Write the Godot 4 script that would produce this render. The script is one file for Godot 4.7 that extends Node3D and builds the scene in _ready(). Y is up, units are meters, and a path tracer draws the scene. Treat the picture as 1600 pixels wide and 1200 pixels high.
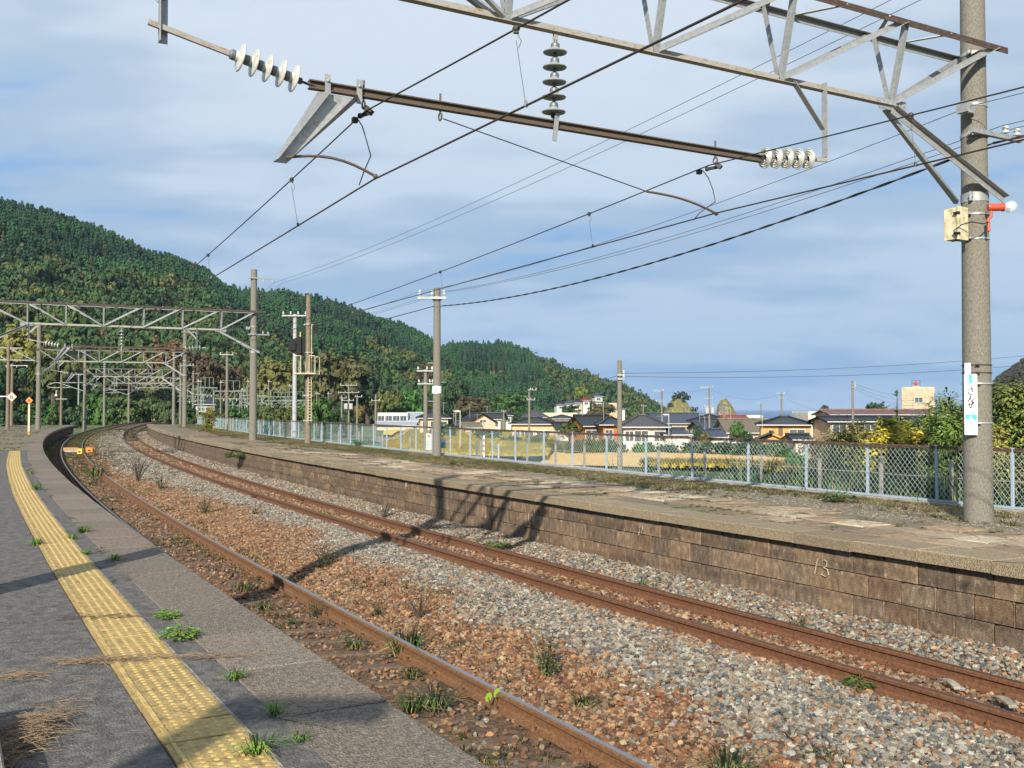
extends Node3D
# A country railway station between two platforms on a curve; hills to the left, a village and the sea ahead.
# Units are metres. World: x right, y up (rail head of the inner rails = 0), -z ahead of the photographer.
# Along the line places are given as (s, o): s metres along the track from the photographer, o metres to the right of him.

const EYE := 2.2416            # camera above the rail heads
const PITCH := 0.025760        # radians upwards
const FOCAL := 1552.46         # for a picture 1600 wide
const NEAR_TOP := 0.678        # near platform
const FAR_TOP := 0.752         # far platform

class Shape:
	var P := PackedVector3Array()
	var N := PackedVector3Array()
	var C := PackedColorArray()
	var U := PackedVector2Array()
	var col := Color.WHITE
	var uvs := false
	func tri(a: Vector3, b: Vector3, c: Vector3, n: Vector3) -> void:
		if (c - a).cross(b - a).dot(n) < 0.0:
			var t := b
			b = c
			c = t
		P.append(a); P.append(b); P.append(c)
		N.append(n); N.append(n); N.append(n)
		C.append(col); C.append(col); C.append(col)
	func flat(a: Vector3, b: Vector3, c: Vector3, away: Vector3) -> void:   # a triangle that faces away from the point
		var n := (c - a).cross(b - a)
		if n.length_squared() < 1e-14:
			return
		n = n.normalized()
		if n.dot((a + b + c) / 3.0 - away) < 0.0:
			n = -n
		tri(a, b, c, n)
	func quad(a: Vector3, b: Vector3, c: Vector3, d: Vector3, n: Vector3) -> void:
		if (c - a).cross(b - a).dot(n) < 0.0:
			var t := b
			b = d
			d = t
		P.append(a); P.append(b); P.append(c); P.append(a); P.append(c); P.append(d)
		for i in 6:
			N.append(n); C.append(col)
	func quad_uv(a: Vector3, b: Vector3, c: Vector3, d: Vector3, n: Vector3) -> void:   # a: top left, b: top right, c: bottom right, d: bottom left
		uvs = true
		P.append(a); P.append(b); P.append(c); P.append(a); P.append(c); P.append(d)
		for q in [Vector2(0, 0), Vector2(1, 0), Vector2(1, 1), Vector2(0, 0), Vector2(1, 1), Vector2(0, 1)]:
			N.append(n); C.append(col); U.append(q)
	func soft(a: Vector3, b: Vector3, c: Vector3, d: Vector3, na: Vector3, nb: Vector3, nc: Vector3, nd: Vector3) -> void:
		var w := (c - a).cross(b - a) + (d - a).cross(c - a)
		if w.dot(na + nc) < 0.0:
			var t := b
			b = d
			d = t
			t = nb
			nb = nd
			nd = t
		P.append(a); P.append(b); P.append(c); P.append(a); P.append(c); P.append(d)
		N.append(na); N.append(nb); N.append(nc); N.append(na); N.append(nc); N.append(nd)
		for i in 6:
			C.append(col)
	func box(t: Transform3D, s: Vector3) -> void:
		var x := t.basis.x * (s.x * 0.5)
		var y := t.basis.y * (s.y * 0.5)
		var z := t.basis.z * (s.z * 0.5)
		var o := t.origin
		var nx := t.basis.x.normalized()
		var ny := t.basis.y.normalized()
		var nz := t.basis.z.normalized()
		quad(o + x + y + z, o + x - y + z, o + x - y - z, o + x + y - z, nx)
		quad(o - x + y + z, o - x - y + z, o - x - y - z, o - x + y - z, -nx)
		quad(o + y + x + z, o + y - x + z, o + y - x - z, o + y + x - z, ny)
		quad(o - y + x + z, o - y - x + z, o - y - x - z, o - y + x - z, -ny)
		quad(o + z + x + y, o + z - x + y, o + z - x - y, o + z + x - y, nz)
		quad(o - z + x + y, o - z - x + y, o - z - x - y, o - z + x - y, -nz)
	func block(c: Vector3, s: Vector3) -> void:
		box(Transform3D(Basis(), c), s)
	func bevelled(c: Vector3, s: Vector3, b: float, rng: RandomNumberGenerator = null, wob := 0.0) -> void:   # a block whose upper and vertical edges are chamfered
		var h := s * 0.5
		var rings := []
		for k in 3:
			var inset := b if k == 2 else 0.0
			var y := -h.y if k == 0 else (h.y - b if k == 1 else h.y)
			var r := []
			for q in [Vector2(-1, -1), Vector2(1, -1), Vector2(1, 1), Vector2(-1, 1)]:
				for e in 2:
					var cut := Vector2(b, 0.0) if (e == 0) == (q.x * q.y > 0.0) else Vector2(0.0, b)
					var v := c + Vector3(q.x * (h.x - inset * 0.6 - cut.x), y, q.y * (h.z - inset * 0.6 - cut.y))
					if rng and k > 0:
						v += Vector3(rng.randf_range(-wob, wob), rng.randf_range(-wob, wob), rng.randf_range(-wob, wob))
					r.append(v)
			rings.append(r)
		for k in 2:
			for i in 8:
				var j := (i + 1) % 8
				flat(rings[k][i], rings[k][j], rings[k + 1][j], c)
				flat(rings[k][i], rings[k + 1][j], rings[k + 1][i], c)
		var top := Vector3.ZERO
		for v in rings[2]:
			top += v / 8.0
		for i in 8:
			flat(rings[2][i], rings[2][(i + 1) % 8], top, c)
	func bar(p: Vector3, q: Vector3, w: float, h: float, up := Vector3.UP) -> void:   # a straight bar of w by h
		var z := (q - p)
		var l := z.length()
		if l < 1e-6:
			return
		z /= l
		var x := up.cross(z)
		if x.length_squared() < 1e-6:
			x = Vector3.RIGHT.cross(z)
		x = x.normalized()
		box(Transform3D(Basis(x, z.cross(x), z), (p + q) * 0.5), Vector3(w, h, l))
	func angle_iron(p: Vector3, q: Vector3, w: float, a: Vector3, b: Vector3, t := 0.008) -> void:   # an L section with legs along a and b
		var z := (q - p).normalized()
		a = (a - z * a.dot(z)).normalized()
		b = (b - z * b.dot(z) - a * b.dot(a)).normalized()
		var l := (q - p).length()
		var m := (p + q) * 0.5
		box(Transform3D(Basis(a, b, a.cross(b)), m + a * (w * 0.5)), Vector3(w, t, l))
		box(Transform3D(Basis(a, b, a.cross(b)), m + b * (w * 0.5 + t * 0.5) + a * (t * 0.5)), Vector3(t, w, l))
	func tube(pts: Array, radius: Variant, sides := 6, caps := true) -> void:
		var n := pts.size()
		var x := Vector3.ZERO
		var ring := []
		var rn := []
		for i in n:
			var d: Vector3 = (pts[mini(i + 1, n - 1)] - pts[maxi(i - 1, 0)]).normalized()
			if i == 0:
				x = d.cross(Vector3.UP)
				if x.length_squared() < 1e-4:
					x = d.cross(Vector3.RIGHT)
			x = (x - d * x.dot(d)).normalized()
			var y := d.cross(x)
			var r: float = radius[i] if radius is Array else radius
			var c := []
			var cn := []
			for k in sides:
				var a := TAU * k / sides
				var e := x * cos(a) + y * sin(a)
				cn.append(e)
				c.append(pts[i] + e * r)
			ring.append(c)
			rn.append(cn)
		for i in n - 1:
			for k in sides:
				var j := (k + 1) % sides
				soft(ring[i][k], ring[i + 1][k], ring[i + 1][j], ring[i][j], rn[i][k], rn[i + 1][k], rn[i + 1][j], rn[i][j])
		if caps:
			for e in [0, n - 1]:
				var d: Vector3 = (pts[1] - pts[0]) if e else (pts[0] - pts[1])
				if e:
					d = pts[n - 1] - pts[n - 2]
				d = d.normalized()
				for k in range(1, sides - 1):
					tri(ring[e][0], ring[e][k], ring[e][k + 1], d)
	func lathe(t: Transform3D, prof: Array, sides := 16) -> void:   # prof: Vector2(radius, height)
		var n := prof.size()
		for i in n - 1:
			var a: Vector2 = prof[i]
			var b: Vector2 = prof[i + 1]
			var e := b - a
			var fn := Vector2(e.y, -e.x).normalized()
			for k in sides:
				var u := TAU * k / sides
				var w := TAU * (k + 1) / sides
				var pu := Vector3(cos(u), 0, sin(u))
				var pw := Vector3(cos(w), 0, sin(w))
				var nu := t.basis * (pu * fn.x + Vector3.UP * fn.y)
				var nw := t.basis * (pw * fn.x + Vector3.UP * fn.y)
				soft(t * (pu * a.x + Vector3.UP * a.y), t * (pu * b.x + Vector3.UP * b.y), t * (pw * b.x + Vector3.UP * b.y), t * (pw * a.x + Vector3.UP * a.y), nu, nu, nw, nw)
	func ball(c: Vector3, r: float, sides := 12) -> void:
		for i in sides / 2:
			for k in sides:
				var q := []
				for e in [Vector2i(0, 0), Vector2i(1, 0), Vector2i(1, 1), Vector2i(0, 1)]:
					var el: float = PI * float(i + e.x) / (sides / 2) - PI / 2
					var az: float = TAU * (k + e.y) / sides
					q.append(Vector3(cos(el) * cos(az), sin(el), cos(el) * sin(az)))
				soft(c + q[0] * r, c + q[1] * r, c + q[2] * r, c + q[3] * r, q[0], q[1], q[2], q[3])
	func mesh() -> ArrayMesh:
		var a := []
		a.resize(Mesh.ARRAY_MAX)
		a[Mesh.ARRAY_VERTEX] = P
		a[Mesh.ARRAY_NORMAL] = N
		a[Mesh.ARRAY_COLOR] = C
		if uvs and U.size() == P.size():
			a[Mesh.ARRAY_TEX_UV] = U
		var m := ArrayMesh.new()
		m.add_surface_from_arrays(Mesh.PRIMITIVE_TRIANGLES, a)
		return m

# ---------------------------------------------------------------- places
var line_x := PackedFloat64Array()
var line_z := PackedFloat64Array()
const S0 := -60.0
var rng := RandomNumberGenerator.new()
var fine := FastNoiseLite.new()
var used_names := {}
var M := {}

func heading(s: float) -> float:
	return -0.52926 + 0.001948 * s - 5.8033e-6 * s * s * 0.5

func lay_line() -> void:
	var x := 0.0
	var z := 0.0
	for i in 1200:
		line_x.append(x)
		line_z.append(z)
		var h := heading(S0 + (i + 0.5) * 0.5)
		x += sin(h) * 0.5
		z += cos(h) * 0.5
	var ox := line_x[120]
	var oz := line_z[120]
	for i in 1200:
		line_x[i] -= ox
		line_z[i] -= oz

func along(s: float, o: float, y := 0.0) -> Vector3:      # a place along the line
	var f := clampf((s - S0) * 2.0, 0.0, 1198.0)
	var i := int(f)
	var w := f - i
	var h := heading(s)
	return Vector3(lerpf(line_x[i], line_x[i + 1], w) + o * cos(h), y, -(lerpf(line_z[i], line_z[i + 1], w) - o * sin(h)))

func fr(s: float, o := 0.0, y := 0.0) -> Transform3D:  # the same with axes: x across to the right, z back along the line
	return Transform3D(Basis(Vector3.UP, -heading(s)), along(s, o, y))

func so(x: float, ahead: float) -> Vector2:            # (s, o) of a place on the plan
	var s := 0.0
	for k in 40:
		var p := along(s, 0.0)
		var h := heading(s)
		var e := (x - p.x) * sin(h) + (ahead + p.z) * cos(h)
		s = clampf(s + e, -55.0, 530.0)
		if absf(e) < 0.02:
			break
	var q := along(s, 0.0)
	return Vector2(s, (x - q.x) * cos(heading(s)) - (ahead + q.z) * sin(heading(s)))

func sight(px: float, py: float) -> Vector3:
	var w := 600.0 - py
	return Vector3(px - 800.0, w * cos(PITCH) + FOCAL * sin(PITCH), -(FOCAL * cos(PITCH) - w * sin(PITCH))) / FOCAL

func at(px: float, py: float, ahead: float) -> Vector3:  # the place seen there, so many metres ahead
	var r := sight(px, py)
	return Vector3(0, EYE, 0) + r * (ahead / -r.z)

func on(px: float, py: float, y: float) -> Vector3:      # the place seen there, on the level y
	var r := sight(px, py)
	return Vector3(0, EYE, 0) + r * ((y - EYE) / r.y)

const LIE := [[-400, 2.0], [-60, 1.2], [-12, 0.3], [-5.5, -0.15], [-3.8, -0.45], [13.9, -0.45], [14.2, -0.1], [17, -0.25], [20.5, -1.2], [28, -2.0], [72, -2.7], [95, -5.2], [160, -6.6], [300, -8.5], [390, -9.4], [520, -14.0], [4000, -20.0]]
func lie(x: float, ahead: float) -> float:               # the height of the land
	var q := so(x, clampf(ahead, -50.0, 430.0))
	var o := q.y
	var y := -20.0
	for i in LIE.size() - 1:
		if o < LIE[i + 1][0]:
			y = lerpf(LIE[i][1], LIE[i + 1][1], clampf((o - LIE[i][0]) / float(LIE[i + 1][0] - LIE[i][0]), 0.0, 1.0))
			break
	if ahead > 300.0 and o > 100.0:
		y = lerpf(y, minf(y, -14.0), clampf((ahead - 330.0) / 120.0, 0.0, 1.0))
	return y + (fine.get_noise_2d(x * 3.0, ahead * 3.0) * 0.25 if o > 16.0 or o < -7.0 else 0.0)

func land(px: float, py: float) -> Vector3:              # where the sight line meets the land
	var r := sight(px, py)
	r /= -r.z
	var d := 8.0
	while d < 600.0:
		var p := Vector3(0, EYE, 0) + r * d
		if p.y <= lie(p.x, d):
			return p
		d += 0.5 + d * 0.004
	return Vector3(0, EYE, 0) + r * 600.0

# ---------------------------------------------------------------- nodes
func obj(called: String, shape: Variant, material: Material, parent: Node = self) -> MeshInstance3D:
	var o := MeshInstance3D.new()
	o.name = called
	o.mesh = shape.mesh() if shape is Shape else shape
	o.material_override = material
	o.cast_shadow = GeometryInstance3D.SHADOW_CASTING_SETTING_ON
	parent.add_child(o, true)
	return o

func numbered(called: String) -> String:
	var n: int = used_names.get(called, 0)
	used_names[called] = n + 1
	return called if n == 0 else "%s_%03d" % [called, n]

func part(called: String, shape: Variant, material: Material, parent: Node, where := Transform3D()) -> MeshInstance3D:
	var n: int = parent.get_meta("n_" + called, 0)
	parent.set_meta("n_" + called, n + 1)
	var o := obj(called if n == 0 else "%s_%03d" % [called, n], shape, material, parent)
	o.transform = where
	return o

func tag(o: Node, label: String, category: String, group := "") -> void:
	o.set_meta("label", label)
	o.set_meta("category", category)
	if group:
		o.set_meta("group", group)

func thing(called: String, label: String, category: String, where := Transform3D(), group := "") -> Node3D:
	var o := Node3D.new()
	o.name = numbered(called)
	o.transform = where
	add_child(o)
	tag(o, label, category, group)
	return o

func single(called: String, shape: Variant, material: Material, label: String, category: String, where := Transform3D(), group := "") -> MeshInstance3D:
	var o := obj(numbered(called), shape, material)
	o.transform = where
	tag(o, label, category, group)
	return o

func structure(called: String, shape: Variant, material: Material) -> MeshInstance3D:
	var o := obj(numbered(called), shape, material)
	o.set_meta("kind", "structure")
	return o

func many(called: String, mesh: Mesh, material: Material, places: Array, colours: Array, label: String, category: String, parent: Node = self) -> MultiMeshInstance3D:
	var mm := MultiMesh.new()
	mm.transform_format = MultiMesh.TRANSFORM_3D
	mm.use_colors = true
	mm.mesh = mesh
	mm.instance_count = places.size()
	var b := PackedFloat32Array()
	b.resize(places.size() * 16)
	var k := 0
	for i in places.size():
		var t: Transform3D = places[i]
		var c: Color = colours[i]
		var x := t.basis.x
		var y := t.basis.y
		var z := t.basis.z
		var o := t.origin
		b[k] = x.x; b[k + 1] = y.x; b[k + 2] = z.x; b[k + 3] = o.x
		b[k + 4] = x.y; b[k + 5] = y.y; b[k + 6] = z.y; b[k + 7] = o.y
		b[k + 8] = x.z; b[k + 9] = y.z; b[k + 10] = z.z; b[k + 11] = o.z
		b[k + 12] = c.r; b[k + 13] = c.g; b[k + 14] = c.b; b[k + 15] = 1.0
		k += 16
	mm.buffer = b
	var o := MultiMeshInstance3D.new()
	o.name = numbered(called) if parent == self else called
	o.multimesh = mm
	o.material_override = material
	parent.add_child(o, true)
	o.set_meta("kind", "stuff")
	if parent == self:
		o.set_meta("label", label)
		o.set_meta("category", category)
	return o

func stuff(called: String, label: String, category: String) -> Node3D:   # one uncountable mass whose copies come in a few shapes
	var o := Node3D.new()
	o.name = numbered(called)
	add_child(o)
	tag(o, label, category)
	o.set_meta("kind", "stuff")
	return o

# ---------------------------------------------------------------- materials
func noise_picture(freq: float, ramp: Array, seed_ := 1, size := 512, gain := 0.6, octaves := 5, kind := FastNoiseLite.TYPE_SIMPLEX_SMOOTH) -> NoiseTexture2D:
	var n := FastNoiseLite.new()
	n.noise_type = kind
	n.seed = seed_
	n.frequency = freq
	n.fractal_octaves = octaves
	n.fractal_gain = gain
	var g := Gradient.new()
	var offs := PackedFloat32Array()
	var cols := PackedColorArray()
	for r in ramp:
		offs.append(r[0])
		cols.append(r[1])
	g.offsets = offs
	g.colors = cols
	var t := NoiseTexture2D.new()
	t.width = size
	t.height = size
	t.seamless = true
	t.noise = n
	t.color_ramp = g
	return t

func relief(freq: float, strength: float, seed_ := 5, size := 512, gain := 0.6, octaves := 4, kind := FastNoiseLite.TYPE_SIMPLEX_SMOOTH) -> NoiseTexture2D:
	var n := FastNoiseLite.new()
	n.noise_type = kind
	n.seed = seed_
	n.frequency = freq
	n.fractal_octaves = octaves
	n.fractal_gain = gain
	var t := NoiseTexture2D.new()
	t.width = size
	t.height = size
	t.seamless = true
	t.noise = n
	t.as_normal_map = true
	t.bump_strength = strength
	return t

func plain(c: Color, rough := 0.8, metal := 0.0) -> StandardMaterial3D:
	var m := StandardMaterial3D.new()
	m.albedo_color = c
	m.roughness = rough
	m.metallic = metal
	return m

func tinted(rough := 0.8, light := 0.0) -> StandardMaterial3D:   # coloured by its copies or corners
	var m := plain(Color.WHITE, rough)
	m.vertex_color_use_as_albedo = true
	if light > 0.0:
		m.backlight_enabled = true
		m.backlight = Color(light, light, light * 0.5)
	return m

func grained(tex: Texture2D, scale: Vector3, rough := 0.85, bump: Texture2D = null, bumps := 1.0, metal := 0.0, world := true) -> StandardMaterial3D:
	var m := plain(Color.WHITE, rough, metal)
	m.albedo_texture = tex
	m.uv1_triplanar = true
	m.uv1_world_triplanar = world
	m.uv1_scale = scale
	if bump:
		m.normal_enabled = true
		m.normal_texture = bump
		m.normal_scale = bumps
	return m

func lin(r: float, g: float, b: float) -> Color:
	return Color(r, g, b).linear_to_srgb()

func ramp3(a: Color, b: Color, c: Color, lo := 0.25, hi := 0.75) -> Array:
	return [[lo, a], [0.5, b], [hi, c]]

func make_materials() -> void:
	var grit := relief(0.09, 6.0, 11)
	var lumpy := relief(0.03, 8.0, 12)
	M.grit = grit
	# concrete of masts and poles: grey-beige, speckled
	M.mast = grained(noise_picture(0.05, ramp3(lin(.10, .094, .075), lin(.172, .163, .135), lin(.25, .24, .205), .2, .8), 3, 512, 0.85), Vector3(1.6, .55, 1.6), .9, grit, .5)
	M.mast_brown = grained(noise_picture(0.05, ramp3(lin(.10, .075, .05), lin(.17, .135, .095), lin(.24, .20, .15)), 4, 256, 0.8), Vector3(1.5, .5, 1.5), .9)
	M.mast_pale = grained(noise_picture(0.05, ramp3(lin(.27, .28, .285), lin(.34, .355, .365), lin(.42, .435, .44)), 4, 256, 0.7), Vector3(.7, .7, .7), .7)
	# galvanised steel with rust
	M.steel = grained(noise_picture(0.02, [[.0, lin(.22, .24, .25)], [.55, lin(.33, .35, .36)], [.72, lin(.38, .39, .38)], [.82, lin(.26, .19, .13)]], 21, 512, .6), Vector3(.9, .9, .9), .55, null, 1.0, .35)
	M.steel_rusty = grained(noise_picture(0.02, [[.2, lin(.30, .31, .30)], [.5, lin(.36, .34, .31)], [.66, lin(.30, .23, .16)], [.85, lin(.18, .095, .05)]], 22, 512, .65), Vector3(.8, 1.6, .8), .7, null, 1.0, .2)
	M.chord_dark = grained(noise_picture(0.02, [[.2, lin(.11, .10, .095)], [.45, lin(.07, .05, .04)], [.6, lin(.05, .03, .022)], [.8, lin(.11, .05, .025)]], 23, 512, .65), Vector3(.8, 1.6, .8), .75, null, 1.0, .2)
	M.beam = grained(noise_picture(0.03, [[.2, lin(.15, .135, .11)], [.5, lin(.095, .075, .058)], [.7, lin(.13, .082, .05)], [.85, lin(.22, .13, .065)]], 24, 512, .65), Vector3(1.2, 2.5, 1.2), .7, null, 1.0, .2)
	M.porcelain = grained(noise_picture(0.02, [[.2, lin(.52, .535, .51)], [.6, lin(.44, .455, .425)], [.85, lin(.28, .26, .21)]], 26, 256, .7), Vector3(3, 3, 3), .15)
	M.porcelain.clearcoat_enabled = true
	M.porcelain_grey = plain(lin(.24, .265, .27), .18)
	M.cap = plain(lin(.16, .18, .19), .5, .4)
	M.wire = plain(lin(.035, .033, .032), .55, .3)
	M.wire_copper = plain(lin(.06, .045, .035), .5, .4)
	M.wire_grey = plain(lin(.10, .105, .11), .55, .3)
	M.black = plain(lin(.008, .009, .012), .85)
	M.dark_iron = plain(lin(.05, .045, .04), .6, .3)
	M.red_paint = plain(lin(.50, .07, .03), .45)
	M.cream_paint = grained(noise_picture(0.02, [[.3, lin(.62, .58, .42)], [.6, lin(.56, .51, .34)], [.8, lin(.30, .28, .12)]], 25, 256), Vector3(2, 1, 2), .5)
	M.white_paint = plain(lin(.75, .77, .78), .5)
	M.yellow_paint = plain(lin(.66, .45, .07), .55)
	M.orange_paint = plain(lin(.72, .22, .03), .5)
	# rails
	M.rail = grained(noise_picture(0.035, [[.2, lin(.075, .030, .015)], [.5, lin(.13, .055, .024)], [.8, lin(.18, .085, .04)]], 31, 512, .7), Vector3(1.2, 1.2, 1.2), .8, grit, .35)
	M.rail_ochre = grained(noise_picture(0.035, [[.2, lin(.10, .046, .021)], [.5, lin(.16, .078, .033)], [.8, lin(.22, .12, .058)]], 32, 512, .7), Vector3(1.2, 1.2, 1.2), .8, grit, .35)
	M.rail_top = plain(lin(.30, .27, .26), .32, .75)
	M.rail_top_rust = plain(lin(.085, .045, .028), .5, .3)
	M.sleeper = grained(noise_picture(0.04, ramp3(lin(.06, .04, .024), lin(.115, .08, .05), lin(.18, .13, .085)), 33, 256, .8), Vector3(1.5, 1.5, 1.5), .95, grit, .8)
	M.soil = grained(noise_picture(0.03, [[.25, lin(.045, .028, .017)], [.5, lin(.085, .05, .029)], [.75, lin(.14, .088, .05)]], 34, 512, .8), Vector3(.6, .6, .6), .97, lumpy, 1.0)
	# platforms
	M.asphalt = grained(noise_picture(0.016, [[.2, lin(.058, .055, .052)], [.5, lin(.118, .112, .106)], [.8, lin(.195, .182, .163)]], 41, 1024, .85, 7), Vector3(.42, .42, .42), .93, relief(0.12, 9.0, 42, 1024, .7), .8)
	M.earth_path = grained(noise_picture(0.016, [[.2, lin(.10, .083, .055)], [.45, lin(.165, .14, .095)], [.65, lin(.18, .155, .095)], [.8, lin(.25, .215, .155)]], 43, 1024, .85, 7), Vector3(.3, .3, .3), .97, grit, 1.0)
	var agg := relief(0.14, 10.0, 44, 512, .6, 3)
	M.agg = agg
	M.copings = []
	for k in 4:
		var d: float = [1.0, .9, 1.12, 1.0][k]
		var w: float = [1.0, .96, .97, 1.05][k]
		M.copings.append(grained(noise_picture(0.04, [[.2, lin(.095 * d * w, .073 * d, .055 * d)], [.5, lin(.19 * d * w, .155 * d, .122 * d)], [.66, lin(.245 * d * w, .205 * d, .165 * d)], [.85, lin(.40 * d, .35 * d, .28 * d)]], 45 + k, 512, .95, 6), Vector3(.8, .8, .8), .92, agg, .9))
	M.far_copings = []
	for k in 3:
		var d: float = [1.0, .88, 1.1][k]
		M.far_copings.append(grained(noise_picture(0.045, [[.2, lin(.12 * d, .09 * d, .05 * d)], [.42, lin(.265 * d, .212 * d, .135 * d)], [.6, lin(.35 * d, .285 * d, .185 * d)], [.85, lin(.54 * d, .46 * d, .33 * d)]], 51 + k, 512, .95, 6), Vector3(1.0, 1.0, 1.0), .95, agg, 1.4))
	M.flags = []
	for k in 5:
		var c: Color = [Color(.28, .212, .138), Color(.33, .262, .18), Color(.215, .16, .105), Color(.44, .375, .275), Color(.29, .215, .14)][k]
		M.flags.append(grained(noise_picture(0.03, [[.2, lin(c.r * .6, c.g * .58, c.b * .55)], [.5, lin(c.r, c.g, c.b)], [.8, lin(c.r * 1.35, c.g * 1.35, c.b * 1.35)]], 55 + k, 256, .85, 6), Vector3(.9, .9, .9), .95, grit, .8))
	M.blocks = []
	for k in 8:
		var c: Color = [Color(.17, .112, .068), Color(.205, .14, .085), Color(.15, .105, .068), Color(.16, .118, .08), Color(.225, .158, .098), Color(.135, .10, .07), Color(.185, .135, .09), Color(.14, .098, .064)][k]
		c = Color(c.r * .92, c.g * .91, c.b * .90)
		M.blocks.append(grained(noise_picture(0.018, [[.15, lin(c.r * .38, c.g * .38, c.b * .4)], [.42, lin(c.r * .85, c.g * .85, c.b * .85)], [.6, lin(c.r * 1.1, c.g * 1.12, c.b * 1.12)], [.78, lin(c.r * 1.45, c.g * 1.5, c.b * 1.6)], [.86, lin(.44, .39, .31)]], 61 + k * 3, 512, .72, 6), Vector3(1.3, .5, 1.3), .95, agg, .45))
	M.mortar = plain(lin(.022, .016, .012), .95)
	M.tactile = []
	for k in 4:
		var d: float = [1.0, .93, 1.07, .97][k]
		M.tactile.append(grained(noise_picture(0.02, [[.15, lin(.17 * d, .125 * d, .055 * d)], [.42, lin(.315 * d, .222 * d, .08 * d)], [.8, lin(.40 * d, .295 * d, .118 * d)]], 71 + k, 512, .75, 6), Vector3(.7, .7, .7), .75, grit, .35))
	M.tactile_dot = grained(noise_picture(0.02, [[.2, lin(.30, .215, .08)], [.5, lin(.43, .31, .108)], [.8, lin(.51, .385, .145)]], 76, 256, .7), Vector3(.9, .9, .9), .7)
	M.dirty_joint = plain(lin(.035, .03, .02), .95)
	M.kerb = grained(noise_picture(0.03, ramp3(lin(.16, .145, .115), lin(.24, .22, .175), lin(.32, .30, .25)), 75, 256, .8), Vector3(.8, .8, .8), .95, grit, .6)
	# fence
	M.fence_blue = grained(noise_picture(0.03, [[.3, lin(.25, .34, .44)], [.6, lin(.34, .43, .52)], [.7, lin(.28, .29, .30)], [.8, lin(.14, .06, .03)]], 81, 512, .7), Vector3(1.6, 1.6, 1.6), .6)
	M.fence_rail = grained(noise_picture(0.03, [[.22, lin(.25, .32, .38)], [.32, lin(.10, .06, .045)], [.55, lin(.06, .03, .02)], [.8, lin(.035, .02, .014)]], 82, 512, .7), Vector3(.9, 2, .9), .8)
	M.fence_grey = grained(noise_picture(0.03, ramp3(lin(.20, .19, .17), lin(.30, .29, .27), lin(.38, .36, .34)), 83, 256, .7), Vector3(1, 1, 1), .8)
	M.chain = plain(lin(.38, .49, .52), .5)
	M.chain_rusty = plain(lin(.42, .42, .38), .6)
	M.chain_green = plain(lin(.22, .50, .50), .5)
	# land
	M.land = grained(noise_picture(0.012, [[.25, lin(.045, .075, .018)], [.5, lin(.075, .115, .028)], [.75, lin(.14, .15, .05)]], 91, 512, .75, 6), Vector3(.05, .05, .05), .97)
	M.hill = grained(noise_picture(0.02, ramp3(lin(.012, .022, .010), lin(.02, .035, .013), lin(.03, .045, .018)), 92, 256), Vector3(.02, .02, .02), .97)
	M.sea = grained(noise_picture(0.02, ramp3(lin(.012, .075, .20), lin(.016, .09, .23), lin(.03, .11, .25)), 93, 256), Vector3(.004, .004, .004), .35, relief(0.05, 4.0, 94, 256), .4)
	M.rice = grained(noise_picture(0.02, ramp3(lin(.44, .34, .02), lin(.58, .47, .03), lin(.66, .55, .06)), 95, 512, .8), Vector3(.15, .15, .15), .95)
	M.stubble = grained(noise_picture(0.02, ramp3(lin(.44, .28, .09), lin(.58, .385, .14), lin(.66, .46, .19)), 96, 512, .8), Vector3(.15, .15, .15), .95)
	M.road = grained(noise_picture(0.03, ramp3(lin(.15, .15, .15), lin(.19, .19, .19), lin(.24, .235, .23)), 97, 256), Vector3(.2, .2, .2), .9)
	M.stone = tinted(.9)
	M.rock = grained(noise_picture(0.02, [[.25, lin(.10, .09, .075)], [.5, lin(.24, .21, .17)], [.75, lin(.32, .29, .24)]], 98, 512, .7), Vector3(.03, .02, .03), .95, lumpy, 1.0)
	M.leaf = tinted(.75, .25)
	M.leaf_matt = tinted(.9)
	M.bark = grained(noise_picture(0.04, ramp3(lin(.04, .03, .022), lin(.08, .062, .045), lin(.13, .10, .075)), 99, 256), Vector3(1.5, .4, 1.5), .95)
	M.straw = tinted(.9)
# ---------------------------------------------------------------- track
const BED := [[2.0, -.33], [2.35, -.30], [2.7, -.25], [2.93, -.19], [3.2, -.215], [3.5, -.235], [3.8, -.25], [4.05, -.265], [4.25, -.235], [4.5, -.19], [4.8, -.15], [5.2, -.11], [5.6, -.09], [6.0, -.09], [6.4, -.11], [6.7, -.135], [6.92, -.155], [7.2, -.19], [7.5, -.215], [7.8, -.235], [8.05, -.255], [8.25, -.22], [8.5, -.16], [8.8, -.11], [9.2, -.10]]
func bed(s: float, o: float) -> float:
	var y := -.33
	for i in BED.size() - 1:
		if o <= BED[i + 1][0]:
			y = lerpf(BED[i][1], BED[i + 1][1], clampf((o - BED[i][0]) / float(BED[i + 1][0] - BED[i][0]), 0, 1))
			break
	return y + fine.get_noise_2d(s * 40.0, o * 40.0) * 0.022

func sweep(profile: Array, o: float, y: float, s_from: float, s_to: float, step: float) -> Shape:   # a section (x, y) drawn along the line
	var sh := Shape.new()
	var n := maxi(1, roundi((s_to - s_from) / step))
	var prev := []
	for i in n + 1:
		var f := fr(s_from + i * step, o, y)
		var cur := []
		for p in profile:
			cur.append(f * Vector3(p.x, p.y, 0))
		if i:
			for k in profile.size() - 1:
				var e: Vector2 = profile[k + 1] - profile[k]
				var nn := f.basis * Vector3(-e.y, e.x, 0).normalized()
				sh.quad(prev[k], cur[k], cur[k + 1], prev[k + 1], nn)
		prev = cur
	return sh

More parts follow.
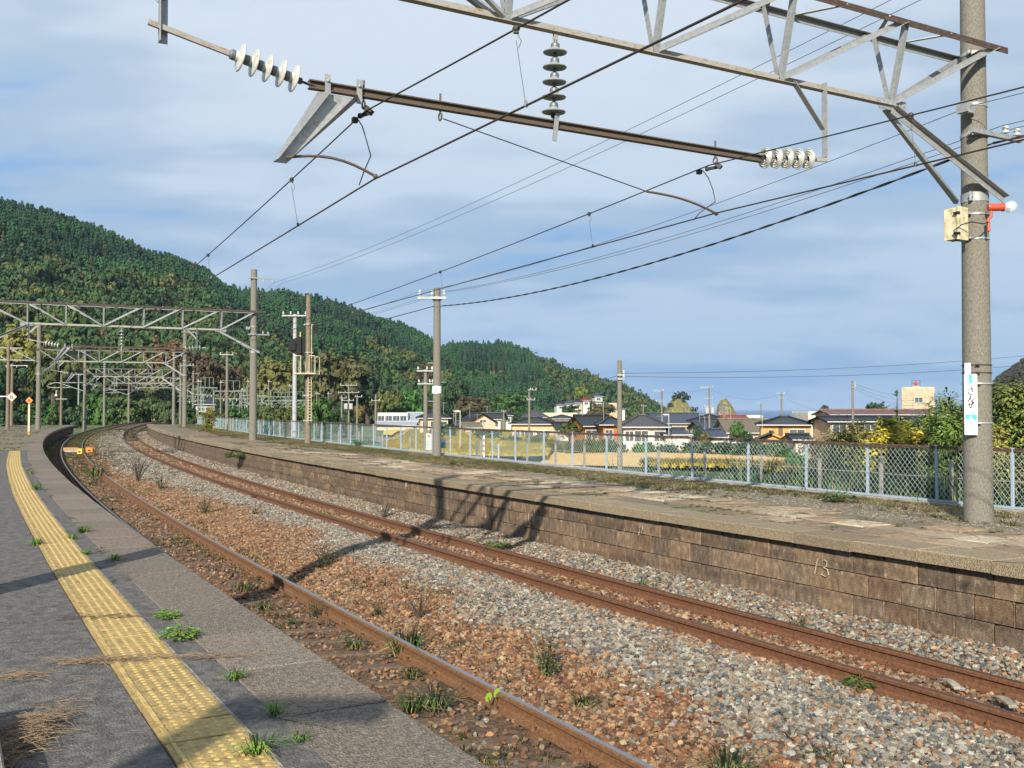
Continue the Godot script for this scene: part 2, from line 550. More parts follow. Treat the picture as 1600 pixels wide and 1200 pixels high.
func rail_section() -> Array:
	var half := [Vector2(.0, 0), Vector2(.024, -.001), Vector2(.031, -.006), Vector2(.0325, -.013), Vector2(.0325, -.038), Vector2(.009, -.052), Vector2(.0078, -.075), Vector2(.009, -.108), Vector2(.02, -.127), Vector2(.0635, -.141), Vector2(.0635, -.153)]
	var out := []
	for i in range(half.size() - 1, 0, -1):
		out.append(Vector2(-half[i].x, half[i].y))
	for p in half:
		out.append(p)
	return out

func build_track() -> void:
	# trackbed
	var sh := Shape.new()
	var rows := []
	var s := -8.0
	while s < 330.0:
		var r := []
		for b in BED:
			r.append(along(s, b[0], bed(s, b[0])))
		rows.append(r)
		s += .5 if s < 40.0 else 2.0
	for i in rows.size() - 1:
		for k in BED.size() - 1:
			var n: Vector3 = (rows[i + 1][k] - rows[i][k]).cross(rows[i][k + 1] - rows[i][k]).normalized()
			sh.quad(rows[i][k], rows[i + 1][k], rows[i + 1][k + 1], rows[i][k + 1], n if n.y > 0 else -n)
	structure("trackbed", sh, M.soil)
	# rails
	var tracks := [
		["single track beside the near platform, polished rail head, sleepers showing in brown soil", 2.925, 4.055, M.rail_ochre, M.rail_top, -.15],
		["rust red track beside the far platform, buried in ballast", 6.915, 8.045, M.rail, M.rail_top_rust, -.15]]
	var section := rail_section()
	var tops := [Vector2(-.024, .0015), Vector2(.024, .0015)]
	var clip := Shape.new()
	clip.block(Vector3(0, -.16, 0), Vector3(.27, .018, .13))
	clip.block(Vector3(.1, -.145, 0), Vector3(.085, .018, .12))
	clip.block(Vector3(.085, -.125, 0), Vector3(.05, .022, .055))
	clip.lathe(Transform3D(Basis(), Vector3(.09, -.12, 0)), [Vector2(.02, 0), Vector2(.02, .025), Vector2(.011, .026), Vector2(.011, .05), Vector2(0, .05)], 8)
	clip.block(Vector3(-.1, -.145, 0), Vector3(.085, .018, .12))
	clip.block(Vector3(-.085, -.125, 0), Vector3(.05, .022, .055))
	clip.lathe(Transform3D(Basis(), Vector3(-.09, -.12, 0)), [Vector2(.02, 0), Vector2(.02, .025), Vector2(.011, .026), Vector2(.011, .05), Vector2(0, .05)], 8)
	var clip_mesh := clip.mesh()
	var tie := Shape.new()
	tie.bevelled(Vector3(0, -.09, 0), Vector3(1.95, .17, .21), .02, rng, .004)
	var tie_mesh := tie.mesh()
	for t in tracks:
		var k := thing("railway_track", t[0], "railway track")
		for e in 2:
			var o: float = t[1 + e]
			var y: float = -.09 * e
			var r := part("rail", sweep(section, o, y, -8, 330, 1.0), t[3], k)
			r.set_meta("n_running_surface", 0)
			part("running_surface", sweep(tops, o, y, -8, 330, 1.0), t[4], r)
			var i := 0
			s = 1.0
			while s < 62.0:
				part("rail_clip", clip_mesh, t[3], r, fr(s, o, y + rng.randf_range(-.004, .004)) * Transform3D(Basis(Vector3.UP, rng.randf_range(-.06, .06))))
				s += .62
				i += 1
		s = 1.0
		while s < 92.0:
			var f := fr(s, (t[1] + t[2]) * .5, -.208 - rng.randf() * .012)
			f.basis = f.basis * Basis(Vector3.BACK, -.08) * Basis(Vector3.UP, rng.randf_range(-.02, .02))
			part("sleeper", tie_mesh, M.sleeper, k, f)
			s += .62
	for q in [[381, 770, 6.915, 0.0], [436, 776, 8.045, -.09]]:
		var p := on(q[0], q[1], q[3])
		var fp := Shape.new()
		for e in [-1, 1]:
			fp.block(Vector3(e * .028, -.08, 0), Vector3(.03, .07, .56))
			for k in 4:
				fp.ball(Vector3(e * .048, -.08, -.2 + k * .133), .02, 6)
		fp.block(Vector3(0, -.08, 0), Vector3(.05, .03, .5))
		var tk := get_node("railway_track_001")
		part("rail_joint_plate", fp, M.rail_top_rust, tk, fr(so(p.x, -p.z).x, q[2], q[3]))
	for q in [[1484, 1070, "pale curved piece of board between the far rails, farther of two"], [1568, 1098, "pale curved piece of board between the far rails, nearer of two"]]:
		var p := on(q[0], q[1], -.16)
		var bd := Shape.new()
		for k in 6:
			var u := k / 6.0 * PI
			bd.bar(Vector3(-cos(u) * .15, sin(u) * .035, 0), Vector3(-cos(u + PI / 6) * .15, sin(u + PI / 6) * .035, 0), .07, .012)
		single("broken_board", bd, M.kerb, q[2], "board", Transform3D(fr(so(p.x, -p.z).x).basis * Basis(Vector3.UP, 1.1), p))
	# stones
	var stones := []
	for k in 5:
		rng.seed = 300 + k
		var st := Shape.new()
		var pts := []
		for i in 6:
			for j in 4:
				var el := lerpf(-1.2, 1.2, j / 3.0)
				var az := TAU * i / 6.0 + rng.randf_range(-.35, .35)
				pts.append(Vector3(cos(el) * cos(az) * 1.1, sin(el) * .8, cos(el) * sin(az) * .8) * rng.randf_range(.58, 1.28))
		for i in 6:
			var a := i * 4
			var b := ((i + 1) % 6) * 4
			for j in 3:
				st.flat(pts[a + j], pts[b + j], pts[b + j + 1], Vector3.ZERO)
				st.flat(pts[a + j], pts[b + j + 1], pts[a + j + 1], Vector3.ZERO)
		for j in [0, 3]:
			for i in range(1, 5):
				st.flat(pts[j], pts[i * 4 + j], pts[(i + 1) * 4 + j], Vector3.ZERO)
		stones.append(st.mesh())
	rng.seed = 77
	var grey := [Color(.20, .185, .15), Color(.135, .135, .118), Color(.27, .25, .20), Color(.085, .092, .093), Color(.165, .15, .115), Color(.23, .222, .20), Color(.065, .07, .07), Color(.21, .165, .115), Color(.24, .135, .068), Color(.33, .315, .265)]
	var rust := [Color(.155, .068, .031), Color(.205, .10, .045), Color(.105, .05, .027), Color(.27, .16, .082), Color(.08, .042, .026), Color(.18, .112, .064), Color(.135, .085, .054), Color(.27, .20, .13), Color(.12, .058, .031), Color(.095, .066, .047), Color(.22, .14, .078), Color(.17, .15, .115)]
	var dark := [Color(.12, .062, .034), Color(.16, .085, .045), Color(.10, .058, .036), Color(.20, .115, .065)]
	var lots := {"grey": [[], []], "rust": [[], []], "far": [[], []]}
	var zones := [["edge", 2.15, 2.85, .10, 26.0], ["rust", 4.16, 6.83, 1.0, 116.0], ["mid", 2.98, 4.0, .16, 60.0], ["mid2", 7.0, 7.97, .42, 80.0], ["wall", 8.14, 9.02, 1.0, 112.0]]
	for z in zones:
		var area_cell := .00085
		s = -4.0
		while s < z[4]:
			var size := 1.0 if s < 22.0 else minf(1.0 + (s - 22.0) * .02, 2.2)
			var count := int(1.0 * (z[2] - z[1]) * z[3] / (area_cell * size * size))
			for i in count:
				var ss := s + rng.randf()
				var o: float = lerpf(z[1], z[2], rng.randf())
				var r := lerpf(.009, .033, pow(rng.randf(), .8)) * size
				if rng.randf() < .07:
					r *= 1.45
				var pal: Array = rust
				var edge := lerpf(4.95, 5.85, clampf((ss - 4.0) / 14.0, 0, 1)) - clampf((ss - 24.0) / 16.0, 0, 1) * 1.1 + fine.get_noise_2d(ss * 18.0, 5.0) * .5
				var to_grey := clampf((o - edge) / .55 + .5 + rng.randf_range(-.25, .25), 0, 1)
				to_grey *= 1.0 - clampf((o - 6.45) / .4, 0, 1) * .75 * (1.0 - clampf((ss - 10.0) / 10.0, 0, 1))
				if z[0] == "wall":
					to_grey = .85
				elif z[0] != "rust":
					to_grey = .05
				var keep := 1.0
				if z[0] == "rust" and o < 4.55 and ss > 14.0:
					keep = .55
				if ss > 34.0 and z[0] == "rust":
					keep *= lerpf(1.0, .22, clampf((6.2 - o) / 1.2, 0, 1) * clampf((ss - 34.0) / 20.0, 0, 1)) * (.8 if ss > 60.0 else 1.0)
				if rng.randf() > keep:
					continue
				if rng.randf() < to_grey * .96 + .02:
					pal = grey
				elif (z[0] == "mid" or z[0] == "edge") and rng.randf() < .75:
					pal = dark
				var c: Color = pal[rng.randi() % pal.size()]
				var q := rng.randf_range(.72, 1.18)
				if pal == rust:
					c = Color(c.r * 1.12, c.g * 1.07, c.b * .98)
				var b := Basis.from_euler(Vector3(rng.randf() * TAU, rng.randf() * TAU, rng.randf() * TAU)).scaled(Vector3(r, r * rng.randf_range(.6, 1.0), r))
				var key := "grey" if pal == grey else "rust"
				if z[0] == "wall":
					key = "far"
				lots[key][0].append(Transform3D(b, along(ss, o, bed(ss, o) + rng.randf_range(-.006, .024) * size)))
				lots[key][1].append(Color(c.r * q, c.g * q, c.b * q))
			s += 1.0
	var words := {"grey": "loose grey ballast stones heaped between the two tracks", "rust": "loose rust brown ballast stones between the two tracks", "far": "pale ballast stones piled along the foot of the far platform wall"}
	for key in lots:
		var heap := stuff("ballast_stones", words[key], "ballast")
		for k in 5:
			var ps := []
			var cs := []
			for i in range(k, lots[key][0].size(), 5):
				ps.append(lots[key][0][i])
				cs.append(lots[key][1][i])
			many("stones", stones[k], M.stone, ps, cs, "", "", heap)
	for q in [[112, 702.5, 24, 7, M.fence_grey, "orange and white board lying between the rails of the near track"], [125.5, 705, 8, 8, M.yellow_paint, "small yellow box on the sleepers of the near track"], [140.5, 702.5, 11, 7, M.orange_paint, "orange block fixed outside the right rail of the near track"]]:
		var p := on(q[0], q[1] + 4.0, -.16)
		var w: float = q[2] * -p.z / FOCAL
		var h: float = q[3] * -p.z / FOCAL
		var b := Shape.new()
		b.bevelled(Vector3(0, h * .5, 0), Vector3(w, h, .25), .02)
		var o := thing("track_marker", q[5], "track marker", Transform3D(Basis(), p))
		part("body", b, q[4], o)
		b = Shape.new()
		if q[2] > 20:
			b.block(Vector3(0, h * .84, .128), Vector3(w * .98, h * .28, .02))
			part("stripe", b, M.orange_paint, o)
		else:
			b.block(Vector3(0, h * .45, .128), Vector3(w * .4, h * .3, .02))
			part("reflector", b, M.dark_iron, o)
	var lid := Shape.new()
	lid.bevelled(Vector3.ZERO, Vector3(.5, .07, 1.3), .015, rng, .01)
	var lids := [[251, 688, .5], [243, 685.5, .3], [238, 683, .5], [233, 680, .2], [234, 677.5, .4]]
	for i in lids.size():
		var p := on(lids[i][0], lids[i][1], -.1)
		single("concrete_slab", lid.mesh(), M.kerb, ["first", "second", "third", "fourth", "fifth"][i] + " pale concrete slab from the front, leaning at the far platform foot", "concrete slab", Transform3D(fr(so(p.x, -p.z).x).basis * Basis(Vector3.BACK, lids[i][2]), p))

# ---------------------------------------------------------------- platforms
func ribbon(o0: float, o1: float, y: float, s0: float, s1: float, step := 1.0, wob := 0.0) -> Shape:
	var sh := Shape.new()
	var s := s0
	while s < s1 - .001:
		var e := minf(s + step, s1)
		sh.quad(along(s, o0, y), along(e, o0, y), along(e, o1, y), along(s, o1, y), Vector3.UP)
		s = e
	return sh

func near_platform() -> void:
	var pf := Node3D.new()
	pf.name = "near_platform"
	add_child(pf)
	pf.set_meta("kind", "structure")
	part("asphalt_paving", ribbon(-3.6, .925, NEAR_TOP, -8, 43, .5), M.asphalt, pf)
	part("asphalt_strip", ribbon(1.325, 1.53, NEAR_TOP - .002, -8, 43, .5), M.asphalt, pf)
	part("earth_surface", ribbon(-3.6, 1.53, NEAR_TOP - .004, 43, 111, 1.0), M.earth_path, pf)
	part("grout_bed", ribbon(.925, 1.325, NEAR_TOP - .004, -8, 43, .5), M.dirty_joint, pf)
	part("pale_grout", ribbon(1.318, 1.336, NEAR_TOP + .004, -8, 43, .5), M.kerb, pf)
	# tactile paving
	var tiles := []
	var dot_prof := [Vector2(.017, 0), Vector2(.0145, .0028), Vector2(.0095, .0046), Vector2(0, .005)]
	var dots := Shape.new()
	for i in 5:
		for j in 5:
			dots.lathe(Transform3D(Basis(), Vector3(-.085 + i * .06, .0078, -.12 + j * .06)), dot_prof, 8)
	dots.bevelled(Vector3(-.155, .0105, 0), Vector3(.03, .006, .275), .003)
	var dots_mesh := dots.mesh()
	for v in 2:
		var t := Shape.new()
		t.bevelled(Vector3(0, -.012, 0), Vector3(.386, .04, .283), .002)
		tiles.append(t.mesh())
	rng.seed = 41
	var i := 0
	var s := -4.0
	while s < 42.0:
		var f := fr(s, 1.125 + fine.get_noise_1d(s * 9.0) * .012, NEAR_TOP + rng.randf_range(.0, .004))
		f.basis = f.basis * Basis.from_euler(Vector3(rng.randf_range(-.006, .006), rng.randf_range(-.008, .008), rng.randf_range(-.006, .006)))
		var tile := part("tactile_tile", tiles[i % 2], M.tactile[rng.randi() % 4], pf, f)
		part("raised_dots", dots_mesh, M.tactile_dot, tile)
		s += .3
		i += 1
	# edge coping
	rng.seed = 42
	s = -6.0
	i = 0
	while s < 111.0:
		var l := 1.0
		var c := Shape.new()
		var o1 := 2.115 if s < 105.0 else 2.2
		c.bevelled(Vector3(0, -.075, 0), Vector3(o1 - 1.515, .15, l - .012), .007, rng, .003)
		part("coping_slab", c, M.copings[rng.randi() % 4], pf, fr(s + l * .5, (1.515 + o1) * .5, NEAR_TOP + .004 + rng.randf_range(-.003, .004)) * Transform3D(Basis.from_euler(Vector3(0, 0, rng.randf_range(-.006, .006)))))
		s += l
	# wall under the coping
	var blk := Shape.new()
	blk.bevelled(Vector3.ZERO, Vector3(.12, .25, .44), .012, rng, .003)
	var bm := blk.mesh()
	part("wall_core", sweep([Vector2(0, -.9), Vector2(0, -.14)], 1.93, NEAR_TOP, -6, 111, 1.0), M.mortar, pf)
	var rest := Shape.new()
	for row in 4:
		s = 40.0
		while s < 111.0:
			part("wall_block", bm, M.blocks[[2, 5, 7, 3][rng.randi() % 4]], pf, fr(s + row % 2 * .225, 1.925, NEAR_TOP - .285 - row * .255))
			s += .9 if s < 70 else .45
			if part_count(pf, "wall_block") > 295:
				break
	part("end_wall", sweep([Vector2(-5.7, 0), Vector2(0, 0), Vector2(.0, -.2), Vector2(.3, -1.1)], 2.2, NEAR_TOP - .006, 111.0, 111.6, .6), M.copings[0], pf)
	# concrete base with dry grass in the corner of the picture
	var b := Shape.new()
	b.bevelled(Vector3(0, .05, 0), Vector3(.6, .22, 2.6), .015, rng, .004)
	single("concrete_block", b, M.kerb, "pale concrete base block at the lower left corner of the picture", "concrete block", fr(4.3, -.035, NEAR_TOP) )

func part_count(o: Node, called: String) -> int:
	return o.get_meta("n_" + called, 0)

func far_platform() -> void:
	var pf := Node3D.new()
	pf.name = "far_platform"
	add_child(pf)
	pf.set_meta("kind", "structure")
	var y := FAR_TOP
	part("gravel_surface", ribbon(9.6, 13.9, y - .02, -12, 108, 1.0), M.earth_path, pf)
	part("wall_core", sweep([Vector2(0, -1.3), Vector2(0, -.1)], 9.17, y, -12, 108, 1.0), M.mortar, pf)
	part("back_wall", sweep([Vector2(0, 0), Vector2(0, -1.6)], 13.9, y - .02, -12, 108, 1.0), M.kerb, pf)
	part("end_ramp", sweep([Vector2(0, 0), Vector2(4.7, 0), Vector2(4.7, -1.2)], 9.15, y - .03, 108, 108.8, .8), M.earth_path, pf)
	# wall blocks, four courses
	var shapes := []
	rng.seed = 51
	for k in 5:
		var b := Shape.new()
		b.bevelled(Vector3.ZERO, Vector3(.15, .239, .438), .012, rng, .006)
		shapes.append(b.mesh())
	var rest := []
	for k in 4:
		rest.append(Shape.new())
	for row in 4:
		var s := .6 + (row % 2) * .225
		while s < 108.0:
			var f := fr(s, 9.165 + rng.randf_range(-.005, .007), y - .13 - .128 - row * .252)
			f.basis = f.basis * Basis.from_euler(Vector3(rng.randf_range(-.006, .006), rng.randf_range(-.012, .012), rng.randf_range(-.008, .008)))
			if s < 34.3:
				part("wall_block", shapes[rng.randi() % 5], M.blocks[rng.randi() % 8], pf, f)
			else:
				rest[rng.randi() % 4].box(f, Vector3(.15, .243, .442))
			s += .452
	for k in 4:
		part("far_wall_blocks", rest[k], M.blocks[[0, 2, 3, 7][k]], pf).set_meta("kind", "stuff")
	# coping
	rng.seed = 52
	var s := -1.0
	while s < 108.0:
		var l := 0.9 if s < 30.0 else 1.8
		var c := Shape.new()
		c.bevelled(Vector3(0, -.065, 0), Vector3(.62, .13, l - .008), .012, rng, .006)
		part("coping_slab", c, M.far_copings[rng.randi() % 3], pf, fr(s + l * .5, 9.3 + rng.randf_range(-.006, .006), y + rng.randf_range(-.004, .004)) * Transform3D(Basis(Vector3.BACK, rng.randf_range(-.008, .008))))
		s += l
	# paving flags behind it
	var flag := []
	for k in 4:
		var c := Shape.new()
		c.bevelled(Vector3(0, -.03, 0), Vector3(.565, .06, .575), .012, rng, .006)
		flag.append(c.mesh())
	var plain_flags := Shape.new()
	for row in 3:
		s = row * .21
		while s < 64.0:
			var o := 9.915 + row * .6
			var f := fr(s, o, y + rng.randf_range(-.016, .006))
			f.basis = f.basis * Basis.from_euler(Vector3(rng.randf_range(-.014, .014), rng.randf_range(-.01, .01), rng.randf_range(-.014, .014)))
			var gone := fine.get_noise_2d(s * 7.0, o * 25.0) > (.32 - row * .1 - clampf((s - 24.0) / 30.0, 0, 1) * .35)
			if not gone:
				if s < 40.0:
					part("paving_flag", flag[rng.randi() % 4], M.flags[rng.randi() % 5], pf, f)
				else:
					plain_flags.box(f * Transform3D(Basis(), Vector3(0, -.03, 0)), Vector3(.57, .06, .585))
			s += .6
	part("far_paving_flags", plain_flags, M.flags[2], pf).set_meta("kind", "stuff")
	# kerb under the fence
	part("fence_kerb", sweep([Vector2(-.11, -.05), Vector2(-.11, .01), Vector2(-.09, .025), Vector2(.09, .025), Vector2(.11, .01), Vector2(.11, -.6)], 13.72, y, -1, 108, 1.0), M.kerb, pf)
	# loose grit on the far side
	rng.seed = 53
	var grit := Shape.new()
	grit.flat(Vector3(1, 0, 0), Vector3(0, .7, 0), Vector3(-.4, 0, .9), Vector3.ZERO)
	grit.flat(Vector3(-.4, 0, .9), Vector3(0, .7, 0), Vector3(-.6, 0, -.8), Vector3.ZERO)
	grit.flat(Vector3(-.6, 0, -.8), Vector3(0, .7, 0), Vector3(1, 0, 0), Vector3.ZERO)
	var ps := []
	var cs := []
	for i in 15000:
		s = 4.0 + rng.randf() * rng.randf() * 60.0
		var o := rng.randf_range(11.3, 13.6)
		var r := rng.randf_range(.006, .02) * (1.6 if rng.randf() < .05 else 1.0)
		ps.append(Transform3D(Basis(Vector3.UP, rng.randf() * TAU).scaled(Vector3(r, r * .8, r)), along(s, o, y - .021)))
		var q := rng.randf_range(.5, 1.3)
		cs.append(Color(.24 * q, .215 * q, .17 * q))
	many("grit", grit.mesh(), M.stone, ps, cs, "fine grit scattered in front of the fence on the far platform", "grit")
	chalk(pf)

func chalk(pf: Node3D) -> void:                       # numbers and a mark brushed on the wall blocks
	var strokes := [
		[1285, 886, .23, [[[.22, .9], [.02, .12]], [[.5, .8], [.68, .9], [.86, .8], [.82, .6], [.62, .52], [.88, .42], [.95, .2], [.76, .05], [.5, .12]]]],
		[1002, 829, .17, [[[.25, .85], [.2, .3]], [[.4, .8], [.6, .85], [.7, .65], [.45, .3], [.8, .3]]]],
		[999, 835, .10, [[[.3, .3], [.6, .5], [.4, .8], [.7, .9]]]],
		[831, 807, .25, [[[1.0, 1.0], [.5, .95], [.1, .7], [.0, .3], [.2, .0], [.7, .0], [.95, .3], [.9, 1.0]], [[.2, .3], [.55, .65], [.62, .4], [.85, .35], [.7, .2], [.2, .3]]]],
		[635, 759, .16, [[[.2, .9], [.2, .4]], [[.5, .9], [.75, .8], [.5, .6], [.8, .45], [.5, .3]]]]]
	for q in strokes:
		# where the sight line meets the wall face
		var r := sight(q[0], q[1])
		r /= -r.z
		var d := 5.0
		var hit := Vector3.ZERO
		while d < 60.0:
			hit = Vector3(0, EYE, 0) + r * d
			if so(hit.x, d).y > 9.075:
				break
			d += .02
		var w := so(hit.x, d)
		var sh := Shape.new()
		for line in q[3]:
			for i in line.size() - 1:
				var a := Vector3(0, (line[i][1] - .5) * q[2], (line[i][0] - .5) * q[2])
				var b := Vector3(0, (line[i + 1][1] - .5) * q[2], (line[i + 1][0] - .5) * q[2])
				sh.bar(a, b + (b - a).normalized() * .008, .003, .012, Vector3.RIGHT)
		part("chalk_mark", sh, plain(lin(.52, .45, .36), .95), pf, fr(w.x, 9.077, hit.y))
# ---------------------------------------------------------------- gantries and wires
func mast_shape(h: float, r0: float, r1: float) -> Shape:
	var sh := Shape.new()
	sh.lathe(Transform3D(), [Vector2(r0, -.3), Vector2(lerpf(r0, r1, .5), h * .5), Vector2(r1, h - .02), Vector2(r1 - .02, h), Vector2(0, h)], 28)
	return sh

func band(r: float, h := .05) -> Shape:
	var sh := Shape.new()
	sh.lathe(Transform3D(), [Vector2(r - .01, -h * .5), Vector2(r + .008, -h * .5), Vector2(r + .008, h * .5), Vector2(r - .01, h * .5)], 24)
	for k in [-1, 1]:
		sh.block(Vector3(k * (r + .035), 0, 0), Vector3(.06, h, .03))
		sh.lathe(Transform3D(Basis(Vector3.RIGHT, PI / 2), Vector3(k * (r + .045), 0, -.03)), [Vector2(0, 0), Vector2(.012, 0), Vector2(.012, .06), Vector2(0, .06)], 6)
	return sh

const NODES := [1.45, 3.12, 4.8, 6.64, 8.48, 10.38]
func gantry(s: float, o_left: float, o_right: float, base: float, label: String, detail: bool, shift := 0.0) -> Node3D:
	var g := thing("overhead_gantry", label, "railway gantry", fr(s), "gantries over the tracks")
	var yb := 6.1
	var yt := 7.12
	var w := .3
	for e in 2:
		var o := o_right if e else o_left
		var h := 9.2 - base
		var mt := part("mast", mast_shape(h, .19, .15), M.mast, g, Transform3D(Basis(), Vector3(o, base, 0)))
		for y in ([5.1, 5.95, 6.35, 7.05, 8.75] if e else [5.1, 7.05]):
			part("mast_band", band(lerpf(.19, .15, (y - base) / h), .05 if y != 5.1 else .12), M.steel, mt, Transform3D(Basis(Vector3.UP, .4), Vector3(0, y - base, 0)))
	var wide := (o_right - shift) / 12.05
	var nodes := []
	for x in NODES:
		nodes.append(shift + x * wide)
	for z in [-w, w]:
		var sh := Shape.new()
		sh.angle_iron(Vector3(o_left - .25, yt, z), Vector3(o_right + .32, yt, z), .075, Vector3(0, 0, -signf(z)), Vector3.DOWN)
		part("top_chord", sh, M.chord_dark if z > 0 else M.steel, g)
	var sb := Shape.new()
	sb.angle_iron(Vector3(nodes[0] - .1, yb, 0), Vector3(nodes[5] + .1, yb, 0), .085, Vector3(0, 0, 1), Vector3.UP)
	part("bottom_chord", sb, M.steel_rusty, g)
	for i in 6:
		for z in [-w, w]:
			var sh := Shape.new()
			sh.angle_iron(Vector3(nodes[i], yb + .02, z * .1), Vector3(nodes[i], yt, z * .92), .06, Vector3.RIGHT, Vector3(0, 0, -signf(z)))
			part("web_post", sh, M.steel, g)
		var far_ends := []
		if i >= 2:
			far_ends.append(nodes[i + 1] if i < 5 else o_right + .12)
		if i <= 2:
			far_ends.append(nodes[i - 1] if i > 0 else o_left - .12)
		for x in far_ends:
			for z in [-w, w]:
				var sh := Shape.new()
				sh.angle_iron(Vector3(nodes[i] + signf(x - nodes[i]) * .06, yb + .04, z * .12), Vector3(x, yt - .03, z * .9), .06, Vector3(0, 0, signf(z)), Vector3.UP)
				part("web_diagonal", sh, M.steel, g)
		if detail:
			var sh := Shape.new()
			sh.bar(Vector3(nodes[i] + .5, yt - .02, -w), Vector3(nodes[i] + .85, yt - .02, w), .05, .012)
			sh.bar(Vector3(nodes[i] - .35, yt - .02, w), Vector3(nodes[i] + .1, yt - .02, -w), .05, .012)
			part("cross_tie", sh, M.steel, g)
	for e in 2:
		var o := o_right if e else o_left
		var from: float = nodes[5] if e else nodes[0]
		for z in [-.26, .26]:
			var sh := Shape.new()
			var foot := Vector3(o + (.26 if e else -.26), 5.1, z) if z > 0 and detail else Vector3(o + (.0 if e else .08), 5.08, z)
			sh.angle_iron(Vector3(from, yb - .02, z * .2), foot, .085 if z > 0 else .055, Vector3(0, 0, signf(z)), Vector3.DOWN if z > 0 else Vector3.UP)
			part("knee_brace", sh, M.steel, g)
		var gp := Shape.new()
		gp.block(Vector3(from, yb + .01, .05), Vector3(.5, .14, .012))
		for k in 6:
			gp.ball(Vector3(from - .2 + k * .08, yb + .02, .06), .014, 6)
		part("gusset_plate", gp, M.steel, g)
	# hangers for the insulators
	for e in 2:
		var sh := Shape.new()
		var x: float = nodes[4] + .66 if e else nodes[0] + .06
		sh.angle_iron(Vector3(x, yb + .08, .05), Vector3(x, 5.28, .05), .075, Vector3.RIGHT, Vector3(0, 0, 1))
		part("hanger_post", sh, M.steel, g)
		sh = Shape.new()
		sh.angle_iron(Vector3(x + (-.48 if e else .52), yb + .02, .03), Vector3(x, 5.62, .03), .07, Vector3(0, 0, 1), Vector3.UP)
		part("hanger_brace", sh, M.steel, g)
	# arms on the right mast
	for q in [[8.75, .75, 2], [5.95, .55, 2]]:
		var sh := Shape.new()
		sh.bar(Vector3(o_right - .3, q[0], .18), Vector3(o_right + .2 + q[1], q[0], .18), .06, .06)
		part("crossarm", sh, M.steel, g)
		for k in q[2]:
			var ins := Shape.new()
			var x: float = o_right + .42 + k * (q[1] - .3) if q[1] < .7 else o_right + .45 + k * .42
			var up := 1.0 if q[1] < .7 else -1.0
			ins.lathe(Transform3D(Basis().scaled(Vector3(1, up, 1)), Vector3(x, q[0], .18)), [Vector2(.012, 0), Vector2(.012, .05), Vector2(.05, .06), Vector2(.05, .085), Vector2(.03, .1), Vector2(.045, .12), Vector2(.04, .15), Vector2(0, .16)], 10)
			part("pin_insulator", ins, M.porcelain, g)
	if detail:
		var sh := Shape.new()
		sh.block(Vector3(o_right - .27, 6.27, .1), Vector3(.16, .09, .12))
		sh.block(Vector3(o_right - .36, 6.27, .1), Vector3(.06, .15, .16))
		sh.block(Vector3(o_right - .3, 6.2, .17), Vector3(.1, .04, .05))
		part("cable_clamp", sh, M.steel, g)
	return g

func discs(n: int, pitch: float, r: float) -> Array:       # cap-and-pin insulator: discs and their caps
	var a := Shape.new()
	var b := Shape.new()
	for k in n:
		var y := -k * pitch
		a.lathe(Transform3D(Basis(), Vector3(0, y, 0)), [Vector2(.03, -.004), Vector2(.045, -.02), Vector2(.055, -.006), Vector2(.07, -.022), Vector2(.08, -.008), Vector2(.098, -.022), Vector2(.106, -.010), Vector2(r - .005, -.016), Vector2(r, -.009), Vector2(r - .004, -.001), Vector2(r * .75, .008), Vector2(.05, .016), Vector2(.043, .04), Vector2(.04, .05)], 22)
		b.lathe(Transform3D(Basis(), Vector3(0, y, 0)), [Vector2(.03, .035), Vector2(.046, .045), Vector2(.044, .075), Vector2(.028, .09), Vector2(.016, .098), Vector2(.012, pitch - .02), Vector2(0, pitch - .02)], 14)
	return [a, b]

func aim(p: Vector3, q: Vector3) -> Transform3D:           # y axis from q up to p, origin p
	var y := (p - q).normalized()
	var x := y.cross(Vector3(0, 0, 1)).normalized()
	return Transform3D(Basis(x, y, x.cross(y)), p)

func insulator(s: float, p: Vector3, q: Vector3, n: int, rod: float, label: String, group: String, mat: Material, lead := 0.0) -> void:
	var f := fr(s)
	var t := thing("insulator_string", label, "insulator", f * aim(p, q), group)
	var l := (q - p).length()
	var pitch := (l - rod - .06 - lead) / n
	var d := discs(n, pitch, .125)
	part("discs", d[0], mat, t, Transform3D(Basis(), Vector3(0, -rod - pitch * .75, 0)))
	part("caps", d[1], M.cap, t, Transform3D(Basis(), Vector3(0, -rod - pitch * .75, 0)))
	if rod > .02:
		var b := Shape.new()
		b.bar(Vector3(0, .06, 0), Vector3(0, -rod, 0), .045, .03, Vector3.BACK)
		part("strap", b, M.steel_rusty, t)
	var e := Shape.new()
	e.tube([Vector3(0, -l + .05 + lead, 0), Vector3(0, -l - .02, 0)], .012, 6)
	e.block(Vector3(0, -l + .05 + lead * .8, 0), Vector3(.05, .04, .03))
	part("end_fitting", e, M.dark_iron, t)

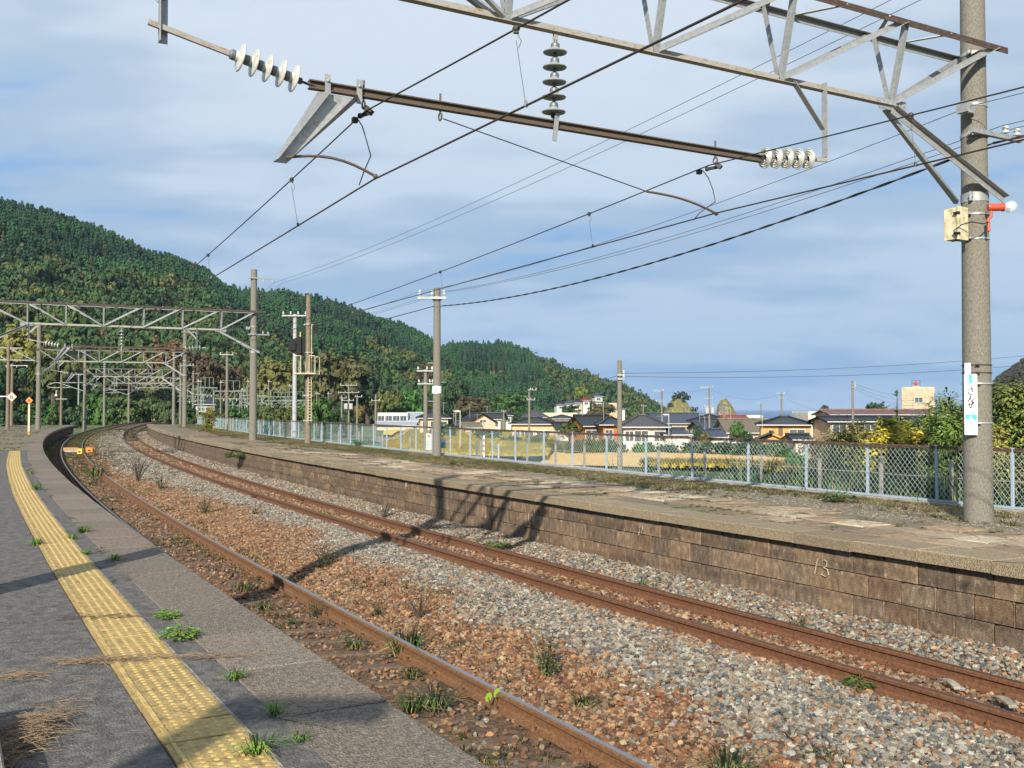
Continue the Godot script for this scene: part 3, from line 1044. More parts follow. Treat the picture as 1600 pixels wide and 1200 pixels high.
func suspension(s: float, which: String, detail: bool) -> void:     # the insulated beam under a gantry and its fittings
	var f := fr(s)
	insulator(s, Vector3(1.49, 5.41, .1), Vector3(2.86, 5.15, 0), 5, .62, "string of five white insulators at the left end of the beam of " + which, "slanting insulator strings", M.porcelain, .1)
	insulator(s, Vector3(9.14, 5.24, .1), Vector3(8.2, 5.17, 0), 5, .1, "five pale ribbed insulators at the right end of the beam of " + which, "level insulator strings", M.porcelain)
	insulator(s, Vector3(5.4, 6.08, .04), Vector3(5.4, 5.2, .0), 5, .06, "hanging string of five insulators in the middle of " + which, "hanging insulator strings", M.porcelain_grey)
	var b := thing("insulated_beam", "rusty steel beam hung by insulators below " + which, "suspension beam", f, "beams hung under the gantries")
	var sh := Shape.new()
	for q in [[0, .034, .07, .012], [0, -.034, .07, .012], [0, 0, .012, .068]]:
		sh.bar(Vector3(2.82, 5.16 + q[1], 0), Vector3(8.24, 5.16 + q[1], 0), q[2], q[3])
	part("girder", sh, M.beam, b)
	for x in [2.98, 3.28]:
		sh = Shape.new()
		sh.bar(Vector3(x, 5.26, .05), Vector3(x, 5.04, .05), .05, .012, Vector3.BACK)
		sh.ball(Vector3(x, 5.2, .06), .018, 6)
		part("clamp_strap", sh, M.steel, b)
	sh = Shape.new()
	sh.bar(Vector3(5.42, 5.3, .05), Vector3(5.38, 4.98, .05), .05, .012, Vector3.BACK)
	part("clamp_strap", sh, M.steel, b)
	# registration bracket: a folded tapering plate
	sh = Shape.new()
	var a := [Vector3(2.9, 5.1, .0), Vector3(3.3, 5.1, .0), Vector3(2.62, 4.42, .0), Vector3(2.5, 4.42, .0)]
	for z in [-.004, .004]:
		sh.quad(a[0] + Vector3(0, 0, z), a[1] + Vector3(0, 0, z), a[2] + Vector3(0, 0, z), a[3] + Vector3(0, 0, z), Vector3(0, 0, signf(z)))
	sh.quad(a[1], a[2], a[2] + Vector3(-.03, -.02, .09), a[1] + Vector3(-.08, -.01, .16), Vector3(1, -1, 0).normalized())
	sh.quad(a[0], a[3], a[3] + Vector3(.03, .02, .08), a[0] + Vector3(.1, .0, .10), Vector3(-1, 1, 0).normalized())
	part("bracket", sh, M.steel, b)
	sh = Shape.new()
	var pts := []
	for k in 9:
		var u := k / 8.0
		pts.append(Vector3(lerpf(2.6, 3.44, u), 4.46 + sin(u * PI * .9) * .1 - u * .1, .05))
	sh.tube(pts, .013, 6)
	sh.ball(pts[8], .025, 8)
	part("steady_arm", sh, M.beam, b)
	for x in [3.34, 4.12, 7.55]:
		sh = Shape.new()
		var ring := []
		for k in 13:
			ring.append(Vector3(x, 5.055 + sin(TAU * k / 12) * .035, cos(TAU * k / 12) * .035))
		sh.tube(ring, .009, 5, false)
		sh.tube([Vector3(x, 5.28, 0), Vector3(x, 5.08, 0)], .011, 5)
		part("eye_bolt", sh, M.beam, b)
	sh = Shape.new()
	sh.tube([Vector3(4.15, 5.04, 0), Vector3(6.58, 4.6, 0)], .006, 5)
	part("stay_wire", sh, M.wire, b)
	sh = Shape.new()
	pts = []
	for k in 9:
		var u := k / 8.0
		pts.append(Vector3(lerpf(6.58, 7.56, u), 4.6 + sin(u * PI * .75) * .075 - u * .2, .0))
	sh.tube(pts, .013, 6)
	sh.ball(pts[8], .025, 8)
	part("steady_arm", sh, M.beam, b)
	for q in [[3.36, 3.42, 4.42], [7.55, 7.5, 4.47]]:
		sh = Shape.new()
		sh.bar(Vector3(q[0], 5.03, 0), Vector3(q[0] + .04, 4.97, .05), .05, .05)
		sh.ball(Vector3(q[0], 4.99, -.14), .03, 6)
		sh.block(Vector3(q[0] - .0, 4.985, -.28), Vector3(.05, .05, .05))
		sh.bar(Vector3(q[0] + .04, 4.98, .05), Vector3(q[0], 4.99, -.14), .03, .03)
		part("wire_clamp", sh, M.dark_iron, b)
		sh = Shape.new()
		sh.tube([Vector3(q[0], 4.99, -.22), Vector3(q[0] + .03, 4.9, -.16), Vector3(q[0] + .05, 4.75, -.1), Vector3(q[0] + .1, 4.62, -.12), Vector3(q[1] + .02, 4.5, -.24), Vector3(q[1], q[2] - .04, -.32)], .006, 5)
		part("jumper_wire", sh, M.wire, b)

func sagging(a: Vector3, b: Vector3, sag: float, n := 12) -> Array:
	var pts := []
	for i in n + 1:
		var u := float(i) / n
		pts.append(a.lerp(b, u) + Vector3.DOWN * (sag * 4.0 * u * (1.0 - u)))
	return pts

func overhead_line(called_for: String, o: float, zig: float, messenger_y: float, contact_y: float) -> void:
	var t := thing("overhead_contact_line", called_for, "overhead line")
	var at_s := [-34.0, 8.6, 50.0, 88.0, 127.0, 158.0, 190.0, 225.0]
	for i in at_s.size() - 1:
		var z0 := zig if i % 2 == 1 else -zig
		var a := along(at_s[i], o + z0 * .25, messenger_y)
		var b := along(at_s[i + 1], o - z0 * .25, messenger_y)
		var sh := Shape.new()
		var pts := sagging(a, b, .42, 24)
		sh.tube(pts, .0075, 5, false)
		part("messenger_wire", sh, M.wire, t)
		sh = Shape.new()
		var c := along(at_s[i], o + z0, contact_y)
		var d := along(at_s[i + 1], o - z0, contact_y)
		var cp := sagging(c, d, .02, 24)
		sh.tube(cp, .0085, 5, false)
		part("contact_wire", sh, M.wire_copper, t)
		if i > 3:
			continue
		var n := 8
		for k in n:
			var u := (k + .5) / n
			var m := a.lerp(b, u) + Vector3.DOWN * (.42 * 4.0 * u * (1.0 - u))
			var q := c.lerp(d, u) + Vector3.DOWN * (.02 * 4.0 * u * (1.0 - u))
			sh = Shape.new()
			sh.tube([m + Vector3(0, -.08, 0), q], .0028, 4, false)
			sh.tube([m + Vector3(.0, -.02, 0), m.lerp(q, .1) + Vector3(.03, -.03, 0), m.lerp(q, .25) + Vector3(0, .0, 0)], .0028, 4, false)
			sh.block(q + Vector3(0, .012, 0), Vector3(.025, .04, .025))
			var dr := part("dropper", sh, M.wire_grey, t)
			sh = Shape.new()
			sh.ball(m, .028, 8)
			sh.block(m + Vector3(0, -.02, 0), Vector3(.04, .02, .03))
			part("clamp", sh, M.dark_iron, dr)

func twisted(pts: Array, r: float) -> Shape:
	var sh := Shape.new()
	var fine_pts := []
	var n := pts.size()
	var total := 0.0
	for i in n - 1:
		var l: float = (pts[i + 1] - pts[i]).length()
		var m := maxi(2, int(l / .12))
		for k in m:
			fine_pts.append(pts[i].lerp(pts[i + 1], float(k) / m))
	for e in 2:
		var w := []
		for i in fine_pts.size():
			var a := i * .75 + e * PI
			w.append(fine_pts[i] + Vector3(cos(a) * r, sin(a) * r, 0))
		sh.tube(w, r * .95, 4, false)
	return sh

func pole_shape(h: float, r0: float, r1: float, sides := 14) -> Shape:
	var sh := Shape.new()
	sh.lathe(Transform3D(), [Vector2(r0, -.6), Vector2(r1, h), Vector2(0, h + .01)], sides)
	return sh

func little_insulator(c: Vector3, k := 1.0, up := 1.0) -> Shape:
	var sh := Shape.new()
	sh.lathe(Transform3D(Basis().scaled(Vector3(k, k * up, k)), c), [Vector2(.015, 0), Vector2(.015, .05), Vector2(.055, .06), Vector2(.055, .09), Vector2(.03, .11), Vector2(.045, .13), Vector2(.035, .17), Vector2(0, .18)], 9)
	return sh

# a pole seen at px with its head at py_top, so far ahead, standing on the level y; arms: [height below the head, length left, length right, insulators]
func pole(px: float, py_top: float, ahead: float, y: float, r: float, label: String, arms: Array, mat: Material, called := "utility_pole", category := "utility pole", turn := 0.0) -> Node3D:
	var p := at(px, py_top, ahead)
	var h := p.y - y
	var t := thing(called, label, category, Transform3D(Basis(Vector3.UP, turn), Vector3(p.x, y, p.z)))
	part("shaft", pole_shape(h, r, r * .72), mat, t)
	for a in arms:
		var sh := Shape.new()
		sh.bar(Vector3(-a[1], h - a[0], r), Vector3(a[2], h - a[0], r), .075, .075)
		var arm := part("crossarm", sh, M.steel, t)
		sh = Shape.new()
		sh.lathe(Transform3D(Basis(), Vector3(0, h - a[0], 0)), [Vector2(r, -.06), Vector2(r + .01, -.06), Vector2(r + .01, .06), Vector2(r, .06)], 12)
		part("band", sh, M.steel, arm)
		for k in a[3]:
			var x := lerpf(-a[1] + .08, a[2] - .08, float(k) / maxf(1.0, a[3] - 1))
			if absf(x) < r:
				x += r * 1.6
			part("pin_insulator", little_insulator(Vector3(x, h - a[0] + .03, r), 1.25, a[4] if a.size() > 4 else 1.0), M.porcelain, arm)
	return t

func wire(label: String, pts: Array, r: float, mat: Material, group := "") -> void:
	var sh := Shape.new()
	sh.tube(pts, r, 4, false)
	single("wire", sh, mat, label, "wire", Transform3D(), group)

func build_overhead() -> void:
	var spans := [
		[8.6, -.62, 12.11, "the nearest gantry"],
		[50.0, -.4, 11.5, "the second gantry"],
		[88.0, .55, 11.65, "the third gantry"],
		[127.0, 1.9, 11.77, "the fourth gantry"],
		[158.0, 1.6, 12.2, "the fifth gantry"],
		[190.0, 2.1, 13.0, "the sixth gantry"]]
	for i in spans.size():
		var q: Array = spans[i]
		var words: String = ["large latticed steel gantry passing overhead, its right mast carrying the station name", "second latticed gantry, from the tall mast behind the far platform to the left edge", "third gantry along the line, its left mast beside the orange marker post", "fourth gantry along the line, seen under the third, its left mast at the platform end", "fifth gantry along the line, small above the curving rails", "sixth and farthest gantry along the line, in front of the dark trees"][i]
		gantry(q[0], q[1], q[2], NEAR_TOP if i < 3 else -.2, words, i < 2, maxf(q[1], 0.0))
		if i < 5:
			suspension(q[0], q[3], i < 3)
	# a side bay to the left of the third gantry
	var g := thing("side_gantry", "short latticed gantry bay left of the third gantry with a rusty pole", "railway gantry", fr(87.6))
	part("mast", pole_shape(6.9, .14, .11), M.mast_brown, g, Transform3D(Basis(), Vector3(-1.6, .6, 0)))
	for y in [6.15, 7.1]:
		var sh := Shape.new()
		sh.bar(Vector3(-8, y, 0), Vector3(.3 if y < 7.0 else -.6, y, 0), .08, .08)
		part("chord", sh, M.steel, g)
	for k in 4:
		var sh := Shape.new()
		sh.bar(Vector3(-1.6 - k * 1.7, 7.1, 0), Vector3(.2 - k * 1.7, 6.15, 0) if k == 0 else Vector3(-1.6 - k * 1.7 + 1.6, 6.15, 0), .06, .06)
		part("web_diagonal", sh, M.steel, g)
	overhead_line("overhead line above the near track, contact wire and messenger joined by droppers", 3.32, .12, 4.99, 4.37)
	overhead_line("overhead line above the far track, contact wire and messenger joined by droppers", 7.43, .09, 4.99, 4.45)
	# feeder pair on the mast heads
	for k in 2:
		var pts := []
		for e in [[-40.0, 8.6], [8.6, 50.0], [50.0, 88.0], [88.0, 127.0]]:
			var a := along(e[0], 12.5 + k * .42, 8.6)
			var b := along(e[1], 12.5 + k * .42, 8.6)
			pts.append_array(sagging(a, b, .38, 16))
		wire(["inner wire of the pair running along the mast heads on the right", "outer wire of the pair running along the mast heads on the right"][k], pts, .0065, M.wire_grey)
	# the pole beside the white and the teal sign, and the wires from it to the nearest mast
	var pp := on(682, 712, FAR_TOP)
	var p := pole(683, 450, -pp.z, FAR_TOP - .3, .15, "concrete pole behind the fence beside the teal sign, white band, one crossarm", [[.34, .62, .32, 3]], M.mast)
	var sh := Shape.new()
	var hh := at(683, 450, -pp.z).y - (FAR_TOP - .3)
	sh.lathe(Transform3D(Basis(), Vector3(0, at(683, 609, -pp.z).y - FAR_TOP + .3, 0)), [Vector2(.152, -.12), Vector2(.152, .12)], 14)
	part("white_band", sh, M.white_paint, p)
	for k in 6:
		sh = Shape.new()
		var y := hh - 1.2 - k * .62
		sh.tube([Vector3(0, y, 0), Vector3(.3 if k % 2 else -.3, y, .0)], .012, 5)
		part("step_bolt", sh, M.steel, p)
	var top := at(683, 463, -pp.z)
	var e0 := fr(8.6)
	var words := ["left", "middle", "right"]
	for k in 3:
		var a := top + Vector3([-.58, .12, .3][k], .12, .15)
		var b := e0 * Vector3([11.8, 12.46, 12.72][k], [6.27, 6.1, 6.1][k], .18)
		var pts := sagging(a, b, .28, 18)
		var c := along(-34, 12.6 + k * .25, 6.1)
		pts.append_array(sagging(b, c, .2, 10))
		wire("thin %s wire between the pole by the teal sign and the nearest mast" % words[k], pts, .0055, M.wire_grey)
		wire("thin %s wire from the pole by the teal sign onward to the second gantry mast" % words[k], sagging(a, along(50, 12.3 + k * .3, 6.0), .15, 10), .0055, M.wire_grey)
	var ca := at(690, 478, -pp.z + .05)
	var cb := e0 * Vector3(12.24, 5.83, .2)
	var cable := sagging(ca, cb, .42, 20)
	cable.append_array(sagging(cb, along(-30, 12.6, 6.2), .3, 10))
	single("twisted_cable", twisted(cable, .011), M.wire, "thick twisted black cable sagging from the pole by the teal sign to the nearest mast", "cable")
	var hook := Shape.new()
	hook.tube([ca, ca + Vector3(-.06, -.06, 0), at(683, 484, -pp.z + .0) + Vector3(.1, -.05, .1)], .012, 5)
	hook.tube([at(683, 479, -pp.z) + Vector3(-.1, 0, .1), along(44.3, 12.8, at(481, 530, 44).y)], .014, 5, false)
	single("messenger_cable", hook, M.wire, "black cable from the pole by the teal sign to the rusty signal post", "cable")
	mast_fittings()

func mast_fittings() -> void:                            # what hangs on the right mast of the nearest gantry
	var f := fr(8.6, 12.11)
	var mast_c := f.origin
	var toward := (Vector3(0, 0, 0) - Vector3(mast_c.x, 0, mast_c.z)).normalized()   # to the photographer's side of the mast
	var left := Vector3(toward.z, 0, -toward.x)
	if left.x > 0.0:
		left = -left
	# station name board: stands at the left front of the mast, facing the platform
	var dist := -mast_c.z - .2
	var c := at(1517, 632, dist)
	var nm := Vector3(-.34, 0, .94).normalized()
	var b := Transform3D(Basis(Vector3(nm.z, 0, -nm.x), Vector3.UP, nm), c)
	var t := thing("name_board", "narrow white vertical board with the station name in dark hiragana on the mast", "station sign", b)
	var w := .15
	var h := .80
	var sh := Shape.new()
	sh.block(Vector3(0, 0, -.008), Vector3(w + .008, h + .008, .014))
	part("board", sh, M.white_paint, t)
	var face := Shape.new()
	face.quad_uv(Vector3(-w / 2, h / 2, .002), Vector3(w / 2, h / 2, .002), Vector3(w / 2, -h / 2, .002), Vector3(-w / 2, -h / 2, .002), Vector3(0, 0, 1))
	var fm := plain(Color.WHITE, .45)
	fm.albedo_texture = name_picture()
	part("printed_face", face, fm, t)
	var tm := TextMesh.new()
	var sf := SystemFont.new()
	sf.font_names = PackedStringArray(["Droid Sans"])
	tm.font = sf
	tm.text = "Sanze"
	tm.font_size = 16
	tm.pixel_size = .0019
	tm.depth = .002
	part("latin_name", tm, plain(lin(.05, .05, .07)), t, Transform3D(Basis(), Vector3(0, -h * .4, .004)))
	for y in [.28, -.245]:
		part("strap", band(.187, .018), plain(lin(.6, .62, .64), .3, .6), t, b.affine_inverse() * Transform3D(Basis(Vector3.UP, 1.2), Vector3(mast_c.x, c.y + y, mast_c.z)))
	# small white plate above it
	c = at(1512, 576, dist)
	t = thing("number_plate", "small blank white plate strapped to the mast above the name board", "plate", Transform3D(b.basis, c))
	sh = Shape.new()
	sh.bevelled(Vector3(0, 0, 0), Vector3(.075, .15, .012), .003)
	part("plate", sh, M.white_paint, t)
	for y in [.055, -.05]:
		part("strap", band(.186, .008), M.dark_iron, t, t.transform.affine_inverse() * Transform3D(Basis(Vector3.UP, 1.2), Vector3(mast_c.x, c.y + y, mast_c.z)))
	# junction box on the left of the mast
	c = at(1492, 351, dist)
	t = thing("junction_box", "weathered cream metal box on the left of the mast, black hinges", "junction box", Transform3D(Basis(Vector3.UP, .55), c))
	sh = Shape.new()
	sh.bevelled(Vector3.ZERO, Vector3(.2, .42, .2), .012)
	part("case", sh, M.cream_paint, t)
	sh = Shape.new()
	sh.bevelled(Vector3(-.005, 0, .115), Vector3(.22, .44, .025), .006)
	part("lid", sh, M.cream_paint, t)
	for y in [.13, -.14]:
		sh = Shape.new()
		sh.block(Vector3(-.105, y, .1), Vector3(.05, .03, .07))
		part("hinge", sh, M.black, t)
	for y in [.19, -.19]:
		sh = Shape.new()
		sh.block(Vector3(.16, y, -.02), Vector3(.16, .035, .05))
		part("bracket", sh, M.steel, t)
	for y in [.16, -.17]:
		part("strap", band(.175, .022), plain(lin(.6, .62, .64), .3, .6), t, t.transform.affine_inverse() * Transform3D(Basis(Vector3.UP, .8), Vector3(mast_c.x, c.y + y, mast_c.z)))
	# alarm lamp
	c = at(1546, 324, dist - .1)
	t = thing("signal_lamp", "red lamp holder with a clear glass globe on the right of the mast", "lamp", Transform3D(Basis(), c))
	sh = Shape.new()
	var ax := Transform3D(Basis(Vector3(0, 1, 0), Vector3(1, 0, .1).normalized(), Vector3(-.1, 0, 1).normalized()), Vector3.ZERO)
	sh.lathe(ax, [Vector2(0, -.02), Vector2(.045, -.02), Vector2(.05, 0), Vector2(.05, .16), Vector2(.058, .16), Vector2(.058, .185), Vector2(0, .185)], 18)
	part("holder", sh, M.red_paint, t)
	sh = Shape.new()
	sh.tube([Vector3(.02, -.04, 0), Vector3(.02, -.12, 0), Vector3(-.02, -.16, 0), Vector3(-.02, -.32, .02)], .022, 8)
	part("conduit", sh, M.red_paint, t)
	sh = Shape.new()
	sh.lathe(ax, [Vector2(.04, .18), Vector2(.055, .2), Vector2(.078, .235), Vector2(.083, .27), Vector2(.075, .31), Vector2(.05, .34), Vector2(0, .352)], 20)
	var glass := plain(Color(.93, .95, .97, .28), .05)
	glass.transparency = BaseMaterial3D.TRANSPARENCY_ALPHA
	part("globe", sh, glass, t)
	sh = Shape.new()
	sh.ball(ax * Vector3(0, .25, 0), .035, 10)
	part("bulb", sh, plain(lin(.8, .8, .78), .3), t)
	sh = Shape.new()
	sh.tube([Vector3(-.02, -.2, .02), Vector3(-.14, -.24, .12), Vector3(-.3, -.22, .14), Vector3(-.42, -.25, .1), Vector3(-.5, -.32, .05), Vector3(-.46, -.4, .05)], .008, 5)
	part("cable", sh, M.black, t)

func name_picture() -> ImageTexture:                     # the print on the name board
	var W := 160
	var H := 853
	var im := Image.create(W, H, false, Image.FORMAT_RGBA8)
	im.fill(Color(.95, .96, .97))
	var blue := Color(.22, .68, .90)
	im.fill_rect(Rect2i(52, 6, 52, 120), blue)
	im.fill_rect(Rect2i(4, 566, 152, 92), blue)
	for x in range(4, 156):
		var hgt := int(14 * (1.0 + sin(x * .085)) + 16 * exp(-pow((x - 70) / 24.0, 2)))
		im.fill_rect(Rect2i(x, 658 - hgt, 1, hgt + 2), Color(.95, .96, .96))
	var ink := Color(.03, .03, .08)
	var strokes := [
		# sa
		[[46, 212], [114, 204]], [[84, 178], [98, 222], [108, 250]], [[58, 244], [52, 268], [66, 282], [104, 282]],
		# n
		[[82, 298], [66, 340], [46, 384]], [[56, 360], [70, 342], [82, 346], [82, 376], [94, 384], [106, 372], [114, 350]],
		# ze
		[[42, 430], [112, 420]], [[92, 400], [92, 446], [82, 456]], [[62, 410], [62, 462], [74, 474], [106, 474]], [[102, 396], [108, 408]], [[112, 392], [118, 404]]]
	for line in strokes:
		for i in line.size() - 1:
			var a := Vector2(line[i][0], line[i][1])
			var b := Vector2(line[i + 1][0], line[i + 1][1])
			var n := int(a.distance_to(b) / 2.0) + 1
			for k in n + 1:
				var q := a.lerp(b, float(k) / n)
				im.fill_rect(Rect2i(int(q.x) - 6, int(q.y) - 6, 13, 13), ink)
	for q in [[72, 614, Color(.55, .80, .62), 16, 26], [76, 594, Color(.92, .62, .25), 10, 12], [104, 646, Color(.95, .78, .45), 9, 9], [66, 642, Color(.70, .88, .72), 22, 8]]:
		for yy in range(-q[4], q[4]):
			for xx in range(-q[3], q[3]):
				if pow(xx / float(q[3]), 2) + pow(yy / float(q[4]), 2) < 1.0:
					im.set_pixel(q[0] + xx, q[1] + yy, q[2])
	return ImageTexture.create_from_image(im)
# ---------------------------------------------------------------- fence, signals and signs beside the line
func build_fence() -> void:
	var t := thing("chain_link_fence", "pale blue chain link fence with rusty top rail along the far platform", "fence")
	var stops := [-1.3, .2, 1.7, 3.2, 4.7, 6.2, 7.7, 9.19, 10.53, 11.96, 13.41, 14.99, 16.77, 18.45, 20.1, 21.7, 23.2, 24.85, 26.4]
	while stops[-1] < 104.0:
		stops.append(stops[-1] + 1.56)
	var L := 1.56
	var H := .84
	var nets := []
	for v in 3:
		var thick := .0038 if v < 2 else .0026
		var net := Shape.new()
		rng.seed = 61 + v
		var pitch := .105
		var n := int((L + H) / pitch)
		for k in n:
			for d in 2:
				# a wire rising at 45 degrees, clipped to the panel, woven by a small sideways wave
				var x0: float = k * pitch - H
				var a := Vector2(x0, 0)
				var b := Vector2(x0 + H, H)
				if a.x < 0.0:
					a = Vector2(0, -x0)
				if b.x > L:
					b = Vector2(L, L - x0)
				if a.x >= L or b.x <= a.x + .01:
					continue
				if d:
					a.x = L - a.x
					b.x = L - b.x
				var z := .003 if d else -.003
				var bow := (.02 * sin(a.x * 4.0 + v) if v == 1 else 0.0)
				net.bar(Vector3(z + bow, a.y, a.x), Vector3(z + bow, b.y, b.x), thick, thick)
		nets.append(net.mesh())
	var post := Shape.new()
	post.bevelled(Vector3(0, .42, 0), Vector3(.042, .93, .042), .004)
	post.bevelled(Vector3(0, .90, 0), Vector3(.055, .03, .055), .006)
	var post_mesh := post.mesh()
	var stay := Shape.new()
	stay.block(Vector3(0, .3, 0), Vector3(.045, 1.0, .045))
	var stay_mesh := stay.mesh()
	var rail := Shape.new()
	rail.bar(Vector3(0, 0, 0), Vector3(0, 0, L), .05, .05)
	var rail_mesh := rail.mesh()
	var low := Shape.new()
	low.bar(Vector3(0, 0, 0), Vector3(0, 0, L), .035, .035)
	var low_mesh := low.mesh()
	var mid := Shape.new()
	mid.tube(sagging(Vector3.ZERO, Vector3(0, 0, L), .015, 5), .004, 4, false)
	var mid_mesh := mid.mesh()
	rng.seed = 63
	for i in stops.size() - 1:
		var wob := rng.randf_range(-.02, .02)
		var a := along(stops[i], 13.72 + wob, FAR_TOP + .01)
		var b := along(stops[i + 1], 13.72, FAR_TOP + .01)
		var z := (b - a).normalized()
		var lean := Basis(z, rng.randf_range(-.02, .02))
		var x := Vector3.UP.cross(z).normalized()
		var f := Transform3D(lean * Basis(x, Vector3.UP, z * ((b - a).length() / L)), a)
		part("post", post_mesh, M.fence_blue, t, Transform3D(lean * Basis(Vector3.UP, atan2(z.x, z.z)), a))
		if i % 2 or i < 17:
			part("stay_post", stay_mesh, M.fence_grey, t, Transform3D(Basis(Vector3.UP, atan2(z.x, z.z)), along(stops[i], 14.07, FAR_TOP - .12)))
		part("top_rail", rail_mesh, M.fence_rail, t, f * Transform3D(Basis(), Vector3(0, .88, 0)))
		part("bottom_rail", low_mesh, M.fence_blue, t, f * Transform3D(Basis(), Vector3(0, .035, 0)))
		part("tension_wire", mid_mesh, M.chain_rusty, t, f * Transform3D(Basis(), Vector3(.012, .42, 0)))
		var mat: Material = M.chain
		if i > 30 and i % 7 == 3:
			mat = M.chain_green
		elif rng.randf() < .25:
			mat = M.chain_rusty
		part("chain_link_panel", nets[2 if stops[i] > 26.0 else (1 if rng.randf() < .35 else 0)], mat, t, f * Transform3D(Basis(), Vector3(0, .045, 0)))
	# notices seen through the wire
	var c := at(670, 690, -on(668, 708, FAR_TOP).z + .15)
	var o := thing("warning_notice", "white upright notice with an orange diamond on the fence left of the concrete pole", "sign", Transform3D(Basis(Vector3.UP, .25), c))
	var sh := Shape.new()
	sh.bevelled(Vector3.ZERO, Vector3(.18, .56, .015), .004)
	part("board", sh, M.white_paint, o)
	sh = Shape.new()
	sh.box(Transform3D(Basis(Vector3.BACK, PI / 4), Vector3(0, .19, .009)), Vector3(.085, .085, .006))
	part("diamond", sh, M.orange_paint, o)
	for q in [[-.045, .05], [.0, .03], [.045, .06]]:
		sh = Shape.new()
		for k in 8:
			sh.block(Vector3(q[0], q[1] - k * .036, .009), Vector3(.018, .02, .004))
		part("lettering", sh, M.dark_iron, o)
	c = at(692, 692, -on(692, 711, FAR_TOP).z + .15)
	o = thing("notice", "small white and teal notice on the fence right of the concrete pole", "sign", Transform3D(Basis(Vector3.UP, .25), c))
	sh = Shape.new()
	sh.bevelled(Vector3(0, .09, 0), Vector3(.21, .12, .015), .004)
	part("upper_board", sh, M.white_paint, o)
	sh = Shape.new()
	sh.bevelled(Vector3(0, -.07, 0), Vector3(.21, .2, .015), .004)
	part("lower_board", sh, plain(lin(.02, .28, .32), .5), o)
	sh = Shape.new()
	for k in 3:
		sh.block(Vector3(-.055 + k * .055, .09, .009), Vector3(.035, .03, .004))
		sh.block(Vector3(-.04 + k * .04, -.03 - k * .03, .009), Vector3(.05, .02, .004))
	part("lettering", sh, M.chain, o)
	for q in [[756, 693, 22, "slim white and red stake standing behind the fence in front of the yellow rice"], [745, 700, 16, "short white stake behind the fence, left of the red and white one"], [779, 706, 12, "low pale blue stake behind the fence, right of the red and white one"]]:
		var p := at(q[0], q[1], 37.0)
		o = thing("marker_stake", q[3], "stake", Transform3D(Basis(), p))
		var hh: float = q[2] * 37.0 / FOCAL
		sh = Shape.new()
		sh.bevelled(Vector3(0, -hh * .5 - .3, 0), Vector3(.07, hh + 1.2, .07), .01)
		part("post", sh, M.white_paint if q[2] > 12 else M.fence_blue, o)
		if q[2] > 20:
			for k in 3:
				sh = Shape.new()
				sh.block(Vector3(0, .12 - k * .2, .038), Vector3(.05, .1, .006))
				part("red_mark", sh, M.red_paint, o)

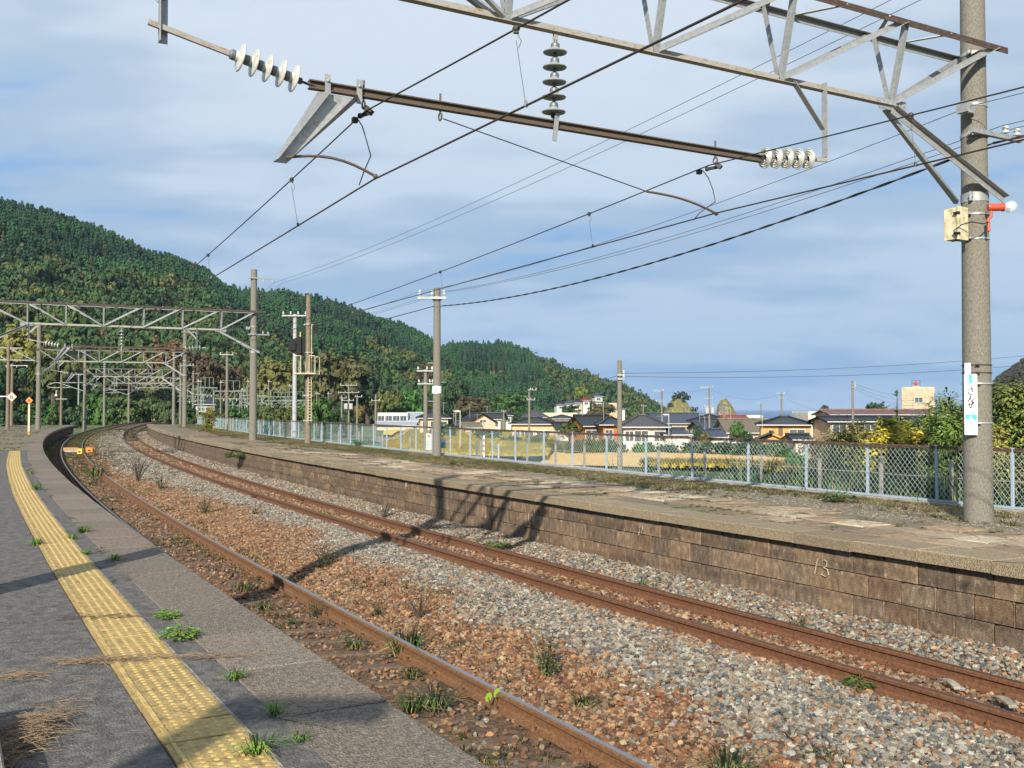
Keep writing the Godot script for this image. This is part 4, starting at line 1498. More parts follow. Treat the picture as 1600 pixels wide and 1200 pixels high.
func build_lineside() -> void:
	# rusty signal post with ladder, cage and a round black backboard seen from behind
	var p := on(481, 693, FAR_TOP)
	var d := -p.z
	var y := func(py: float) -> float: return at(481, py, d).y - FAR_TOP
	var x := func(px: float) -> float: return (px - 481.0) * d / FOCAL
	var t := thing("signal_post", "rusty brown signal post with ladder, cage and black backboard at the fence", "railway signal", Transform3D(Basis(), p))
	part("post", pole_shape(y.call(461), .145, .105), M.mast_brown, t)
	var sh := Shape.new()
	var poly := []
	for q in [[453, 533], [459, 529], [468, 526], [477, 529], [478, 548], [474, 554], [462, 554], [454, 550]]:
		poly.append(Vector3(x.call(q[0]), y.call(q[1]), 0))
	var mid := Vector3.ZERO
	for v in poly:
		mid += v / poly.size()
	for i in poly.size():
		var a: Vector3 = poly[i]
		var b: Vector3 = poly[(i + 1) % poly.size()]
		var z := Vector3(0, 0, .04)
		sh.tri(a + z, b + z, mid + z * 1.5, Vector3(0, 0, 1))
		sh.tri(a - z, b - z, mid - z, Vector3(0, 0, -1))
		sh.quad(a + z, b + z, b - z, a - z, ((a + b) * .5 - mid).normalized())
	part("backboard", sh, M.black, t)
	sh = Shape.new()
	sh.block(mid + Vector3(.12, 0, .1), Vector3(.06, .7, .12))
	sh.block(mid + Vector3(-.25, -.02, .08), Vector3(.3, .35, .1))
	part("lamp_case", sh, M.black, t)
	sh = Shape.new()
	sh.tube([Vector3(x.call(468.5), y.call(527), 0), Vector3(x.call(468.5), y.call(519), 0)], .03, 6)
	part("finial", sh, M.yellow_paint, t)
	for k in 2:
		sh = Shape.new()
		var yy: float = y.call(584)
		for q in [[463, 473], [486, 495]]:
			for e in 2:
				sh.tube([Vector3(x.call(q[e]), yy, .5 - k), Vector3(x.call(q[e]), y.call(557), .5 - k)], .018, 5)
			sh.tube([Vector3(x.call(q[0]), y.call(557), .5 - k), Vector3(x.call(q[1]), y.call(557), .5 - k)], .018, 5)
		sh.tube([Vector3(x.call(462), yy, .5 - k), Vector3(x.call(496), yy, .5 - k)], .025, 5)
		part("cage_rail", sh, M.cream_paint, t)
	sh = Shape.new()
	sh.block(Vector3(x.call(479), y.call(585), 0), Vector3(x.call(496) - x.call(462), .03, 1.0))
	part("cage_floor", sh, M.steel_rusty, t)
	sh = Shape.new()
	for e in 2:
		sh.tube([Vector3(x.call(483 + e * 5), y.call(660), .28), Vector3(x.call(483 + e * 5), y.call(508 if e else 580), .28)], .017, 5)
	for k in 17:
		var yy: float = lerpf(y.call(657), y.call(585), k / 16.0)
		sh.tube([Vector3(x.call(483), yy, .28), Vector3(x.call(488), yy, .28)], .012, 4)
	part("ladder", sh, M.cream_paint, t)
	for py in [507, 551, 618, 657]:
		part("band", band(.14, .06), M.steel, t, Transform3D(Basis(), Vector3(0, y.call(py), 0)))
	# bare pale pole right behind it
	var g := on(461, 688, FAR_TOP - .35)
	pole(461, 491, -g.z, FAR_TOP - 1.6, .15, "slim pale grey steel pole left of the rusty signal post, insulators on top", [[.1, .75, .75, 4]], M.mast_pale)
	# markers on the near platform end
	p = on(45, 679, NEAR_TOP)
	t = thing("marker_post", "orange diamond marker on a slim cream post on the near platform", "marker post", Transform3D(Basis(), p))
	var h := at(45, 632, -p.z).y - NEAR_TOP
	sh = Shape.new()
	sh.bevelled(Vector3(0, h * .5, 0), Vector3(.11, h, .08), .01)
	part("post", sh, plain(lin(.72, .62, .40), .6), t)
	sh = Shape.new()
	sh.bevelled(Vector3(0, .12, .0), Vector3(.115, .2, .085), .01)
	part("orange_foot", sh, M.orange_paint, t)
	var dia := Transform3D(Basis(Vector3.BACK, PI / 4), Vector3(0, h + .25, 0))
	sh = Shape.new()
	sh.box(dia, Vector3(.33, .33, .03))
	part("diamond", sh, M.orange_paint, t)
	sh = Shape.new()
	for q in [[0, .29], [-.04, .25], [.04, .25], [0, .21]]:
		sh.block(Vector3(q[0], h + q[1] + .0, .02), Vector3(.05, .05, .012))
	part("dark_spots", sh, M.dark_iron, t)
	var c := at(18.5, 620, 62.0)
	t = thing("diamond_sign", "white diamond sign with orange edge reading 6 on a white arm", "railway sign", Transform3D(Basis(), c))
	sh = Shape.new()
	sh.box(Transform3D(Basis(Vector3.BACK, PI / 4), Vector3.ZERO), Vector3(.44, .44, .03))
	part("edge", sh, plain(lin(.8, .30, .12), .5), t)
	sh = Shape.new()
	sh.box(Transform3D(Basis(Vector3.BACK, PI / 4), Vector3(0, 0, .006)), Vector3(.36, .36, .03))
	part("face", sh, M.white_paint, t)
	var tm := TextMesh.new()
	var sf := SystemFont.new()
	sf.font_names = PackedStringArray(["Droid Sans"])
	sf.font_weight = 700
	tm.font = sf
	tm.text = "6"
	tm.font_size = 32
	tm.pixel_size = .0125
	tm.depth = .01
	part("numeral", tm, M.black, t, Transform3D(Basis(), Vector3(0, 0, .027)))
	sh = Shape.new()
	sh.tube([Vector3(-.28, .02, -.03), Vector3(-2.2, .02, -.03)], .035, 6)
	part("arm", sh, M.white_paint, t)
	sh = Shape.new()
	sh.tube([Vector3(-2.2, .6, -.03), Vector3(-2.2, NEAR_TOP - c.y, -.03)], .06, 8)
	part("arm_post", sh, M.steel, t)
	# poles left of the line
	pole(19, 568, 96.0, .2, .15, "brown pole at the far left with a crossarm of drooping insulators", [[.2, .55, 1.6, 3, -1.0]], M.mast_brown)
	var pl := pole(96, 584, 112.0, .3, .14, "brown pole with a lamp arm behind the orange marker post, no crossarm at its head", [[2.85, .55, .75, 0]], M.mast_brown)
	sh = Shape.new()
	sh.tube([Vector3(-.5, 4.1, .15), Vector3(-.5, 3.7, .15)], .03, 6)
	sh.lathe(Transform3D(Basis(), Vector3(-.5, 3.45, .15)), [Vector2(0, 0), Vector2(.14, .0), Vector2(.16, .1), Vector2(.08, .25), Vector2(0, .26)], 10)
	part("lamp_head", sh, M.white_paint, pl)
	pole(123, 584, 150.0, .4, .12, "thin grey pole behind the left mast of the fourth gantry", [[.1, .7, .9, 3, -1.0]], M.steel)
	pole(355, 549, 104.0, -.3, .17, "concrete pole with a white crossarm right of the third gantry", [[.35, .75, .72, 2]], M.mast)
	# cantilever brackets left of the masts at the platform end
	for q in [[133, 118.0, 73, 600, "tubular cantilever bracket on the mast at the end of the near platform"], [202, 178.0, 163, 610, "small tubular cantilever bracket on the distant mast amid the trees"]]:
		var a := at(q[0], q[3], q[1])
		var k: float = q[1] / FOCAL
		t = thing("cantilever_bracket", q[4], "bracket", Transform3D(Basis(), a))
		var w: float = (q[0] - q[2]) * k
		sh = Shape.new()
		sh.tube([Vector3(0, .15, .0), Vector3(-w * .78, .15, 0), Vector3(-w * .95, -.05, 0), Vector3(-w, -.25, 0), Vector3(-w * .92, -.42, 0), Vector3(-w * .4, -.42, 0)], .045, 6)
		part("tube", sh, M.steel, t)
		sh = Shape.new()
		sh.tube([Vector3(-w * .7, .15, 0), Vector3(0, -.9, 0)], .04, 6)
		part("stay", sh, M.steel, t)
	# what casts the broad shadow across the near platform: a lamp post and a name sign just outside the picture
	t = thing("platform_lamp_post", "platform lamp post on the near platform, behind the photographer", "lamp post", Transform3D(Basis(), Vector3(-3.62, NEAR_TOP, 4.4)))
	part("shaft", pole_shape(5.3, .17, .15), M.mast, t)
	sh = Shape.new()
	sh.bevelled(Vector3(.3, 5.25, 0), Vector3(.9, .14, .25), .02)
	part("lamp_head", sh, M.steel, t)
	t = thing("platform_sign", "blank station sign on two posts behind the photographer", "station sign", Transform3D(Basis(Vector3.UP, .5), Vector3(-3.5, NEAR_TOP, 1.0)))
	for k in 2:
		sh = Shape.new()
		sh.tube([Vector3(-.5 + k, 0, 0), Vector3(-.5 + k, 2.1, 0)], .045, 8)
		part("leg", sh, M.steel, t)
	sh = Shape.new()
	sh.bevelled(Vector3(0, 1.75, .0), Vector3(1.1, .12, .03), .01)
	part("board", sh, M.white_paint, t)

func build_substation() -> void:
	# portal frames of pale green steel between the line and the hill
	var frames := [[303, 317, 603, 640, 190.0, 3], [314, 333, 590, 645, 170.0, 3], [345, 374, 595, 646, 165.0, 3], [383, 408, 603, 640, 180.0, 2], [411, 446, 605, 638, 195.0, 3], [447, 475, 612, 636, 205.0, 2], [283, 300, 607, 642, 200.0, 2], [364, 392, 610, 645, 185.0, 2], [425, 460, 613, 640, 190.0, 2]]
	var words := ["left of the concrete pole, low and narrow", "with two square loops on top beside the third gantry mast", "with a square loop just right of the crossarm pole", "left of the tall second gantry mast, bare top", "with curved horns between the second gantry mast and the pale pole", "right end of the row beside the rusty signal post", "leftmost of the row, half behind the gantry masts", "low frame in the shrubs below the crossarm pole", "low frame in the shrubs left of the pale pole"]
	for i in frames.size():
		var q: Array = frames[i]
		var d: float = q[4]
		var k := d / FOCAL
		var base := at((q[0] + q[1]) * .5, 640, d)
		base.y = lie(base.x, d)
		var t := thing("substation_frame", "pale green substation frame " + words[i], "substation frame", Transform3D(Basis(Vector3.UP, .3), base))
		var w: float = (q[1] - q[0]) * k
		var h := at(400, q[2], d).y - base.y
		for e in [-1, 1]:
			var sh := Shape.new()
			sh.bar(Vector3(e * w * .5, -.3, 0), Vector3(e * w * .5, h * .78, 0), .16, .16, Vector3.BACK)
			part("post", sh, M.green_steel, t)
		for z in [-.25, .25]:
			var sh := Shape.new()
			sh.bar(Vector3(-w * .8, h * .78, z), Vector3(w * .8, h * .78, z), .1, .14)
			sh.bar(Vector3(-w * .8, h * .62, z), Vector3(w * .8, h * .62, z), .1, .1)
			for m in 5:
				sh.bar(Vector3(-w * .8 + m * w * .32, h * .62, z), Vector3(-w * .8 + (m + 1) * w * .32, h * .78, z), .05, .05)
			part("beam", sh, M.green_steel, t)
		for m in q[5]:
			var sh := Shape.new()
			var x := lerpf(-w * .5, w * .5, (m + .5) / q[5])
			var u := w * .16
			if i == 4:
				sh.tube([Vector3(x - u, h * .78, 0), Vector3(x - u, h * .9, 0), Vector3(x, h, 0), Vector3(x + u, h * .92, 0)], .07, 5)
			else:
				sh.tube([Vector3(x - u, h * .78, 0), Vector3(x - u, h, 0), Vector3(x + u, h, 0), Vector3(x + u, h * .85, 0)], .06, 5)
			part("busbar_loop", sh, M.green_steel, t)
			part("insulator", little_insulator(Vector3(x, h * .62, .3), 2.2, -1.0), M.porcelain, t)
	var poles := [[345, 594, 150.0, "short concrete post inside the substation left of the crossarm pole"], [378, 606, 160.0, "thin brown post in the substation right of the crossarm pole"], [387, 593, 165.0, "taller post of the substation just left of the second gantry mast"], [420, 593, 170.0, "post of the substation with a drooping loop right of the second gantry mast"], [440, 618, 175.0, "short brown post of the substation left of the pale pole"], [452, 600, 175.0, "post of the substation right beside the pale pole"], [495, 612, 160.0, "small pole right of the rusty signal post"], [513, 612, 165.0, "second small pole right of the rusty signal post"], [310, 592, 140.0, "slim pole between the third and fourth gantry masts on the right"]]
	for q in poles:
		var p := at(q[0], 640, q[2])
		pole(q[0], q[1], q[2], lie(p.x, q[2]), .13, q[3], [[.35, .2, .55, 1]], M.mast, "post", "post")
# ---------------------------------------------------------------- village
func roof_slope(sh: Shape, a: Vector3, b: Vector3, c: Vector3, d: Vector3, ribs: Shape, pitch: float) -> void:   # eave a-b, ridge d-c; ribs run up it
	var n := (b - a).cross(d - a).normalized()
	if n.y < 0.0:
		n = -n
	sh.quad(a, b, c, d, n)
	sh.quad(a - n * .16, b - n * .16, c - n * .16, d - n * .16, -n)
	sh.quad(a, b, b - n * .16, a - n * .16, Vector3(n.x, -n.y, n.z).normalized())
	var e := (b - a).length()
	var u := (b - a) / e
	var top0 := (d - a).dot(u)
	var top1 := (c - a).dot(u)
	var rise := (d - a) - u * top0
	var m := int(e / pitch)
	for k in range(1, m):
		var x := k * pitch
		var f := 1.0
		if x < top0:
			f = x / top0
		elif x > top1:
			f = (e - x) / maxf(e - top1, .001)
		if f > .05:
			ribs.bar(a + u * x + n * .02, a + u * x + rise * f + n * .02, .09, .05, n)

func window_part(t: Node3D, c: Vector3, w: float, h: float, n: Vector3, wide := 2) -> void:
	var x := Vector3.UP.cross(n).normalized()
	var b := Basis(x, Vector3.UP, n)
	var sh := Shape.new()
	for q in [[0, h * .5, w + .12, .09], [0, -h * .5, w + .12, .09], [-w * .5, 0, .09, h], [w * .5, 0, .09, h]]:
		sh.box(Transform3D(b, c + x * q[0] + Vector3.UP * q[1] + n * .03), Vector3(q[2], q[3], .12))
	for k in range(1, wide):
		sh.box(Transform3D(b, c + x * (w * (float(k) / wide - .5)) + n * .025), Vector3(.06, h, .08))
	var f := part("window", sh, M.sash, t)
	sh = Shape.new()
	sh.box(Transform3D(b, c + n * .01), Vector3(w, h, .03))
	part("pane", sh, M.pane, f)

# x0, x1: the ends of the roof in the picture; ridge, eave: its heights there; d: metres ahead
func house(label: String, x0: float, x1: float, ridge: float, eave: float, d: float, kind: String, wall: Material, roof: Material, turn := 0.0, depth := 8.0, wins := [], tall := -1.0, category := "house", called := "house") -> Node3D:
	var k := d / FOCAL
	var c := at((x0 + x1) * .5, 640, d)
	var ground := lie(c.x, d)
	var t := thing(called, label, category, Transform3D(Basis(Vector3.UP, turn), Vector3(c.x, ground, c.z)))
	var w := (x1 - x0) * k / maxf(.6, cos(turn))
	var ye := at(800, eave, d).y - ground
	var yr := at(800, ridge, d).y - ground
	if ye < 2.2:
		ground -= 2.6 - ye
		t.position.y = ground
		yr += 2.6 - ye
		ye = 2.6
	var over := .55 if kind != "flat" else .0
	var bw := w - over * 2.0
	var bd := depth - over * 2.0
	var sh := Shape.new()
	sh.block(Vector3(0, ye * .5 - .3, 0), Vector3(bw, ye + .6, bd))
	var gable := kind == "gable"
	var front := kind == "front"
	if gable:
		for s in [-1, 1]:
			sh.tri(Vector3(s * bw * .5, ye, -bd * .5), Vector3(s * bw * .5, ye, bd * .5), Vector3(s * bw * .5, yr - .25, 0), Vector3(s, 0, 0))
	if front:
		for s in [-1, 1]:
			sh.tri(Vector3(-bw * .5, ye, s * bd * .5), Vector3(bw * .5, ye, s * bd * .5), Vector3(0, yr - .25, s * bd * .5), Vector3(0, 0, s))
	part("wall", sh, wall, t)
	sh = Shape.new()
	var ribs := Shape.new()
	var hw := w * .5
	var hd := depth * .5
	var pitch := .42 if d < 210 else .8
	var cap := Shape.new()
	if kind == "flat":
		sh.bevelled(Vector3(0, (ye + yr) * .5, 0), Vector3(w, maxf(.3, yr - ye), depth), .08)
	elif front:
		for s in [-1, 1]:
			roof_slope(sh, Vector3(s * hw, ye, hd), Vector3(s * hw, ye, -hd), Vector3(0, yr, -hd), Vector3(0, yr, hd), ribs, pitch)
		cap.tube([Vector3(0, yr + .06, hd), Vector3(0, yr + .06, -hd)], .16, 6)
	else:
		var rl := hw if gable else maxf(hw - hd * .85, hw * .12)
		for s in [-1, 1]:
			roof_slope(sh, Vector3(-hw, ye, s * hd), Vector3(hw, ye, s * hd), Vector3(rl, yr, 0), Vector3(-rl, yr, 0), ribs, pitch)
			if not gable:
				roof_slope(sh, Vector3(s * hw, ye, -hd), Vector3(s * hw, ye, hd), Vector3(s * rl, yr, .001), Vector3(s * rl, yr, -.001), ribs, pitch)
				for z in [-1, 1]:
					cap.tube([Vector3(s * rl, yr + .05, 0), Vector3(s * hw, ye + .06, z * hd)], .13, 5)
		cap.tube([Vector3(-rl - .1, yr + .07, 0), Vector3(rl + .1, yr + .07, 0)], .17, 6)
	var r := part("roof", sh, roof, t)
	if kind != "flat" and int(x0) % 3 != 1:
		var ae := Shape.new()
		var ax := (.3 if int(x0) % 2 else -.25) * w
		ae.bar(Vector3(ax, yr - .8, .2), Vector3(ax, yr + 1.7, .2), .05, .05, Vector3.BACK)
		ae.bar(Vector3(ax - .7, yr + 1.5, .2), Vector3(ax + .7, yr + 1.5, .2), .03, .03)
		for m in 6:
			ae.bar(Vector3(ax - .6 + m * .24, yr + 1.5, -.15), Vector3(ax - .6 + m * .24, yr + 1.5, .55), .025, .025)
		part("aerial", ae, M.steel, t)
	if kind != "flat" and kind != "front":
		var gu := Shape.new()
		for s in [-1, 1]:
			gu.tube([Vector3(-w * .5, ye - .05, s * (depth * .5 + .05)), Vector3(w * .5, ye - .05, s * (depth * .5 + .05))], .07, 5)
		gu.tube([Vector3(bw * .48, ye - .1, bd * .5 + .08), Vector3(bw * .48, .2, bd * .5 + .08)], .05, 5)
		part("gutter", gu, M.sash, t)
	if ribs.P.size():
		part("tile_rows", ribs, roof, r).set_meta("kind", "stuff")
	if cap.P.size():
		part("ridge_cap", cap, roof, r)
	for q in wins:                                       # [along 0..1, height above the ground, width, height]
		window_part(t, Vector3(lerpf(-bw * .5, bw * .5, q[0]), ye + q[1], bd * .5), q[2], q[3], Vector3(0, 0, 1), 3 if q[2] > 2.0 else 2)
	return t

func build_town() -> void:
	M.sash = plain(lin(.55, .56, .56), .4)
	M.pane = plain(lin(.10, .12, .14), .08, .3)
	var tile := func(c: Color, k: int) -> StandardMaterial3D:
		return grained(noise_picture(0.03, ramp3(Color(c.r * .7, c.g * .7, c.b * .7), c, Color(c.r * 1.3, c.g * 1.3, c.b * 1.3)), k, 256, .7), Vector3(.6, .6, .6), .42)
	var black: Material = tile.call(Color(.13, .14, .16), 111)
	var grey: Material = tile.call(Color(.26, .25, .26), 112)
	var blue: Material = tile.call(Color(.21, .24, .30), 113)
	var brown: Material = tile.call(Color(.40, .37, .30), 114)
	var reddish: Material = tile.call(Color(.44, .33, .30), 115)
	var red: Material = tile.call(Color(.50, .16, .13), 116)
	var metal: Material = tile.call(Color(.55, .58, .62), 117)
	var wallm := func(c: Color, k: int) -> StandardMaterial3D:
		return grained(noise_picture(0.02, ramp3(Color(c.r * .86, c.g * .85, c.b * .83), c, Color(c.r * 1.05, c.g * 1.05, c.b * 1.05)), k, 256, .7), Vector3(.3, .12, .3), .9)
	var beige: Material = wallm.call(Color(.72, .65, .54), 121)
	var white: Material = wallm.call(Color(.76, .76, .74), 122)
	var yellow: Material = wallm.call(Color(.76, .62, .39), 123)
	var orange: Material = wallm.call(Color(.68, .43, .19), 124)
	var peach: Material = wallm.call(Color(.77, .67, .60), 125)
	var cream: Material = wallm.call(Color(.78, .74, .64), 126)
	var stripe: Material = wallm.call(Color(.74, .68, .58), 127)
	var two := [[.25, -1.2, 1.7, 1.0], [.7, -1.2, 1.7, 1.0]]
	# the long white building with a metal roof
	var t := house("long white hall with four big upper windows below the wooded hillside", 594, 640, 645, 646.5, 235.0, "flat", white, white, .0, 9.0, [[.12, -1.2, 1.5, 1.5], [.37, -1.2, 1.6, 1.5], [.62, -1.2, 1.6, 1.5], [.86, -1.2, 1.5, 1.5]])
	house("pale metal roofed wing joined to the right end of the long white hall", 637, 668, 645, 657, 236.0, "gable", white, metal, .0, 10.0)
	house("low blue grey roof in front of the long white hall", 588, 653, 659, 664, 226.0, "gable", cream, metal, .0, 7.0)
	house("beige two storey house with dark hipped roof behind the white banded pole", 651, 703, 643, 653, 175.0, "hip", beige, black, .12, 9.0, [[.18, -1.0, 1.0, .8], [.5, -1.05, 1.3, 1.0], [.85, -1.0, 1.1, .9], [.3, -3.4, 1.6, 1.3], [.7, -3.4, 1.6, 1.3]])
	house("peach gabled house with sweeping dark roof right of the street lamp", 722, 768, 646, 660, 195.0, "front", peach, black, .25, 12.0, [[.5, .3, 1.3, .5], [.3, -1.4, 1.4, 1.0]])
	house("small brown roofed shed in front of the peach gabled house", 719, 752, 661, 668, 178.0, "gable", beige, brown, .2, 6.0)
	house("low dark roof between the beige house and the street lamp", 702, 728, 658, 668, 205.0, "hip", white, blue, .0, 8.0)
	house("dark gabled roof behind the peach house, upper of two", 752, 790, 645, 655, 232.0, "gable", white, black, -.15, 9.0, two)
	house("white walled house with dark hipped roof left of the twin pole", 772, 800, 641, 649, 262.0, "hip", white, black, .1, 9.0, two)
	house("grey house with a dark roof behind the twin pole", 818, 852, 641, 652, 250.0, "hip", stripe, grey, .2, 9.0, two)
	house("wide beige house with low dark hipped roof behind the rice field", 799, 872, 652, 662, 165.0, "hip", beige, black, -.1, 9.0, [[.12, -1.6, 1.2, 1.0], [.35, -1.6, 2.2, 1.1], [.75, -1.6, 2.2, 1.1]])
	house("long cream flat building on the rise above the orange houses", 848, 900, 645, 646.5, 270.0, "flat", cream, cream, .05, 8.0, [])
	house("cream house with small dark roof below the long cream building", 858, 898, 649, 654, 235.0, "hip", cream, black, .1, 9.0, [[.6, -1.0, 1.4, .9], [.2, -1.0, 1.0, .9]])
	house("low dark roof right of the wide beige house", 862, 900, 660, 672, 160.0, "gable", white, black, .2, 8.0)
	house("orange walled house with steep black roof, left of the two", 896, 948, 649.5, 665, 140.0, "gable", orange, black, .22, 9.0, [[.35, -1.15, 2.6, 1.2]])
	t = house("orange walled house with black roof and red shutter, right of the two", 932, 975, 652, 663, 132.0, "hip", orange, black, .0, 8.0, [[.3, -1.3, 1.0, 1.3]])
	var sh := Shape.new()
	sh.block(Vector3(.75, at(800, 663, 132).y - t.position.y - 1.35, 3.48), Vector3(1.3, .9, .06))
	part("red_shutter", sh, M.red_paint, t, Transform3D(Basis(), Vector3(0, 0, 0)))
	house("white walled house with wide grey hipped roof behind the tall thin pole", 964, 1042, 649, 666, 120.0, "hip", white, grey, -.05, 9.0, [[.14, -1.1, 1.0, 1.2], [.42, -1.1, 1.6, 1.3], [.85, -1.1, 1.3, 1.2]])
	house("large hall with a long blue grey roof behind the grey roofed house", 1013, 1092, 646, 661, 205.0, "gable", stripe, blue, .02, 14.0)
	house("black gabled roof right of the long blue grey roof", 1088, 1128, 648, 658, 192.0, "hip", white, black, .3, 9.0, two)
	house("low blue grey roof below the black gabled roof", 1082, 1122, 659, 669, 165.0, "gable", peach, blue, .1, 8.0, [[.5, -1.0, 2.2, .9]])
	house("low dark roofed shed behind the fence left of the small conifer", 1022, 1070, 670, 678, 118.0, "gable", white, blue, .15, 7.0)
	house("small black roofed porch house left of the cream wall", 1092, 1125, 671, 682, 125.0, "gable", white, blue, .1, 7.0)
	house("cream walled house under a wide brown grey roof", 1122, 1197, 655, 675, 150.0, "gable", cream, brown, .0, 11.0, [[.15, -.9, 2.0, 1.1], [.45, -.9, 1.6, 1.0]])
	house("long red roof low in front of the sea rock", 1122, 1165, 649.5, 653, 260.0, "gable", stripe, red, .0, 9.0)
	house("small white building right of the long red roof", 1162, 1186, 649, 650, 265.0, "flat", white, white, .0, 8.0)
	t = house("yellow two storey house with black hipped roof, brown shutter", 1183, 1268, 651, 663, 128.0, "hip", yellow, black, -.22, 9.0, [[.72, -.95, 1.9, .75]])
	sh = Shape.new()
	sh.block(Vector3(-.65, at(800, 663, 128).y - t.position.y - .75, 3.98), Vector3(.55, 1.15, .06))
	part("brown_shutter", sh, plain(lin(.12, .06, .04), .6), t, Transform3D(Basis(), Vector3(0, 0, 0)))
	house("small black tiled gable in front of the yellow house", 1178, 1232, 675.5, 687, 112.0, "front", yellow, black, -.2, 5.0)
	house("low black roof at the right foot of the yellow house", 1228, 1263, 679, 686, 115.0, "gable", white, black, .0, 5.0)
	house("white flat roofed building behind the yellow house", 1250, 1290, 643.5, 645, 180.0, "flat", white, white, .0, 10.0)
	house("long hall with a rounded red brown roof in front of the beige tower", 1281, 1462, 641, 647.5, 150.0, "gable", stripe, reddish, .0, 9.0)
	house("low black roofs in front of the long red brown hall", 1276, 1402, 651, 658, 120.0, "gable", beige, black, .0, 8.0, [[.12, -.8, 1.6, .9], [.5, -.8, 2.2, .9]])
	house("black roof half hidden by shrubs right of the beige tower", 1396, 1470, 652, 663, 112.0, "hip", stripe, black, .0, 8.0)
	# beige tower with railing and red lamp
	t = house("square beige tower with one dark window and a red lamp on top", 1412, 1456, 606, 607, 172.0, "flat", stripe, stripe, -.36, 4.6, [[.52, -2.0, 1.3, .85]], -1.0, "tower", "fire_tower")
	var ty := at(1430, 606, 172).y - t.position.y
	for k in 9:
		sh = Shape.new()
		sh.block(Vector3(0, ty - .45 - k * .42, 2.51), Vector3(4.8, .03, .02))
		part("siding_joint", sh, plain(lin(.36, .31, .24), .9), t)
	sh = Shape.new()
	sh.bevelled(Vector3(-.25, ty + .12, 0), Vector3(1.2, .35, 1.2), .03)
	part("plinth", sh, stripe, t)
	sh = Shape.new()
	for q in [[-.9, .6], [.4, .6], [-.9, -.6], [.4, -.6]]:
		sh.bar(Vector3(q[0], ty + .2, q[1]), Vector3(q[0], ty + 1.3, q[1]), .05, .05, Vector3.BACK)
	for z in [-.6, .6]:
		for yy in [.8, 1.3]:
			sh.bar(Vector3(-.9, ty + yy, z), Vector3(.4, ty + yy, z), .04, .04)
	part("railing", sh, M.dark_iron, t)
	sh = Shape.new()
	sh.lathe(Transform3D(Basis(), Vector3(-.25, ty + .3, 0)), [Vector2(0, 0), Vector2(.18, 0), Vector2(.18, .2), Vector2(.28, .25), Vector2(.28, .6), Vector2(.12, .75), Vector2(.1, 1.0), Vector2(0, 1.05)], 10)
	part("red_lamp", sh, M.red_paint, t)
	# houses on the far slope
	var far := [[866, 884, 628, 632.5, "leftmost white house of the hillside cluster", white, black], [880, 899, 625, 631, "white gabled house second from the left in the hillside cluster", white, blue], [894, 909, 624, 629, "dark roofed house in the middle of the hillside cluster", stripe, black], [907, 921, 621.5, 626, "red roofed house of the hillside cluster", white, red], [925, 941, 615.5, 619.5, "uppermost white house standing above the hillside cluster", white, blue], [926, 943, 623, 628, "white house below the uppermost one of the hillside cluster", white, black], [948, 961, 629.5, 631, "flat beige building right of the hillside cluster", beige, beige], [956, 976, 635, 639, "white house low on the slope behind the tall thin pole", white, grey]]
	for q in far:
		house(q[4], q[0], q[1], q[2], q[3], 430.0, "hip" if q[2] != 629.5 else "flat", q[5], q[6], .15, 6.5, [[.5, -1.2, 1.8, 1.0]])
	house("dark roofed house behind the substation frames, pale wall", 310, 346, 621, 632, 215.0, "hip", white, black, .1, 11.0, [[.3, -1.0, 1.4, .8], [.7, -1.0, 1.4, .8]])
	house("long black roof among the trees left of the third gantry mast", 214, 266, 621, 638, 235.0, "gable", stripe, black, -.1, 11.0)
	house("small grey shed with slanting roof at the trackside trees", 228, 244, 634, 641, 205.0, "gable", stripe, metal, .5, 5.0)
	# poles of the village: px, head, metres ahead, arms
	var ps := [
		[665, 577, 58.0, "thin pole with two crossarms left of the white banded pole", [[.1, .5, .5, 4], [.85, .45, .5, 3]]],
		[968, 563, 50.0, "tall thin concrete pole standing in the stubble field", [[.75, .12, .22, 1], [.95, .12, .22, 1]]],
		[545, 601, 150.0, "thick pole loaded with crossarms and a transformer right of the signal post", [[.1, 1.3, 1.3, 4], [1.2, 1.6, 1.6, 4], [2.4, 1.0, .8, 3]]],
		[558, 617, 150.0, "thin pole right of the pole with the transformer", [[.3, .3, .8, 2]]],
		[534, 617, 155.0, "thin pole left of the pole with the transformer", [[.5, .3, .8, 2]]],
		[587, 616, 140.0, "leaning thin pole left of the long white hall", [[.9, .6, .6, 2]]],
		[827, 608, 120.0, "pole with pairs of crossarms in front of the wide beige house", [[.1, .2, .9, 3], [1.3, .35, .7, 3]]],
		[1034, 610, 150.0, "pole with a row of black insulators left of the sea rock", [[.1, 1.4, .3, 5], [1.7, .9, .1, 2]]],
		[1108, 605, 140.0, "pole with transformer drums in front of the sea rock's left side", [[.1, 1.3, .2, 5], [1.6, .7, .2, 3], [2.7, .7, .2, 2]]],
		[1131, 628, 170.0, "thin bare pole in front of the sea rock", [[.3, .2, .2, 1]]],
		[1189, 630, 200.0, "thin pole with a short lamp arm left of the yellow house", [[.1, .8, .1, 1]]],
		[1221, 613, 150.0, "pole with two crossarms rising behind the yellow house", [[.2, .8, .5, 4], [.9, .4, .8, 3]]],
		[1332, 595, 105.0, "plain pole with wires fanning right, in front of the red brown hall", [[.35, .1, .35, 1], [.7, .1, .35, 1]]],
		[787, 640, 190.0, "small pole among the roofs left of the twin pole", [[.3, .5, .5, 2]]],
		[712, 640, 185.0, "small pole behind the street lamp", [[.3, .5, .5, 2]]],
		[1005, 632, 185.0, "small pole behind the grey hipped roof", [[.3, .4, .6, 2]]]]
